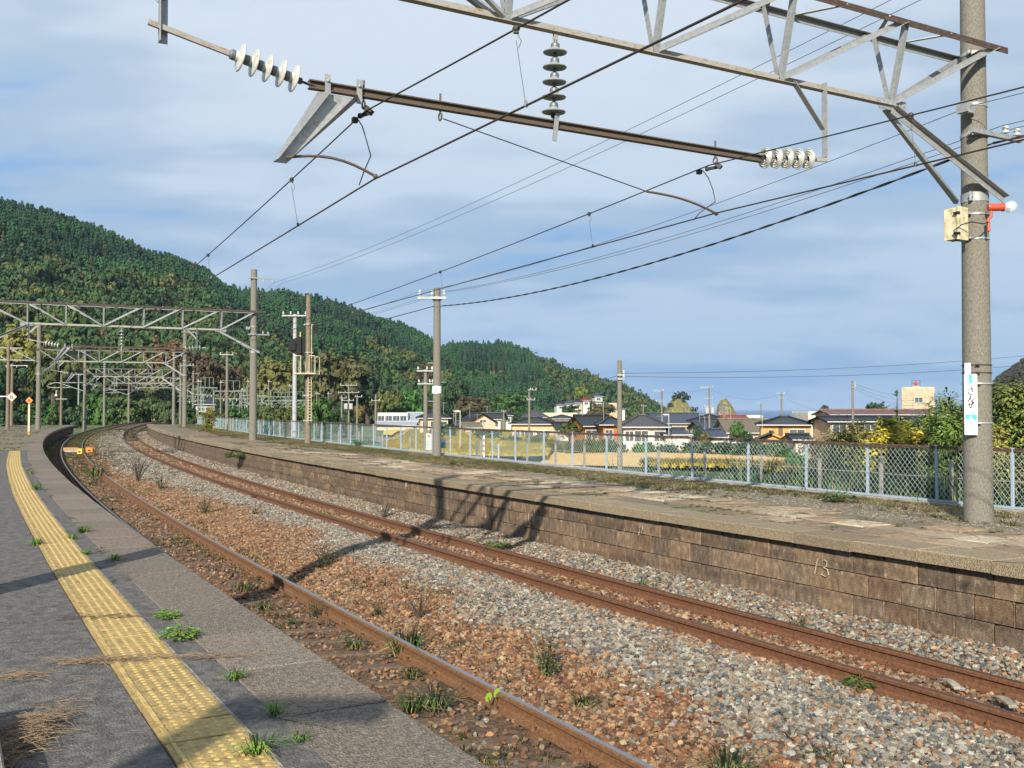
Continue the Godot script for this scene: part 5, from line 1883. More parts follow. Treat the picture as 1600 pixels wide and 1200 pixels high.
	for q in ps:
		var p := at(q[0], 640, q[2])
		var pl := pole(q[0], q[1], q[2], lie(p.x, q[2]) - .3, .15 if q[2] < 130 else .17, q[3], q[4], M.mast)
		if q[0] == 545 or q[0] == 1108:
			for k in 2:
				sh = Shape.new()
				var hh := at(q[0], q[1], q[2]).y - lie(p.x, q[2])
				sh.lathe(Transform3D(Basis(), Vector3(-.35 + k * .75, hh - 3.4, .35)), [Vector2(0, 0), Vector2(.28, 0), Vector2(.3, .1), Vector2(.3, .75), Vector2(.22, .85), Vector2(0, .86)], 12)
				part("transformer", sh, M.mast_pale, pl)
	for q in [[719, 643, 100.0, "slim street lamp with a white head behind the fence", 1.0], [903, 640, 180.0, "slim street lamp left of the orange houses", 1.0], [1045, 648, 110.0, "slim street lamp in front of the long blue grey roof", 1.0]]:
		var p := at(q[0], q[1], q[2])
		var g := lie(p.x, q[2]) - .2
		t = thing("street_lamp", q[3], "street lamp", Transform3D(Basis(), Vector3(p.x, g, p.z)))
		part("shaft", pole_shape(p.y - g, .07, .05, 8), M.mast_pale, t)
		sh = Shape.new()
		sh.bevelled(Vector3(-.28, p.y - g + .02, 0), Vector3(.6, .12, .22), .03)
		part("lamp_head", sh, M.white_paint, t)
	# wires between the village poles
	var w := func(a: Vector3, b: Vector3, sag: float, words: String) -> void:
		wire(words, sagging(a, b, sag, 14), .012, M.wire_grey)
	w.call(at(968, 583, 50), at(1640, 552, 62), .3, "upper of the two long wires from the stubble field pole to the right")
	w.call(at(968, 588, 50), at(1640, 567, 62), .35, "lower of the two long wires from the stubble field pole to the right")
	w.call(at(968, 586, 50), at(827, 611, 120), .4, "wire from the stubble field pole back to the pole by the beige house")
	w.call(at(968, 590, 50), at(1034, 613, 150), 1.2, "wire from the thin pole in the stubble field to the pole with black insulators")
	w.call(at(827, 611, 120), at(665, 580, 58), .6, "wire between the pole by the beige house and the pole left of the white band")
	w.call(at(1034, 612, 150), at(1108, 607, 140), .3, "wire between the two poles on either side of the long blue grey roof")
	w.call(at(1108, 607, 140), at(1221, 615, 150), 1.2, "sagging wire in front of the sea between the transformer pole and the yellow house")
	w.call(at(1221, 618, 150), at(1332, 650, 105), .6, "wire falling from the pole behind the yellow house to the right")
	for k in 3:
		w.call(at(1332, 598 + k * 4, 105), at(1430, 615 + k * 9, 150), .6, ["upper", "middle", "lower"][k] + " of the wires fanning from the plain pole to the beige tower")
	w.call(at(545, 604, 150), at(665, 582, 58), .8, "wire from the transformer pole near the signal post to the white banded pole")
	w.call(at(461, 496, 46), at(-60, 560, 100), .8, "wire from the pale pole leftward across the gantries")
	# road, its white fence and the green net
	var road := drape([[596, 693], [572, 688], [636, 671], [645, 671]], .06, 10, 14)
	structure("road", road, M.road)
	t = thing("guard_rail", "low white guard rail along the small road beside the rice field", "guard rail")
	var prev := Vector3.ZERO
	for k in 9:
		var u := k / 8.0
		var p := land(lerpf(605, 648, pow(u, .7)), lerpf(697, 671, u))
		sh = Shape.new()
		sh.bevelled(p + Vector3(0, .4, 0), Vector3(.1, .9, .1), .01)
		part("post", sh, M.white_paint, t)
		if k:
			for yy in [.5, .8]:
				sh = Shape.new()
				sh.bar(prev + Vector3(0, yy, 0), p + Vector3(0, yy, 0), .05, .07)
				part("rail", sh, M.white_paint, t)
		prev = p
	var c := at(588, 694, 44.0)
	c.y = lie(c.x, 44.0)
	sh = Shape.new()
	rng.seed = 90
	for k in 3:
		var e := Shape.new()
		e.ball(Vector3.ZERO, 1.0, 16)
		for i in e.P.size():
			var v := e.P[i]
			v *= 1.0 + fine.get_noise_3d(v.x * 60 + k * 50, v.y * 60, v.z * 60) * .25
			sh.P.append(Vector3(v.x * 1.0 + (k - 1) * .9, maxf(v.y, 0) * (1.0 - .15 * k) * 1.0, v.z * .9))
			sh.N.append(e.N[i])
			sh.C.append(Color.WHITE)
	single("net_covered_heap", sh, plain(lin(.01, .16, .10), .7), "heap covered with dark green netting behind the fence beside the road", "heap", Transform3D(Basis(), c))
	# fields
	structure("rice_field", drape([[590, 708], [636, 675], [872, 686], [856, 722]], .5, 12, 14), M.rice)
	structure("stubble_field", drape([[840, 730], [866, 708], [1250, 708], [1250, 738]], .15, 12, 14), M.stubble)
	structure("rice_strip", drape([[1000, 735], [1010, 729], [1250, 734], [1250, 746]], .45, 6, 14), M.rice)
	structure("far_rice_field", drape([[596, 683], [600, 676], [628, 673], [612, 684]], .4, 5, 6), M.rice)
	rice_ears()

func drape(corners: Array, lift: float, n: int, m: int) -> Shape:     # a sheet on the land between four sight points
	var sh := Shape.new()
	var q := []
	for c in corners:
		q.append(land(c[0], c[1]))
	var g := []
	for i in n + 1:
		var r := []
		for j in m + 1:
			var a: Vector3 = q[0].lerp(q[1], float(i) / n)
			var b: Vector3 = q[3].lerp(q[2], float(i) / n)
			var p := a.lerp(b, float(j) / m)
			p.y = lie(p.x, -p.z) + lift
			r.append(p)
		g.append(r)
	for i in n:
		for j in m:
			sh.flat(g[i][j], g[i + 1][j], g[i + 1][j + 1], g[i][j] + Vector3.DOWN * 50)
			sh.flat(g[i][j], g[i + 1][j + 1], g[i][j + 1], g[i][j] + Vector3.DOWN * 50)
	return sh

func rice_ears() -> void:
	var tuft := blades(9, .55, .03, .35, 71)
	for f in [[[[590, 708], [636, 675], [872, 686], [856, 722]], .35, 14000, "ripe yellow rice standing in the field behind the white and teal signs"], [[[1000, 735], [1010, 729], [1250, 734], [1250, 746]], .3, 2500, "strip of ripe yellow rice in front of the stubble field"]]:
		var q := []
		for c in f[0]:
			q.append(land(c[0], c[1]))
		var ps := []
		var cs := []
		rng.seed = 72
		for i in f[2]:
			var u := rng.randf()
			var v := rng.randf()
			var p: Vector3 = q[0].lerp(q[1], u).lerp(q[3].lerp(q[2], u), v)
			p.y = lie(p.x, -p.z) + f[1]
			ps.append(Transform3D(Basis(Vector3.UP, rng.randf() * TAU).scaled(Vector3.ONE * rng.randf_range(.7, 1.2)), p))
			var k := rng.randf_range(.75, 1.15)
			cs.append(Color(.60 * k, .47 * k, .035 * k))
		many("rice_plants", tuft, M.straw, ps, cs, f[3], "rice")
# ---------------------------------------------------------------- plants
func blades(n: int, h: float, w: float, spread: float, seed_: int, droop := .35) -> ArrayMesh:   # a tuft of grass
	var r := RandomNumberGenerator.new()
	r.seed = seed_
	var sh := Shape.new()
	for i in n:
		var a := r.randf() * TAU
		var out := Vector3(cos(a), 0, sin(a))
		var side := Vector3(-sin(a), 0, cos(a)) * w * .5
		var base := out * r.randf() * spread * .35
		var hh := h * r.randf_range(.55, 1.1)
		var lean := spread * r.randf_range(.2, 1.0)
		var k := r.randf_range(.75, 1.2)
		sh.col = Color(k, k, k * r.randf_range(.8, 1.0))
		var p0 := base
		var p1 := base + out * lean * .35 + Vector3.UP * hh * .6
		var p2 := base + out * lean + Vector3.UP * hh * (1.0 - droop * r.randf())
		var nn := (out * .6 + Vector3.UP).normalized()
		sh.quad(p0 - side, p0 + side, p1 + side * .75, p1 - side * .75, nn)
		sh.tri(p1 - side * .75, p1 + side * .75, p2, nn)
	return sh.mesh()

func leaf(sh: Shape, c: Vector3, n: Vector3, dir: Vector3, l: float, w: float) -> void:     # a pointed leaf of four triangles, folded along its rib
	var x := dir.cross(n).normalized()
	var a := c
	var b := c + dir * l * .45 + x * w * .5 + n * w * .12
	var d := c + dir * l * .45 - x * w * .5 + n * w * .12
	var m := c + dir * l * .5
	var e := c + dir * l - n * l * .12
	sh.tri(a, b, m, n)
	sh.tri(a, m, d, n)
	sh.tri(b, e, m, n)
	sh.tri(m, e, d, n)

# foliage spread through lobes: each lobe [centre, radii]; leaves lie on and inside its skin
func foliage(lobes: Array, count: int, size: float, seed_: int, var_: float = .3) -> ArrayMesh:
	var r := RandomNumberGenerator.new()
	r.seed = seed_
	var sh := Shape.new()
	var total := 0.0
	for lb in lobes:
		total += lb[1].x * lb[1].z + lb[1].x * lb[1].y
	for lb in lobes:
		var c: Vector3 = lb[0]
		var rad: Vector3 = lb[1]
		var m := int(count * (rad.x * rad.z + rad.x * rad.y) / total)
		var tone := r.randf_range(1.0 - var_ * .6, 1.0 + var_ * .6)
		var clumps := []
		for k in maxi(5, m / 22):
			var u := r.randf_range(-.75, 1.0)
			var az := r.randf() * TAU
			var q := sqrt(maxf(0.0, 1.0 - u * u))
			clumps.append([Vector3(q * cos(az), u, q * sin(az)) * r.randf_range(.62, 1.02), tone * r.randf_range(1.0 - var_, 1.0 + var_)])
		for i in m:
			var cl: Array = clumps[r.randi() % clumps.size()]
			var d := Vector3(r.randf_range(-1, 1), r.randf_range(-1, 1), r.randf_range(-1, 1))
			var v: Vector3 = cl[0] + d * .24
			var p := c + v * rad
			var n := (v.normalized() + d * .55 + Vector3.UP * .25).normalized()
			var t := n.cross(Vector3(r.randf_range(-1, 1), r.randf_range(-1, 1), r.randf_range(-1, 1))).normalized()
			var b := n.cross(t)
			var s := size * r.randf_range(.6, 1.3)
			var k: float = cl[1] * r.randf_range(.82, 1.18)
			sh.col = Color(k, k, k * .95)
			sh.tri(p - t * s, p + b * s * .8, p + t * s * .9 - b * s * .25, n)
			sh.tri(p - t * s, p - b * s * .6 - t * .2 * s, p + t * s * .9 - b * s * .25, (n + t * .3).normalized())
	return sh.mesh()

func tree_crowns() -> Array:
	var out := []
	for k in 4:
		var r := RandomNumberGenerator.new()
		r.seed = 200 + k
		var lobes := [[Vector3(0, .48, 0), Vector3(.62, .46, .62)]]
		for i in 9:
			var a := TAU * i / 9.0 + r.randf_range(-.4, .4)
			var y := r.randf_range(.25, .85)
			var reach := r.randf_range(.45, .72) * (1.0 - absf(y - .45) * .75)
			var s := r.randf_range(.24, .4)
			lobes.append([Vector3(cos(a) * reach, y, sin(a) * reach), Vector3(s, s * r.randf_range(.65, .95), s)])
		lobes.append([Vector3(r.randf_range(-.1, .1), .86, r.randf_range(-.1, .1)), Vector3(.3, .24, .3)])
		out.append(foliage(lobes, 2600, .052, 210 + k))
	return out

func cedar(seed_: int) -> ArrayMesh:                     # height 1, radius about 0.16
	var r := RandomNumberGenerator.new()
	r.seed = seed_
	var sh := Shape.new()
	var tiers := 9
	for i in tiers:
		var y := lerpf(.12, .93, i / float(tiers - 1))
		var rad := .25 * pow(1.0 - (y - .06) * .98, .75) * r.randf_range(.85, 1.12)
		var n := 8 if i < 8 else 6
		for k in n:
			var a := TAU * (k + r.randf_range(-.35, .35)) / n + i
			var o := Vector3(cos(a), 0, sin(a))
			var x := Vector3(-sin(a), 0, cos(a))
			var l := rad * r.randf_range(.75, 1.2)
			var top := Vector3(0, y + .075, 0)
			var tip := o * l + Vector3(0, y - .05 * r.randf(), 0)
			var wv := x * l * .5
			var m := o * l * .55 + Vector3(0, y + .025, 0)
			var q := r.randf_range(.75, 1.25)
			sh.col = Color(q, q, q)
			var nn := (o + Vector3.UP * .55).normalized()
			sh.tri(top, m + wv, tip, (nn + x * .35).normalized())
			sh.tri(top, m - wv, tip, (nn - x * .35).normalized())
			sh.tri(m + wv, m - wv, tip - Vector3(0, .03, 0), (o - Vector3.UP * .3).normalized())
	sh.col = Color.WHITE
	for k in 5:
		var a := TAU * k / 5
		var b := TAU * (k + 1) / 5
		sh.tri(Vector3(0, 1, 0), Vector3(cos(a) * .025, .88, sin(a) * .025), Vector3(cos(b) * .025, .88, sin(b) * .025), Vector3(cos(a), .3, sin(a)).normalized())
	return sh.mesh()

var crowns := []
# a tree seen from px_left to px_right between top and bottom, so far ahead
func tree(label: String, px: float, top: float, bottom: float, width: float, d: float, c: Color, kind := 0, low := false, group := "") -> void:
	var k := d / FOCAL
	var p := at(px, bottom, d)
	var h := (bottom - top) * k
	var w := width * k
	var t := thing("broadleaf_tree" if h > 3.5 else "bush", label, "tree" if h > 3.5 else "bush", Transform3D(Basis(Vector3.UP, px), Vector3(p.x, p.y, p.z)), group)
	var m := tinted(.75, .2)
	m.albedo_color = c.linear_to_srgb()
	var sh := Shape.new()
	sh.tube([Vector3(0, -1.5, 0), Vector3(w * .02, h * .3, 0), Vector3(-w * .03, h * .6, w * .02)], [w * .045, w * .03, w * .012], 7)
	for i in 4:
		var a := TAU * i / 4 + px
		sh.tube([Vector3(w * .01, h * (.2 + i * .06), 0), Vector3(cos(a) * w * .15, h * .42, sin(a) * w * .15), Vector3(cos(a) * w * .3, h * .6, sin(a) * w * .3)], [w * .018, w * .012, w * .005], 5)
	part("trunk", sh, M.bark, t)
	part("crown", crowns[kind % 4], m, t, Transform3D(Basis().scaled(Vector3(w * .52, h * .92, w * .52)), Vector3(0, h * .02, 0)) if not low else Transform3D(Basis().scaled(Vector3(w * .55, h * 1.3, w * .5)), Vector3(0, -h * .36, 0)))

# ---------------------------------------------------------------- hills and woods
func hill(called: String, crest: Array, foot: Array, wood: float, seed_: int) -> Array:
	# crest, foot: rows of [px, py, metres ahead]; between them the slope is a sheet with gullies, behind the crest it falls away
	var n := 60
	var m := 26
	var g := []
	var pick := func(row: Array, u: float) -> Vector3:
		var f := u * (row.size() - 1)
		var i := mini(int(f), row.size() - 2)
		var a: Array = row[i]
		var b: Array = row[i + 1]
		return at(a[0], a[1], a[2]).lerp(at(b[0], b[1], b[2]), f - i)
	for i in n + 1:
		var u := i / float(n)
		var c: Vector3 = pick.call(crest, u)
		var f: Vector3 = pick.call(foot, u)
		c.y -= wood
		f.y = lie(f.x, -f.z) - 1.0
		var r := []
		for j in m + 1:
			var v := j / 20.0
			var p: Vector3
			if v <= 1.0:
				p = f.lerp(c, v)
				p.y = lerpf(f.y, c.y, v * .75 + .25 * v * v * (3.0 - 2.0 * v))
				var e := sin(v * PI)
				p.y += fine.get_noise_2d(p.x * .55 + seed_ * 99, p.z * .55) * 13.0 * e
			else:
				p = c + (c - f) * (v - 1.0) * .8
				p.y = c.y - (v - 1.0) * (c.y - f.y) * .9
			r.append(p)
		g.append(r)
	var sh := Shape.new()
	for i in n:
		for j in m:
			sh.flat(g[i][j], g[i + 1][j], g[i + 1][j + 1], g[i][j] + Vector3.DOWN * 500)
			sh.flat(g[i][j], g[i + 1][j + 1], g[i][j + 1], g[i][j] + Vector3.DOWN * 500)
	structure(called, sh, M.hill)
	return g

func on_hill(g: Array, u: float, v: float) -> Vector3:
	var x: float = clampf(u, 0, .9999) * (g.size() - 1)
	var y: float = clampf(v, 0, .9999) * (g[0].size() - 1)
	var i := int(x)
	var j := int(y)
	return g[i][j].lerp(g[i + 1][j], x - i).lerp(g[i][j + 1].lerp(g[i + 1][j + 1], x - i), y - j)

func build_hills() -> void:
	var a := hill("wooded_hill", [[-520, 140, 600], [-250, 225, 630], [0, 306, 655], [70, 321, 665], [135, 345, 675], [200, 372, 690], [262, 393, 705], [312, 414, 715], [345, 436, 730], [400, 449, 760], [450, 455, 780], [505, 461, 800], [560, 480, 830], [620, 500, 860], [662, 522, 880], [692, 543, 900], [740, 590, 930]],
		[[-520, 640, 190], [-250, 640, 200], [0, 640, 215], [80, 640, 225], [160, 640, 235], [230, 640, 245], [300, 640, 255], [360, 640, 262], [420, 640, 275], [470, 640, 290], [520, 640, 300], [570, 640, 310], [620, 640, 330], [660, 640, 350], [690, 640, 370], [715, 640, 400], [760, 640, 480]], 15.0, 1)
	var b := hill("far_wooded_hill", [[600, 560, 1080], [690, 546, 1060], [722, 536, 1050], [770, 533, 1040], [806, 541, 1030], [850, 556, 1010], [900, 571, 990], [950, 591, 960], [985, 606, 930], [1005, 620, 900], [1024, 632, 870], [1045, 640, 830]],
		[[600, 640, 440], [690, 640, 445], [722, 640, 450], [770, 640, 455], [806, 640, 455], [850, 640, 455], [900, 640, 460], [950, 640, 470], [985, 640, 490], [1005, 640, 520], [1020, 640, 560], [1040, 640, 640]], 12.0, 2)
	var cedars := [cedar(1), cedar(2), cedar(3)]
	var light := []
	for k in 3:
		var r := RandomNumberGenerator.new()
		r.seed = 230 + k
		var lobes := [[Vector3(0, .5, 0), Vector3(.62, .44, .62)]]
		for i in 7:
			var q := TAU * i / 7.0 + r.randf_range(-.4, .4)
			var s := r.randf_range(.26, .42)
			lobes.append([Vector3(cos(q) * .55, r.randf_range(.3, .8), sin(q) * .55), Vector3(s, s * .8, s)])
		light.append(foliage(lobes, 420, .115, 240 + k, .3))
	var lots := {}
	for k in 3:
		lots["c%d" % k] = [[], []]
		lots["b%d" % k] = [[], []]
	rng.seed = 91
	for h in 2:
		var g: Array = a if h == 0 else b
		var total := 24000 if h == 0 else 13000
		for i in total:
			var u := rng.randf()
			var v := rng.randf() * 20.8 / 26.0
			var vv := v * 26.0 / 20.0
			var p := on_hill(g, u, v)
			var n := fine.get_noise_2d(p.x * .32 + 400, p.z * .32 - 90)
			var crest := vv > .93
			var conifer := n + (vv - .34) * 1.5 > 0.05 and not (crest and fine.get_noise_2d(p.x * 1.1, p.z * 1.1) > .0)
			if h == 0 and vv < .26 + fine.get_noise_1d(u * 900.0) * .1:
				conifer = false
			if h == 1:
				conifer = u < .52 - vv * .12 and n + (vv - .25) > -.12 and not crest
			var k := rng.randi() % 3
			var q := rng.randf_range(.86, 1.16)
			if conifer:
				var hh := rng.randf_range(10.5, 16.0) * (1.0 + fine.get_noise_2d(p.x * .7, p.z * .7 + 900) * .35)
				var ww := hh * rng.randf_range(.9, 1.2)
				lots["c%d" % k][0].append(Transform3D(Basis(Vector3.UP, rng.randf() * TAU).scaled(Vector3(ww, hh, ww)), p + Vector3(0, -1.0, 0)))
				var w := rng.randf()
				w = clampf(.5 + fine.get_noise_2d(p.x * .5 - 700, p.z * .5) * 1.1 + rng.randf_range(-.4, .4), 0, 1)
				var c := Color(.007, .040, .019).lerp(Color(.024, .092, .022), w)
				if rng.randf() < .05:
					c = Color(.055, .055, .022)
				lots["c%d" % k][1].append(Color(c.r * q, c.g * q, c.b * q))
			else:
				if rng.randf() < .35:
					continue
				var s := lerpf(2.6, 7.4, pow(rng.randf(), 1.4)) * (.8 if crest else 1.0)
				lots["b%d" % k][0].append(Transform3D(Basis(Vector3.UP, rng.randf() * TAU).scaled(Vector3(s, s * rng.randf_range(1.4, 2.0), s)), p + Vector3(0, -.5, 0)))
				var z := fine.get_noise_2d(p.x * 1.4 + 77, p.z * 1.4) + rng.randf_range(-.35, .35)
				var c := Color(.030, .076, .013)
				if z > .38:
					c = Color(.082, .098, .018)
				elif z > .16:
					c = Color(.050, .090, .015)
				elif z < -.62:
					c = Color(.072, .05, .018)
				elif z < -.2:
					c = Color(.018, .058, .014)
				if crest:
					c = Color(.032, .045, .02)
				lots["b%d" % k][1].append(Color(c.r * q, c.g * q, c.b * q))
	var cedar_wood := stuff("cedar_forest", "dark green cedar plantation covering the upper slopes of the hills", "forest")
	var leaf_wood := stuff("broadleaf_forest", "mixed green, olive and brown broadleaf wood on the lower slopes", "forest")
	for k in 3:
		many("cedars", cedars[k], M.leaf_matt, lots["c%d" % k][0], lots["c%d" % k][1], "", "", cedar_wood)
		many("broadleaf_trees", light[k], M.leaf, lots["b%d" % k][0], lots["b%d" % k][1], "", "", leaf_wood)
	# dark headland at the right edge
	var e := hill("headland", [[1480, 690, 900], [1535, 620, 900], [1560, 585, 900], [1600, 556, 900], [1680, 500, 900], [1800, 470, 900], [1960, 478, 900], [2120, 500, 890], [2300, 545, 880], [2500, 600, 870], [2700, 655, 860]], [[1480, 640, 560], [1535, 640, 540], [1560, 640, 520], [1600, 640, 500], [1680, 640, 480], [1800, 640, 460], [1960, 640, 450], [2120, 640, 450], [2300, 640, 460], [2500, 640, 480], [2700, 640, 520]], 6.0, 3)
	var ps := []
	var cs := []
	for i in 11000:
		var p := on_hill(e, rng.randf(), rng.randf() * .8)
		var s := rng.randf_range(2.0, 4.2)
		ps.append(Transform3D(Basis(Vector3.UP, rng.randf() * TAU).scaled(Vector3(s, s * 1.2, s)), p - Vector3(0, .5, 0)))
		var q := rng.randf_range(.7, 1.3)
		cs.append(Color(.05 * q, .052 * q, .024 * q) if rng.randf() < .6 else Color(.062 * q, .048 * q, .028 * q))
	many("headland_wood", light[0], M.leaf, ps, cs, "low brownish scrub covering the steep headland at the right edge", "forest")
	# the two rocks at the shore
	rocks(light)

func rocks(light: Array) -> void:
	for q in [[1135, 622, 655, 31, 640.0, 1, "tall rounded sea stack with grass on its right shoulder"], [1060, 619, 652, 52, 620.0, 2, "grassy rocky headland knoll with dark pines left of the sea stack"]]:
		var k: float = q[4] / FOCAL
		var base := at(q[0], 640, q[4])
		base.y = -13.0
		var h := at(q[0], q[1], q[4]).y + 13.0
		var w: float = q[3] * k
		var t := thing("sea_rock", q[6], "rock", Transform3D(Basis(), base))
		var sh := Shape.new()
		var rings := []
		for i in 19:
			var v := i / 18.0
			var row := []
			for j in 36:
				var az := TAU * j / 36
				var r: float
				if q[5] == 1:
					r = (1.0 - .1 * v) * sqrt(maxf(0.0, 1.0 - pow(v, 6.0)))
				else:
					r = (1.35 - .8 * v) * sqrt(maxf(0.0, 1.0 - pow(v, 4.0)))
				r *= 1.0 + fine.get_noise_3d(cos(az) * 60, v * 90 + q[5] * 50, sin(az) * 60) * .22
				var drop: float = 1.0 - (.34 * clampf(cos(az) + .25, 0, 1) * v * v * r if q[5] == 1 else 0.0)
				row.append(Vector3(cos(az) * r * w * .5, v * h * drop, sin(az) * r * w * .5))
			rings.append(row)
		for i in 18:
			for j in 36:
				var a: Vector3 = rings[i][j]
				var b: Vector3 = rings[i][(j + 1) % 36]
				var c: Vector3 = rings[i + 1][(j + 1) % 36]
				var d: Vector3 = rings[i + 1][j]
				var steep := (b - a).cross(d - a).normalized()
				var top: float = absf(steep.y) * 1.6 + (.5 if q[5] == 1 and cos(TAU * j / 36) > .1 and i > 8 else 0.0) + fine.get_noise_3d(a.x * 9, a.y * 9, a.z * 9) * .9 + (i / 18.0 - .5) * .6
				var z := rng.randf_range(.8, 1.2)
				var rock := Color(.20, .175, .14).lerp(Color(.11, .10, .085), clampf(fine.get_noise_2d(a.x * 14, a.y * 5) * 2 + .4, 0, 1))
				var cc: Color = rock if top < .5 else Color(.20, .17, .055).lerp(Color(.10, .11, .035), rng.randf())
				sh.col = Color(cc.r * z, cc.g * z, cc.b * z)
				sh.flat(a, b, c, Vector3(0, h * .3, 0))
				sh.flat(a, c, d, Vector3(0, h * .3, 0))
		part("cliff", sh, M.leaf_matt, t)
		if q[5] == 2:
			var m := tinted(.8)
			m.albedo_color = lin(.022, .045, .018)
			for e in [[-.1, .92, 7.0], [.12, .95, 8.5], [.2, .85, 7.0], [.42, .55, 7.0], [-.25, .72, 5.0], [.05, .6, 8.0], [.3, .3, 8.0]]:
				part("pine_crown", light[int(e[2]) % 3], m, t, Transform3D(Basis().scaled(Vector3(e[2] * .5, e[2] * .75, e[2] * .5)), Vector3(e[0] * w, e[1] * h - e[2] * .15, w * .18)))

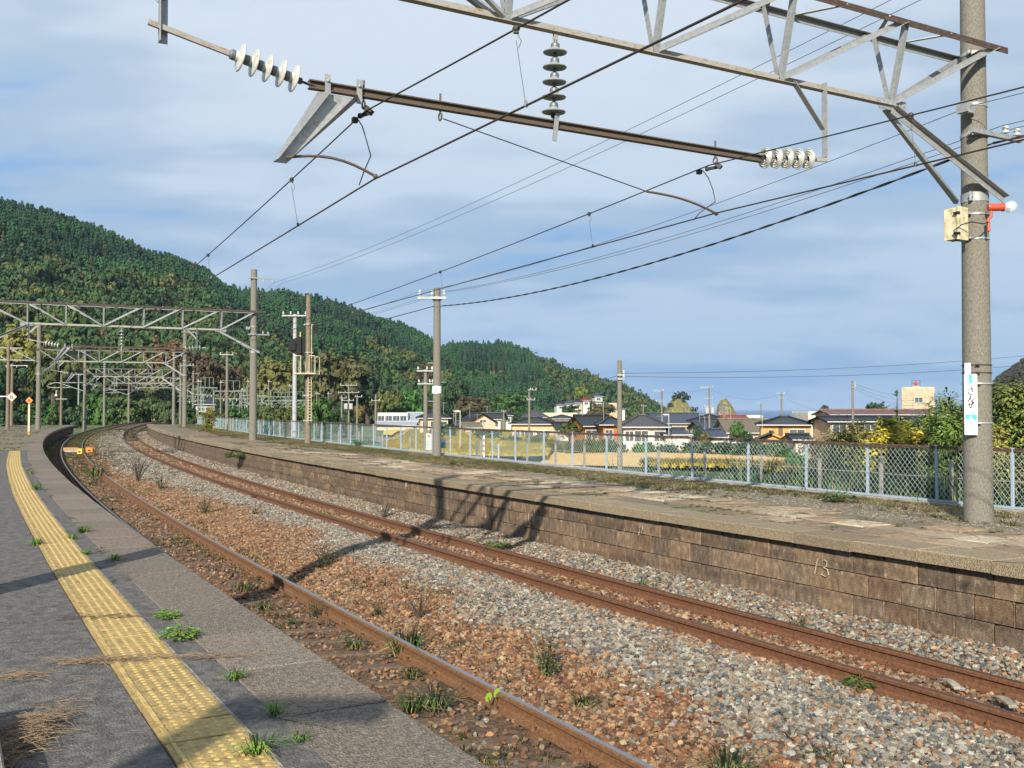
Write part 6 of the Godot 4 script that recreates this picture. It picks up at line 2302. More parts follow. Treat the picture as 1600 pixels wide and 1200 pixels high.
func build_trees() -> void:
	crowns = tree_crowns()
	var yellowgreen := Color(.17, .17, .025)
	var rusty := Color(.12, .075, .022)
	var brown := Color(.07, .05, .022)
	var olive := Color(.068, .092, .018)
	var green := Color(.040, .105, .016)
	var dark := Color(.022, .062, .016)
	var bright := Color(.05, .16, .02)
	var list := [
		["yellow green tree at the left edge under the second gantry", 32, 505, 600, 120, 215, yellowgreen],
		["dark tree behind the diamond sign at the left edge", -10, 560, 660, 130, 175, dark],
		["olive tree above the orange marker post", 85, 545, 640, 110, 200, olive],
		["orange brown tree just under the middle insulator of the second gantry", 262, 524, 600, 96, 262, rusty],
		["red brown tree right of the third gantry mast", 318, 548, 632, 100, 238, brown],
		["dull red brown tree behind the crossarm pole", 352, 565, 640, 80, 242, Color(.085, .055, .026)],
		["dark green tree in the middle of the row of gantries", 170, 560, 650, 130, 210, dark],
		["olive tree between the second and third gantry masts", 225, 560, 650, 100, 232, olive],
		["yellow olive tree right behind the second gantry mast", 428, 560, 645, 110, 235, Color(.11, .11, .022)],
		["big olive tree right of the rusty signal post", 520, 546, 648, 130, 262, Color(.075, .078, .022)],
		["dark green tree between the signal post and the white hall", 575, 575, 655, 90, 268, dark],
		["mossy green tree left of the round bright tree", 606, 606, 660, 62, 250, Color(.085, .10, .02)],
		["round bright green tree behind the white hall", 637, 606, 664, 64, 258, bright],
		["small orange yellow tree by the transformer pole", 556, 632, 664, 36, 205, Color(.19, .13, .03)],
		["red brown round tree on the slope behind the white banded pole", 667, 568, 612, 46, 420, brown],
		["large dark tree above the beige two storey house", 712, 585, 645, 60, 320, dark],
		["brown green tree behind the peach gabled house", 735, 616, 658, 70, 300, Color(.075, .062, .022)],
		["green tree left of the hillside cluster", 800, 612, 650, 70, 340, green],
		["yellow green tree on the slope above the hillside cluster", 908, 603, 628, 30, 440, Color(.16, .20, .03)],
		["brown green tree right of the hillside cluster", 940, 628, 655, 60, 330, Color(.08, .075, .02)],
		["orange tinged tree behind the orange house", 930, 642, 662, 60, 265, Color(.14, .095, .025)],
		["dark green tree below the red roofed hillside house", 893, 632, 655, 40, 330, dark],
		["olive bush in front of the left orange house", 890, 659, 690, 46, 128, olive],
		["round green tree among the roofs left of the yellow house", 1152, 656, 694, 30, 122, Color(.05, .12, .02)],
		["darker bush at the foot of the round green tree", 1166, 672, 700, 36, 116, dark],
		["small pointed conifer by the thin pole with transformer drums", 1090, 663, 700, 20, 108, Color(.02, .06, .022)],
		["yellowish bush right of the small conifer", 1103, 676, 702, 24, 106, Color(.13, .12, .025)],
		["pine with spreading crown behind the red brown hall", 1370, 627, 652, 44, 185, Color(.03, .07, .022)],
		["little dark pine left end of the red brown hall", 1288, 632, 648, 18, 190, Color(.03, .06, .022)]]
	for i in list.size():
		var q: Array = list[i]
		tree(q[0], q[1], q[2], q[3], q[4], q[5], q[6], i)
	# scrub along the foot of the wood and around the village
	var bushes := [[15, 640, 676, 90, 120, dark, "dark bush behind the six sign"], [62, 628, 670, 80, 135, green, "green bush behind the left mast of the third gantry"], [110, 632, 668, 70, 140, dark, "dark bush left of the platform end"], [150, 610, 664, 90, 165, green, "tall green bush right of the platform end mast"], [195, 618, 662, 90, 185, Color(.06, .10, .02), "bright green bush in front of the sixth gantry"], [235, 622, 660, 50, 192, green, "green bush by the small grey shed"], [258, 622, 658, 52, 180, Color(.05, .085, .02), "rounded green bush right of the small grey shed"], [290, 632, 662, 50, 165, dark, "dark bush at the foot of the third gantry mast"], [330, 640, 665, 60, 150, olive, "olive bush behind the fence, left of the crossarm pole"], [372, 636, 664, 60, 145, green, "green bush right of the crossarm pole"], [418, 628, 668, 74, 140, Color(.06, .09, .02), "green bush right of the second gantry mast"], [450, 634, 670, 60, 135, Color(.075, .10, .02), "yellowish green bush behind the pale pole"], [498, 622, 672, 80, 150, green, "green bush right of the signal post ladder"], [540, 636, 672, 60, 160, dark, "dark bush at the foot of the transformer pole"], [350, 622, 655, 60, 190, dark, "dark bush in front of the substation frames"],
		[898, 690, 707, 50, 104, dark, "dark shrub behind the fence, left end of the stubble field"], [930, 686, 707, 60, 106, green, "green shrub below the left orange house"], [965, 690, 707, 40, 106, Color(.04, .09, .02), "green shrub below the right orange house"], [1000, 690, 707, 34, 106, bright, "bright shrub left of the white walled house's corner"], [1015, 690, 707, 30, 106, green, "green shrub at the foot of the white walled house"], [1120, 690, 706, 70, 106, dark, "low dark hedge at the back of the stubble field"], [1190, 688, 706, 80, 106, Color(.035, .075, .02), "low hedge in front of the yellow house"], [1243, 704, 724, 50, 74, bright, "bright green shrub right end of the stubble field"], [690, 668, 678, 60, 150, green, "green shrubs beyond the rice left of the street lamp"], [760, 670, 682, 60, 140, Color(.05, .09, .025), "hedge beyond the rice right of the street lamp"], [840, 680, 692, 60, 125, green, "shrubs beyond the rice below the wide beige house"], [700, 660, 676, 40, 150, dark, "dark shrub beside the beige two storey house"],
		[866, 690, 707, 40, 106, dark, "dark shrub behind the fence where the yellow rice ends"], [914, 684, 707, 44, 108, Color(.03, .07, .02), "tall dark shrub in front of the left orange house"], [950, 684, 707, 36, 108, Color(.045, .09, .02), "rounded shrub between the two orange houses"], [1040, 692, 707, 50, 106, dark, "dark hedge left of the thin pole at the back of the stubble field"], [1080, 690, 707, 50, 106, Color(.04, .08, .02), "green hedge at the back of the stubble field, below the small conifer"], [1158, 690, 707, 60, 105, Color(.03, .065, .018), "dark shrub below the round green tree, left of the yellow house"], [1218, 690, 710, 50, 98, green, "green shrub in front of the small black tiled gable"], [800, 680, 690, 50, 126, dark, "dark shrubs at the far edge of the yellow rice"]]
	for i in bushes.size():
		var q: Array = bushes[i]
		tree(q[6], q[0], q[1], q[2] + 4, q[3], q[4], q[5], i + 1, true)

func shrub(label: String, px: float, top: float, bottom: float, width: float, d: float, c: Color, c2: Color, size: float, n: int, seed_: int, upright := false) -> void:   # near shrubs: leaves on twigs
	var k := d / FOCAL
	var p := at(px, bottom, d)
	p.y = minf(p.y, lie(p.x, d) + .1)
	var h := at(px, top, d).y - p.y
	var w := width * k
	var t := thing("shrub", label, "shrub", Transform3D(Basis(), p))
	var r := RandomNumberGenerator.new()
	r.seed = seed_
	var tw := Shape.new()
	var lf := Shape.new()
	var twigs := 44 if not upright else 26
	for i in twigs:
		var a := r.randf() * TAU
		var lean := (r.randf_range(.1, 1.0) if not upright else r.randf_range(.02, .5)) * w * .5
		var hh := h * r.randf_range(.55, 1.0) * (1.0 - .35 * lean / (w * .5))
		var pts := []
		for j in 6:
			var u := j / 5.0
			pts.append(Vector3(cos(a) * lean * pow(u, 1.3), hh * u, sin(a) * lean * pow(u, 1.3)) + Vector3(r.randf_range(-.05, .05), 0, r.randf_range(-.05, .05)) * u)
		tw.tube(pts, [.018, .014, .011, .008, .006, .003], 4, false)
		for m in n / twigs:
			var u := pow(r.randf(), .7)
			var f := u * 5.0
			var j := mini(int(f), 4)
			var c0: Vector3 = pts[j].lerp(pts[j + 1], f - j)
			var out := Vector3(r.randf_range(-1, 1), r.randf_range(-.35, .6), r.randf_range(-1, 1)).normalized()
			c0 += out * r.randf() * (.34 if not upright else .26) * minf(1.0, w)
			var mix := r.randf()
			var q := r.randf_range(.9, 1.7)
			var cc := c.lerp(c2, mix * mix)
			lf.col = Color(cc.r * q, cc.g * q, cc.b * q)
			leaf(lf, c0, (Vector3.UP + out * .8).normalized(), (out + Vector3.DOWN * .3).normalized(), size * r.randf_range(.7, 1.3), size * r.randf_range(.35, .6))
	if w > .5:                                           # the mass of leaves
		var lobes := []
		for i in (30 if not upright else 16):
			var a := r.randf() * TAU
			var q := sqrt(r.randf())
			var y := r.randf_range(.32, .98) * (1.0 - .18 * q * q)
			lobes.append([Vector3(cos(a) * q * w * .46, h * y, sin(a) * q * w * .4), r.randf_range(.10, .2) * (w + h) * .5, r.randf_range(.0, 1.0), r.randf_range(.65, 1.2)])
		for i in (n if not upright else n * 2 / 3):
			var lb: Array = lobes[r.randi() % lobes.size()]
			var e := Vector3(r.randf_range(-1, 1), r.randf_range(-1, 1), r.randf_range(-1, 1))
			e = e.normalized() * pow(r.randf(), .4)
			var c0: Vector3 = lb[0] + Vector3(e.x, e.y * .75, e.z) * lb[1]
			if c0.y < .05:
				continue
			var q: float = lb[3] * r.randf_range(.75, 1.25)
			var cc := c.lerp(c2, clampf(lb[2] * lb[2] * .9 + r.randf() * .5 - .1 + e.y * .15, 0, 1))
			q *= 1.45
			lf.col = Color(cc.r * q, cc.g * q, cc.b * q)
			leaf(lf, c0, (e + Vector3.UP * .6 + Vector3(r.randf_range(-.5, .5), 0, r.randf_range(-.5, .5))).normalized(), (e + Vector3(r.randf_range(-1, 1), -.5, r.randf_range(-1, 1))).normalized(), size * r.randf_range(.6, 1.2), size * (r.randf_range(.3, .55) if not upright else r.randf_range(.16, .3)))
	part("twigs", tw, M.bark, t)
	part("leaves", lf, M.leaf, t)

func build_shrubs() -> void:
	var green := Color(.045, .085, .018)
	var yellow := Color(.34, .27, .025)
	shrub("shrub with bright yellow leaves left of the station name board", 1396, 646, 770, 130, 21.0, Color(.12, .16, .022), Color(.44, .36, .025), 0.105, 15600, 1)
	shrub("shrub with yellow tinged leaves at the foot of the station mast", 1462, 664, 780, 110, 19.5, Color(.07, .10, .02), Color(.34, .26, .03), 0.095, 12600, 2)
	shrub("green shrub with thin tall shoots just left of the station name board", 1490, 600, 770, 80, 18.6, Color(.065, .12, .022), Color(.16, .20, .035), 0.105, 9000, 3, true)
	shrub("dull green shrub left of the yellow leaved one", 1330, 660, 770, 130, 22.5, Color(.055, .075, .022), Color(.16, .14, .03), 0.089, 12600, 4)
	shrub("low brownish green shrub left of the beige hall", 1290, 664, 760, 70, 25.0, Color(.06, .07, .025), Color(.17, .13, .035), 0.074, 6600, 5)
	shrub("large dark green shrub at the right edge behind the mast", 1590, 588, 800, 110, 17.6, Color(.055, .10, .02), Color(.20, .21, .04), 0.11, 15600, 6)
	shrub("olive shrub right of the mast in front of the dark headland", 1562, 662, 790, 70, 17.0, Color(.075, .09, .022), Color(.24, .22, .05), 0.105, 9600, 7, true)
	shrub("tall weed stalk rising alone left of the beige tower", 1403, 581, 720, 18, 24.0, Color(.04, .09, .025), Color(.08, .13, .03), 0.21, 260, 8, true)
	shrub("green shrub with fresh shoots left of the station mast, below the tower", 1452, 624, 770, 60, 20.5, Color(.07, .13, .022), Color(.17, .21, .04), 0.105, 7200, 9, true)
	shrub("dark climbing plant on the fence at the stubble field", 1008, 716, 746, 34, 24.2, Color(.03, .07, .02), Color(.08, .11, .03), 0.063, 2700, 10)
	shrub("climber with yellowing leaves by the fence right of the third mast", 325, 634, 672, 26, 70.0, Color(.08, .10, .02), Color(.25, .2, .03), 0.168, 2100, 11, true)
	# reeds and grass behind the fence
	var reed := [blades(22, 1.5, .028, .75, 81, .5), blades(20, 1.15, .036, .85, 82, .6)]
	var reeds_all := stuff("reeds", "tall green reeds and grass behind the fence", "grass")
	for k in 2:
		var ps := []
		var cs := []
		rng.seed = 83 + k
		for i in 5200:
			var s := rng.randf() * (38.0 if k == 0 else 64.0)
			var o := 14.25 + pow(rng.randf(), 1.4) * (7.0 if s < 22.0 else 4.0)
			var p := along(s, o)
			p.y = lie(p.x, -p.z) - .05
			var tall := 1.0 if s < 16.0 else (.62 if s < 22.0 else .38)
			tall *= .75 + .5 * fine.get_noise_2d(s * 20.0, o * 20.0) + rng.randf_range(-.2, .25)
			if tall < .2:
				continue
			if s > 26.0 and rng.randf() < .5:
				continue
			ps.append(Transform3D(Basis(Vector3.UP, rng.randf() * TAU).scaled(Vector3(1.1, tall * 1.25, 1.1)), p))
			var q := rng.randf_range(.7, 1.3)
			var c := Color(.085, .17, .04)
			var z := rng.randf()
			if z < .15:
				c = Color(.30, .25, .09)
			elif z < .4:
				c = Color(.14, .18, .04)
			elif z < .6:
				c = Color(.045, .13, .055)
			cs.append(Color(c.r * q, c.g * q, c.b * q))
		many("tufts", reed[k], M.leaf, ps, cs, "", "", reeds_all)
	var meadow := blades(18, .6, .03, .6, 92, .5)
	var mp := []
	var mc := []
	rng.seed = 93
	for i in 9000:
		var s := 8.0 + rng.randf() * 60.0
		var o := 14.6 + pow(rng.randf(), 1.3) * 14.0
		var p := along(s, o)
		p.y = lie(p.x, -p.z) - .03
		mp.append(Transform3D(Basis(Vector3.UP, rng.randf() * TAU).scaled(Vector3.ONE * rng.randf_range(.6, 1.3)), p))
		var q := rng.randf_range(.7, 1.3)
		var c := Color(.085, .17, .03).lerp(Color(.20, .21, .05), clampf(fine.get_noise_2d(s * 8.0, o * 12.0) + .35, 0, 1))
		mc.append(Color(c.r * q, c.g * q, c.b * q))
	many("meadow_grass", meadow, M.leaf, mp, mc, "green grass on the bank between the fence and the fields", "grass")
	# short dry grass on the far platform
	var short_ := [blades(16, .045, .006, .1, 84, .6), blades(12, .06, .006, .13, 85, .7)]
	var dry_grass_all := stuff("dry_grass", "short olive and straw coloured grass on the back of the far platform", "grass")
	for k in 2:
		var ps := []
		var cs := []
		rng.seed = 86 + k
		for i in 26000:
			var s := 8.0 + rng.randf() * 95.0
			var o: float = rng.randf_range(10.4, 13.58)
			var want := fine.get_noise_2d(s * 6.0, o * 26.0) * .9 + clampf((o - 11.6) / 1.2, -.8, .55) + clampf((s - 16.0) / 12.0, -.7, .15) - clampf(absf(o - 12.8) - .6, 0, 1) * .3
			if want < rng.randf_range(-.15, .45):
				continue
			var z := rng.randf_range(.7, 1.5) * (1.0 + maxf(0.0, s - 30.0) * .012)
			ps.append(Transform3D(Basis(Vector3.UP, rng.randf() * TAU).scaled(Vector3.ONE * z), along(s, o, FAR_TOP - .022)))
			var q := rng.randf_range(.75, 1.25)
			var dry := fine.get_noise_2d(s * 9.0 + 300, o * 30.0) + rng.randf_range(-.4, .4)
			var c := Color(.27, .235, .085) if dry < .0 else Color(.46, .37, .19)
			if rng.randf() < .12:
				c = Color(.09, .13, .03)
			cs.append(Color(c.r * q, c.g * q, c.b * q))
		many("tufts", short_[k], M.straw, ps, cs, "", "", dry_grass_all)
	var jp := []
	var jc := []
	rng.seed = 95
	for i in 5200:
		var row := rng.randi() % 3
		var s := 4.0 + rng.randf() * 44.0
		var o: float = 9.62 + row * .6 + rng.randfn() * .012
		if rng.randf() < .6:                             # a cross joint
			s = 4.0 + row * .21 + .3 + floorf(rng.randf() * 70.0) * .6 + rng.randfn() * .012
			o = 9.62 + row * .6 + rng.randf() * .6
		if fine.get_noise_2d(s * 12.0, o * 30.0 + 500.0) < .02:
			continue
		jp.append(Transform3D(Basis(Vector3.UP, rng.randf() * TAU).scaled(Vector3.ONE * rng.randf_range(.35, .8)), along(s, o, FAR_TOP - .012)))
		var q := rng.randf_range(.7, 1.3)
		var c := Color(.16, .19, .03) if rng.randf() < .55 else Color(.34, .26, .12)
		jc.append(Color(c.r * q, c.g * q, c.b * q))
	many("flag_joint_grass", short_[0], M.straw, jp, jc, "moss and dry grass in the joints of the far platform paving", "grass")
	# thin grass on the trackbed and between tiles
	var track_grass_all := stuff("track_grass", "thin grass growing on the trackbed", "grass")
	for k in 2:
		var ps := []
		var cs := []
		rng.seed = 88 + k
		for i in 11000:
			var s := 2.0 + rng.randf() * 125.0
			var o := rng.randf_range(2.15, 9.0)
			var y: float = bed(s, o)
			var want: float = fine.get_noise_2d(s * 14.0 + 50, o * 40.0) - .1
			if o < 4.05:
				want += .22 if o > 2.9 else .1
			elif o < 5.0:
				want += .1
			elif o < 6.9:
				want -= .12
			else:
				want -= .3
			want += clampf((s - 25.0) / 35.0, 0, 1) * (.75 if o < 6.2 else .4)
			if want < rng.randf_range(.05, .4):
				continue
			var z := rng.randf_range(.6, 1.6) * (1.0 + s * .012)
			ps.append(Transform3D(Basis(Vector3.UP, rng.randf() * TAU).scaled(Vector3.ONE * z), along(s, o, y + .005)))
			var q := rng.randf_range(.7, 1.25)
			var c := Color(.075, .12, .025)
			var w := rng.randf()
			if w < .3 or (s > 60 and w < .6):
				c = Color(.26, .20, .07)
			cs.append(Color(c.r * q, c.g * q, c.b * q))
		many("tufts", short_[k], M.straw, ps, cs, "", "", track_grass_all)
	var ps := []
	var cs := []
	rng.seed = 90
	for i in 2600:                                       # moss and grass in the joints of the near platform and on its far end
		var s := 4.0 + rng.randf() * 105.0
		var o: float = (1.33 if rng.randf() < .5 else 1.515) + rng.randfn() * .025
		if s > 42.0:
			o = rng.randf_range(-3.4, 1.3)
		elif fine.get_noise_1d(s * 55.0) < .12 or s < 9.0:
			continue
		elif rng.randf() < .45:
			continue
		var z := rng.randf_range(.4, .9) if s < 42.0 else rng.randf_range(.8, 1.8)
		if s > 42.0 and fine.get_noise_2d(s * 8.0, o * 20.0) < .0:
			continue
		ps.append(Transform3D(Basis(Vector3.UP, rng.randf() * TAU).scaled(Vector3.ONE * z), along(s, o, NEAR_TOP - .006)))
		var q := rng.randf_range(.7, 1.2)
		var c := Color(.10, .15, .025) if rng.randf() < .6 else Color(.24, .20, .09)
		cs.append(Color(c.r * q, c.g * q, c.b * q))
	many("joint_grass", short_[0], M.straw, ps, cs, "moss and small grass in the joints of the near platform", "grass")

func build_weeds() -> void:
	# single weeds one can point at: [px, py of the foot, height px, level, kind, label]
	var grass := func(n: int, seed_: int) -> ArrayMesh: return blades(n, .85, .05, 1.5, seed_, .75)
	var list := [
		[261, 966, 18, 0, "leafy", "low leafy bright green weed beside the tactile strip, the farther of two"],
		[280, 998, 27, 0, "leafy", "bigger leafy bright green weed beside the tactile strip, the nearer of two"],
		[402, 1178, 46, 0, "grass", "grass tuft at the right edge of the tactile strip near the bottom of the picture"],
		[366, 1062, 24, 0, "grass", "small spreading weed on the asphalt strip right of the straw"],
		[430, 1116, 24, 0, "grass", "tiny weed in the broad shadow on the near platform edge"],
		[470, 1158, 22, 0, "grass", "tiny bright weed on the coping near the bottom of the picture"],
		[57, 852, 17, 0, "grass", "grass tuft on the left side of the tactile strip"],
		[113, 842, 13, 0, "grass", "grass tuft on the right side of the tactile strip, beyond the first shadow"],
		[130, 832, 17, 0, "grass", "wider grass tuft between the tactile strip and the coping"],
		[135, 866, 12, 0, "grass", "small tuft just before the shadow of the mast on the tactile strip"],
		[180, 876, 16, 0, "grass", "small tuft on the coping joint by the mast shadow"],
		[58, 765, 14, 0, "grass", "grass tuft right of the far part of the tactile strip"],
		[48, 740, 11, 0, "grass", "grass tuft at the far part of the tactile strip, farther still"],
		[855, 1048, 84, 1, "bushy", "upright bushy weed growing alone among the ballast"],
		[493, 962, 40, 2, "bushy", "dense little weed against the near rail"],
		[768, 1112, 36, 2, "round", "two round yellow green leaves against the near rail"],
		[640, 998, 52, 1, "grass", "tall thin grass in the brown ballast right of the near rail"],
		[508, 884, 44, 1, "bushy", "dark spreading weed in the shadow patch of the ballast"],
		[590, 950, 34, 1, "bushy", "brownish weed in the brown ballast"],
		[655, 960, 46, 1, "dry", "wiry dry purple grey weed in the brown ballast"],
		[320, 800, 34, 1, "bushy", "green weed at the left of the ballast mound"],
		[252, 764, 34, 1, "bushy", "green weed farther along the ballast mound"],
		[215, 752, 40, 1, "dry", "tall dry weed beside the near rail in the distance"],
		[150, 745, 26, 2, "grass", "grass tuft between the near rails in the distance"],
		[398, 806, 26, 1, "bushy", "low weed at the edge of the grey ballast"],
		[1136, 1190, 50, 1, "grass", "slender green grass at the bottom edge, right of the near rail"],
		[1172, 1198, 26, 1, "leafy", "small yellow green leaf cluster at the bottom edge"],
		[1343, 1074, 24, 3, "leafy", "little green sprout against the nearer rail of the far track"],
		[1250, 976, 36, 4, "bushy", "round green weed at the foot of the far platform wall"],
		[777, 854, 22, 4, "leafy", "dark green sprout at the wall foot left of the chalk mark"],
		[1003, 908, 18, 4, "grass", "small dry tuft at the wall foot"],
		[600, 806, 30, 4, "dry", "brown dry bush at the wall foot near the mast shadow"],
		[497, 750, 22, 5, "leafy", "fern growing from a joint of the far wall"],
		[527, 772, 30, 4, "dry", "dark dry bush at the wall foot in the distance"],
		[680, 1108, 44, 2, "grass", "long grass blades between platform edge and near rail"],
		[645, 1114, 40, 2, "grass", "shorter grass between platform edge and near rail"],
		[555, 1012, 28, 2, "grass", "small grass tuft on the sleepers near the near rail"],
		[412, 956, 26, 2, "grass", "bright grass patch under the platform edge"],
		[380, 925, 24, 2, "grass", "grass patch on the sleepers beside the near rail"],
		[645, 1058, 26, 2, "grass", "faint grass tuft near the middle of the near track"],
		[755, 1195, 22, 2, "grass", "small green tuft below the platform edge at the bottom"],
		[1309, 783, 22, 6, "leafy", "low green plant at the fence foot left of the mast"],
		[568, 697, 16, 6, "leafy", "low green plant at the fence foot right of the signal post"],
		[708, 726, 10, 6, "grass", "bright green tuft on the far platform by the concrete pole"],
		[838, 758, 10, 6, "grass", "small tuft on the flags of the far platform"],
		[912, 1090, 30, 1, "grass", "thin sprig in the brown ballast right of the near rail"]]
	for i in list.size():
		var q: Array = list[i]
		var level: float = [NEAR_TOP, -.1, -.24, -.13, -.13, .45, FAR_TOP][q[3]]
		var p := on(q[0], q[1], level)
		if q[3] == 5:
			p = along(39.5, 8.98, on(q[0], q[1], .3).y)
		var hh: float = q[2] * -p.z / FOCAL
		if q[3] in [1, 2, 4]:
			var w := so(p.x, -p.z)
			if w.y > 2.1 and w.y < 9.0:
				p.y = bed(w.x, w.y)
		var t := thing("weed", q[5], "weed", Transform3D(Basis(Vector3.UP, i * 1.3), p))
		var r := RandomNumberGenerator.new()
		r.seed = 500 + i
		var lf := Shape.new()
		var st := Shape.new()
		var bright := Color(.12, .30, .025) if q[3] == 0 else Color(.065, .125, .025)
		match q[4]:
			"grass":
				var m := tinted(.7, .25)
				m.albedo_color = bright.linear_to_srgb()
				part("blades", grass.call(64, 600 + i), m, t, Transform3D(Basis().scaled(Vector3(hh * .95, hh * 1.1, hh * .95)), Vector3.ZERO))
				var dm := tinted(.85)
				dm.albedo_color = lin(.30, .235, .11)
				part("dry_blades", grass.call(16, 900 + i), dm, t, Transform3D(Basis(Vector3.UP, 1.0).scaled(Vector3(hh * 1.1, hh * .9, hh * 1.1)), Vector3.ZERO))
				continue
			"leafy":
				for k in 170:
					var a := r.randf() * TAU
					var reach := hh * sqrt(r.randf()) * 1.05
					var c := Vector3(cos(a) * reach, hh * r.randf_range(.2, .85) * (1.0 - .45 * reach / hh), sin(a) * reach)
					if k % 3 == 0:
						st.tube([Vector3.ZERO, c * .6 + Vector3.UP * hh * .15, c], hh * .014, 4, false)
					var z := r.randf_range(.7, 1.3)
					lf.col = Color(bright.r * z, bright.g * z, bright.b * z)
					leaf(lf, c, Vector3(r.randf_range(-.5, .5), 1, r.randf_range(-.5, .5)).normalized(), Vector3(cos(a + r.randf_range(-1, 1)), r.randf_range(-.2, .3), sin(a + r.randf_range(-1, 1))).normalized(), hh * r.randf_range(.2, .36), hh * r.randf_range(.16, .28))
			"bushy":
				for k in 11:
					var a := r.randf() * TAU
					var lean := hh * r.randf_range(.05, .5)
					var h2 := hh * r.randf_range(.45, 1.0) * (1.0 - .6 * lean / hh)
					var tip := Vector3(cos(a) * lean, h2, sin(a) * lean)
					st.tube([Vector3.ZERO, tip * .5 + Vector3.UP * h2 * .08, tip], hh * .009, 4, false)
					for m in 26:
						var u := r.randf_range(.15, 1.0)
						var o := Vector3(r.randf_range(-1, 1), r.randf_range(-.3, .5), r.randf_range(-1, 1)).normalized()
						var z := r.randf_range(.55, 1.3)
						lf.col = Color(.062 * z, .105 * z, .024 * z)
						leaf(lf, tip * u + o * hh * .07, (Vector3.UP + o).normalized(), o, hh * r.randf_range(.06, .12), hh * r.randf_range(.03, .06))
			"dry":
				for k in 26:
					var a := r.randf() * TAU
					var lean := hh * r.randf_range(.1, .7)
					var tip := Vector3(cos(a) * lean, hh * r.randf_range(.5, 1.0), sin(a) * lean)
					st.tube([Vector3.ZERO, tip * .5 + Vector3.UP * hh * .1, tip], hh * .009, 4, false)
					for m in 6:
						var o := Vector3(r.randf_range(-1, 1), r.randf_range(0, 1), r.randf_range(-1, 1)).normalized()
						lf.col = Color(.12, .085, .055)
						leaf(lf, tip * r.randf_range(.4, 1.0), Vector3.UP, o, hh * .1, hh * .03)
			"round":
				for k in 2:
					var c := Vector3(k * .085 - .03, hh * (.72 + k * .1), .0)
					st.tube([Vector3(0, 0, 0), c * .6, c], .004, 4, false)
					lf.col = Color(.20, .34, .03)
					for m in 8:
						var a := TAU * m / 8
						var b := TAU * (m + 1) / 8
						lf.tri(c, c + Vector3(cos(a) * .036, sin(a) * .042, sin(a) * .01), c + Vector3(cos(b) * .036, sin(b) * .042, sin(b) * .01), Vector3(0, .3, 1).normalized())
		if st.P.size():
			part("stems", st, M.bark if q[4] != "leafy" else M.weed_stem, t)
		part("leaves", lf, M.leaf, t)
	# dry straw lying about
	var heaps := [[160, 1036, .34, .08, 120, "thin wisp of dry straw lying across the tactile strip"], [38, 1160, .13, .62, 620, "heap of dry straw against the concrete base at the lower left"], [310, 1030, .42, .05, 50, "few straws trailing over the coping right of the tactile strip"], [15, 1062, .3, .12, 60, "small bit of straw at the left edge of the picture"], [160, 968, .55, .05, 40, "dark twig lying across the tactile strip"]]
	for i in heaps.size():
		var q: Array = heaps[i]
		var p := on(q[0], q[1], NEAR_TOP)
		var r := RandomNumberGenerator.new()
		r.seed = 700 + i
		var sh := Shape.new()
		for k in q[4]:
			var c := Vector3(r.randfn() * .45 * q[2], .01 + pow(r.randf(), 2.0) * (.06 if i == 1 else .025), r.randfn() * .45 * q[3])
			var a := r.randfn() * (.45 if i != 1 else 1.3)
			var l := r.randf_range(.05, .2)
			var z := r.randf_range(.6, 1.3)
			sh.col = Color(.25 * z, .18 * z, .115 * z) if i != 4 else Color(.09 * z, .06 * z, .045 * z)
			var d := Vector3(cos(a), r.randf_range(-.12, .22), sin(a)) * l
			sh.tube([c - d * .5, c + Vector3(0, .008, 0), c + d * .5], .0016, 3, false)
		single("straw", sh, M.straw, q[5], "dry straw" if i != 4 else "twig", Transform3D(Basis(Vector3.UP, .12), p))
# ---------------------------------------------------------------- sky and land
func sky_picture() -> ImageTexture:
	var W := 2048
	var H := 1024
	var im := Image.create(W, H, false, Image.FORMAT_RGBF)
	var big := FastNoiseLite.new()
	big.seed = 5
	big.frequency = .42
	big.fractal_octaves = 5
	big.fractal_gain = .5
	var streak := FastNoiseLite.new()
	streak.seed = 9
	streak.frequency = 1.1
	streak.fractal_octaves = 5
	streak.fractal_gain = .55
	for y in H:
		var el := PI * (.5 - (y + .5) / H)
		if el < -.06:
			for x in W:
				im.set_pixel(x, y, Color(.12, .14, .15))
			continue
		var se := maxf(sin(el), 0.0)
		for x in W:
			var az := TAU * ((x + .5) / W - .5)
			var dx := sin(az) * cos(el)
			var dz := cos(az) * cos(el)
			var k := 1.0 / (se + .14)
			var n := big.get_noise_3d(dx * k * 1.1 + 3.0, dz * k * 1.1, se * 1.5)
			var f := streak.get_noise_3d(dx * k * 1.0, dz * k * 2.4, 7.0 + se * 3.0)
			# thin high cloud over blue: clearer gaps, pale veil, greyer bellies
			var veil := clampf(.73 + n * .95 + f * .5 - dx * .2, 0.0, 1.0)
			var up := clampf(el / .34, 0.0, 1.0)
			var low := exp(-maxf(el, 0.0) * 8.5)
			var blue := Color(.195, .335, .54).lerp(Color(.14, .275, .48), low)
			var grey := Color(.25, .35, .48).lerp(Color(.325, .41, .51), up)
			var white := Color(.32, .415, .53).lerp(Color(.455, .52, .595), up)
			var c := blue.lerp(grey, smoothstep(.15, .5, veil)).lerp(white, smoothstep(.5, 1.0, veil))
			c = c.lerp(Color(.135, .275, .485), low * .72 * (1.0 - .4 * smoothstep(.5, .95, veil)))
			im.set_pixel(x, y, c)
	return ImageTexture.create_from_image(im)

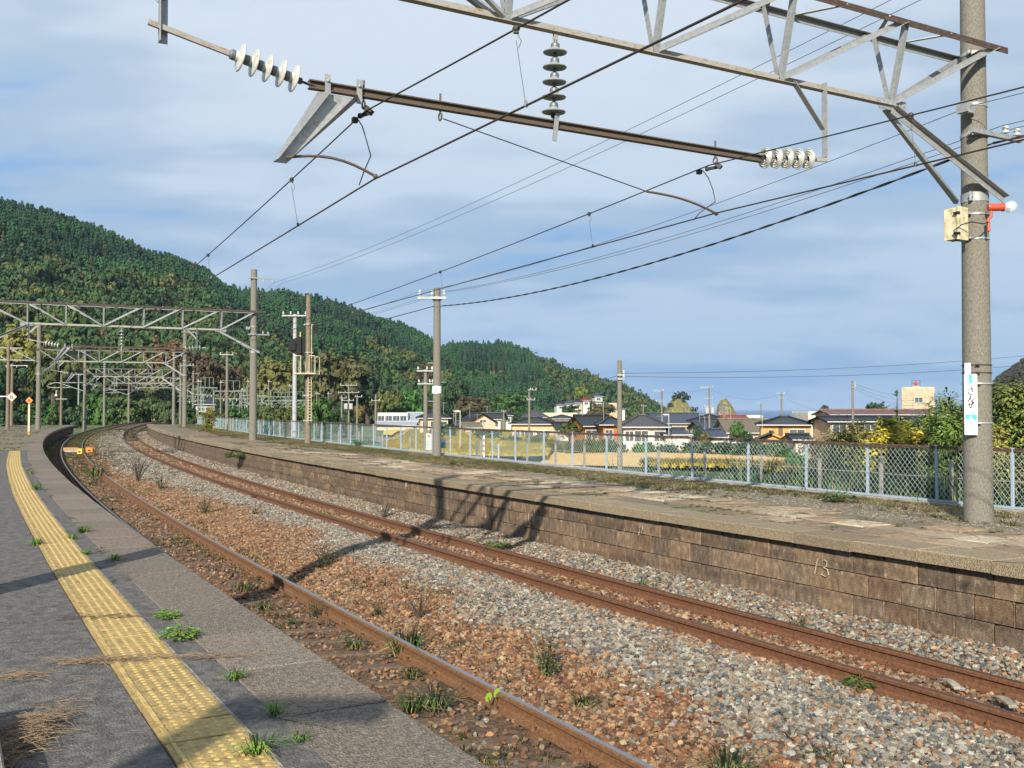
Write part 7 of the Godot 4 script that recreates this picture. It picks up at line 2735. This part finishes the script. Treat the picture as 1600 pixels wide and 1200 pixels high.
func build_land() -> void:
	var xs := []
	var zs := []
	for i in 95:
		var u := i / 94.0 * 2.0 - 1.0
		xs.append(signf(u) * (absf(u) * 160.0 + pow(absf(u), 5.0) * 3800.0))
	for i in 105:
		var u := i / 104.0
		zs.append(-60.0 + u * 500.0 + pow(u, 6.0) * 300.0)
	var sh := Shape.new()
	var g := []
	for z in zs:
		var r := []
		for x in xs:
			r.append(Vector3(x, lie(x, z), -z))
		g.append(r)
	for i in zs.size() - 1:
		for j in xs.size() - 1:
			sh.flat(g[i][j], g[i + 1][j], g[i + 1][j + 1], g[i][j] + Vector3.DOWN * 100)
			sh.flat(g[i][j], g[i + 1][j + 1], g[i][j + 1], g[i][j] + Vector3.DOWN * 100)
	structure("ground", sh, M.land)
	sh = Shape.new()
	var e := 60000.0
	sh.quad(Vector3(-e, -12.5, -330), Vector3(e, -12.5, -330), Vector3(e, -12.5, -e), Vector3(-e, -12.5, -e), Vector3.UP)
	structure("sea", sh, M.sea)

func _ready() -> void:
	# camera
	var cam := Camera3D.new()
	cam.name = "camera"
	cam.position = Vector3(0, EYE, 0)
	cam.rotation = Vector3(PITCH, 0, 0)
	cam.fov = rad_to_deg(2.0 * atan(600.0 / FOCAL))
	cam.near = 0.05
	cam.far = 90000.0
	cam.current = true
	add_child(cam)
	# sky, air, exposure
	var env := Environment.new()
	env.background_mode = Environment.BG_SKY
	var sky := Sky.new()
	var pano := PanoramaSkyMaterial.new()
	pano.panorama = sky_picture()
	sky.sky_material = pano
	env.sky = sky
	env.ambient_light_source = Environment.AMBIENT_SOURCE_SKY
	env.tonemap_mode = Environment.TONE_MAPPER_LINEAR
	env.tonemap_exposure = 1.5
	env.sdfgi_enabled = true
	env.ssao_enabled = true
	env.ssil_enabled = true
	env.fog_enabled = true
	env.fog_density = 0.00007
	env.fog_light_color = Color(.66, .76, .88)
	var we := WorldEnvironment.new()
	we.name = "world"
	we.environment = env
	add_child(we)
	# sun: behind the photographer, a little to the left
	var sun := DirectionalLight3D.new()
	sun.name = "sun"
	sun.light_energy = 1.6
	sun.light_color = Color(1.0, .955, .885)
	sun.light_angular_distance = 0.5
	sun.shadow_enabled = true
	var a := deg_to_rad(13.0)
	var el := deg_to_rad(28.0)
	sun.basis = Basis.looking_at(Vector3(sin(a) * cos(el), -sin(el), -cos(a) * cos(el)))
	add_child(sun)

	rng.seed = 7
	fine.noise_type = FastNoiseLite.TYPE_SIMPLEX_SMOOTH
	fine.seed = 3
	fine.frequency = .02
	fine.fractal_octaves = 3
	lay_line()
	make_materials()
	M.green_steel = plain(lin(.19, .25, .215), .6, .1)
	M.weed_stem = plain(lin(.16, .16, .05), .8)
	build_land()
	build_hills()
	near_platform()
	far_platform()
	build_track()
	build_overhead()
	build_fence()
	build_lineside()
	build_substation()
	build_town()
	build_trees()
	build_shrubs()
	build_weeds()
	for n in find_children("*", "", true, false):        # counters used while naming
		for k in n.get_meta_list():
			if str(k).begins_with("n_"):
				n.remove_meta(k)
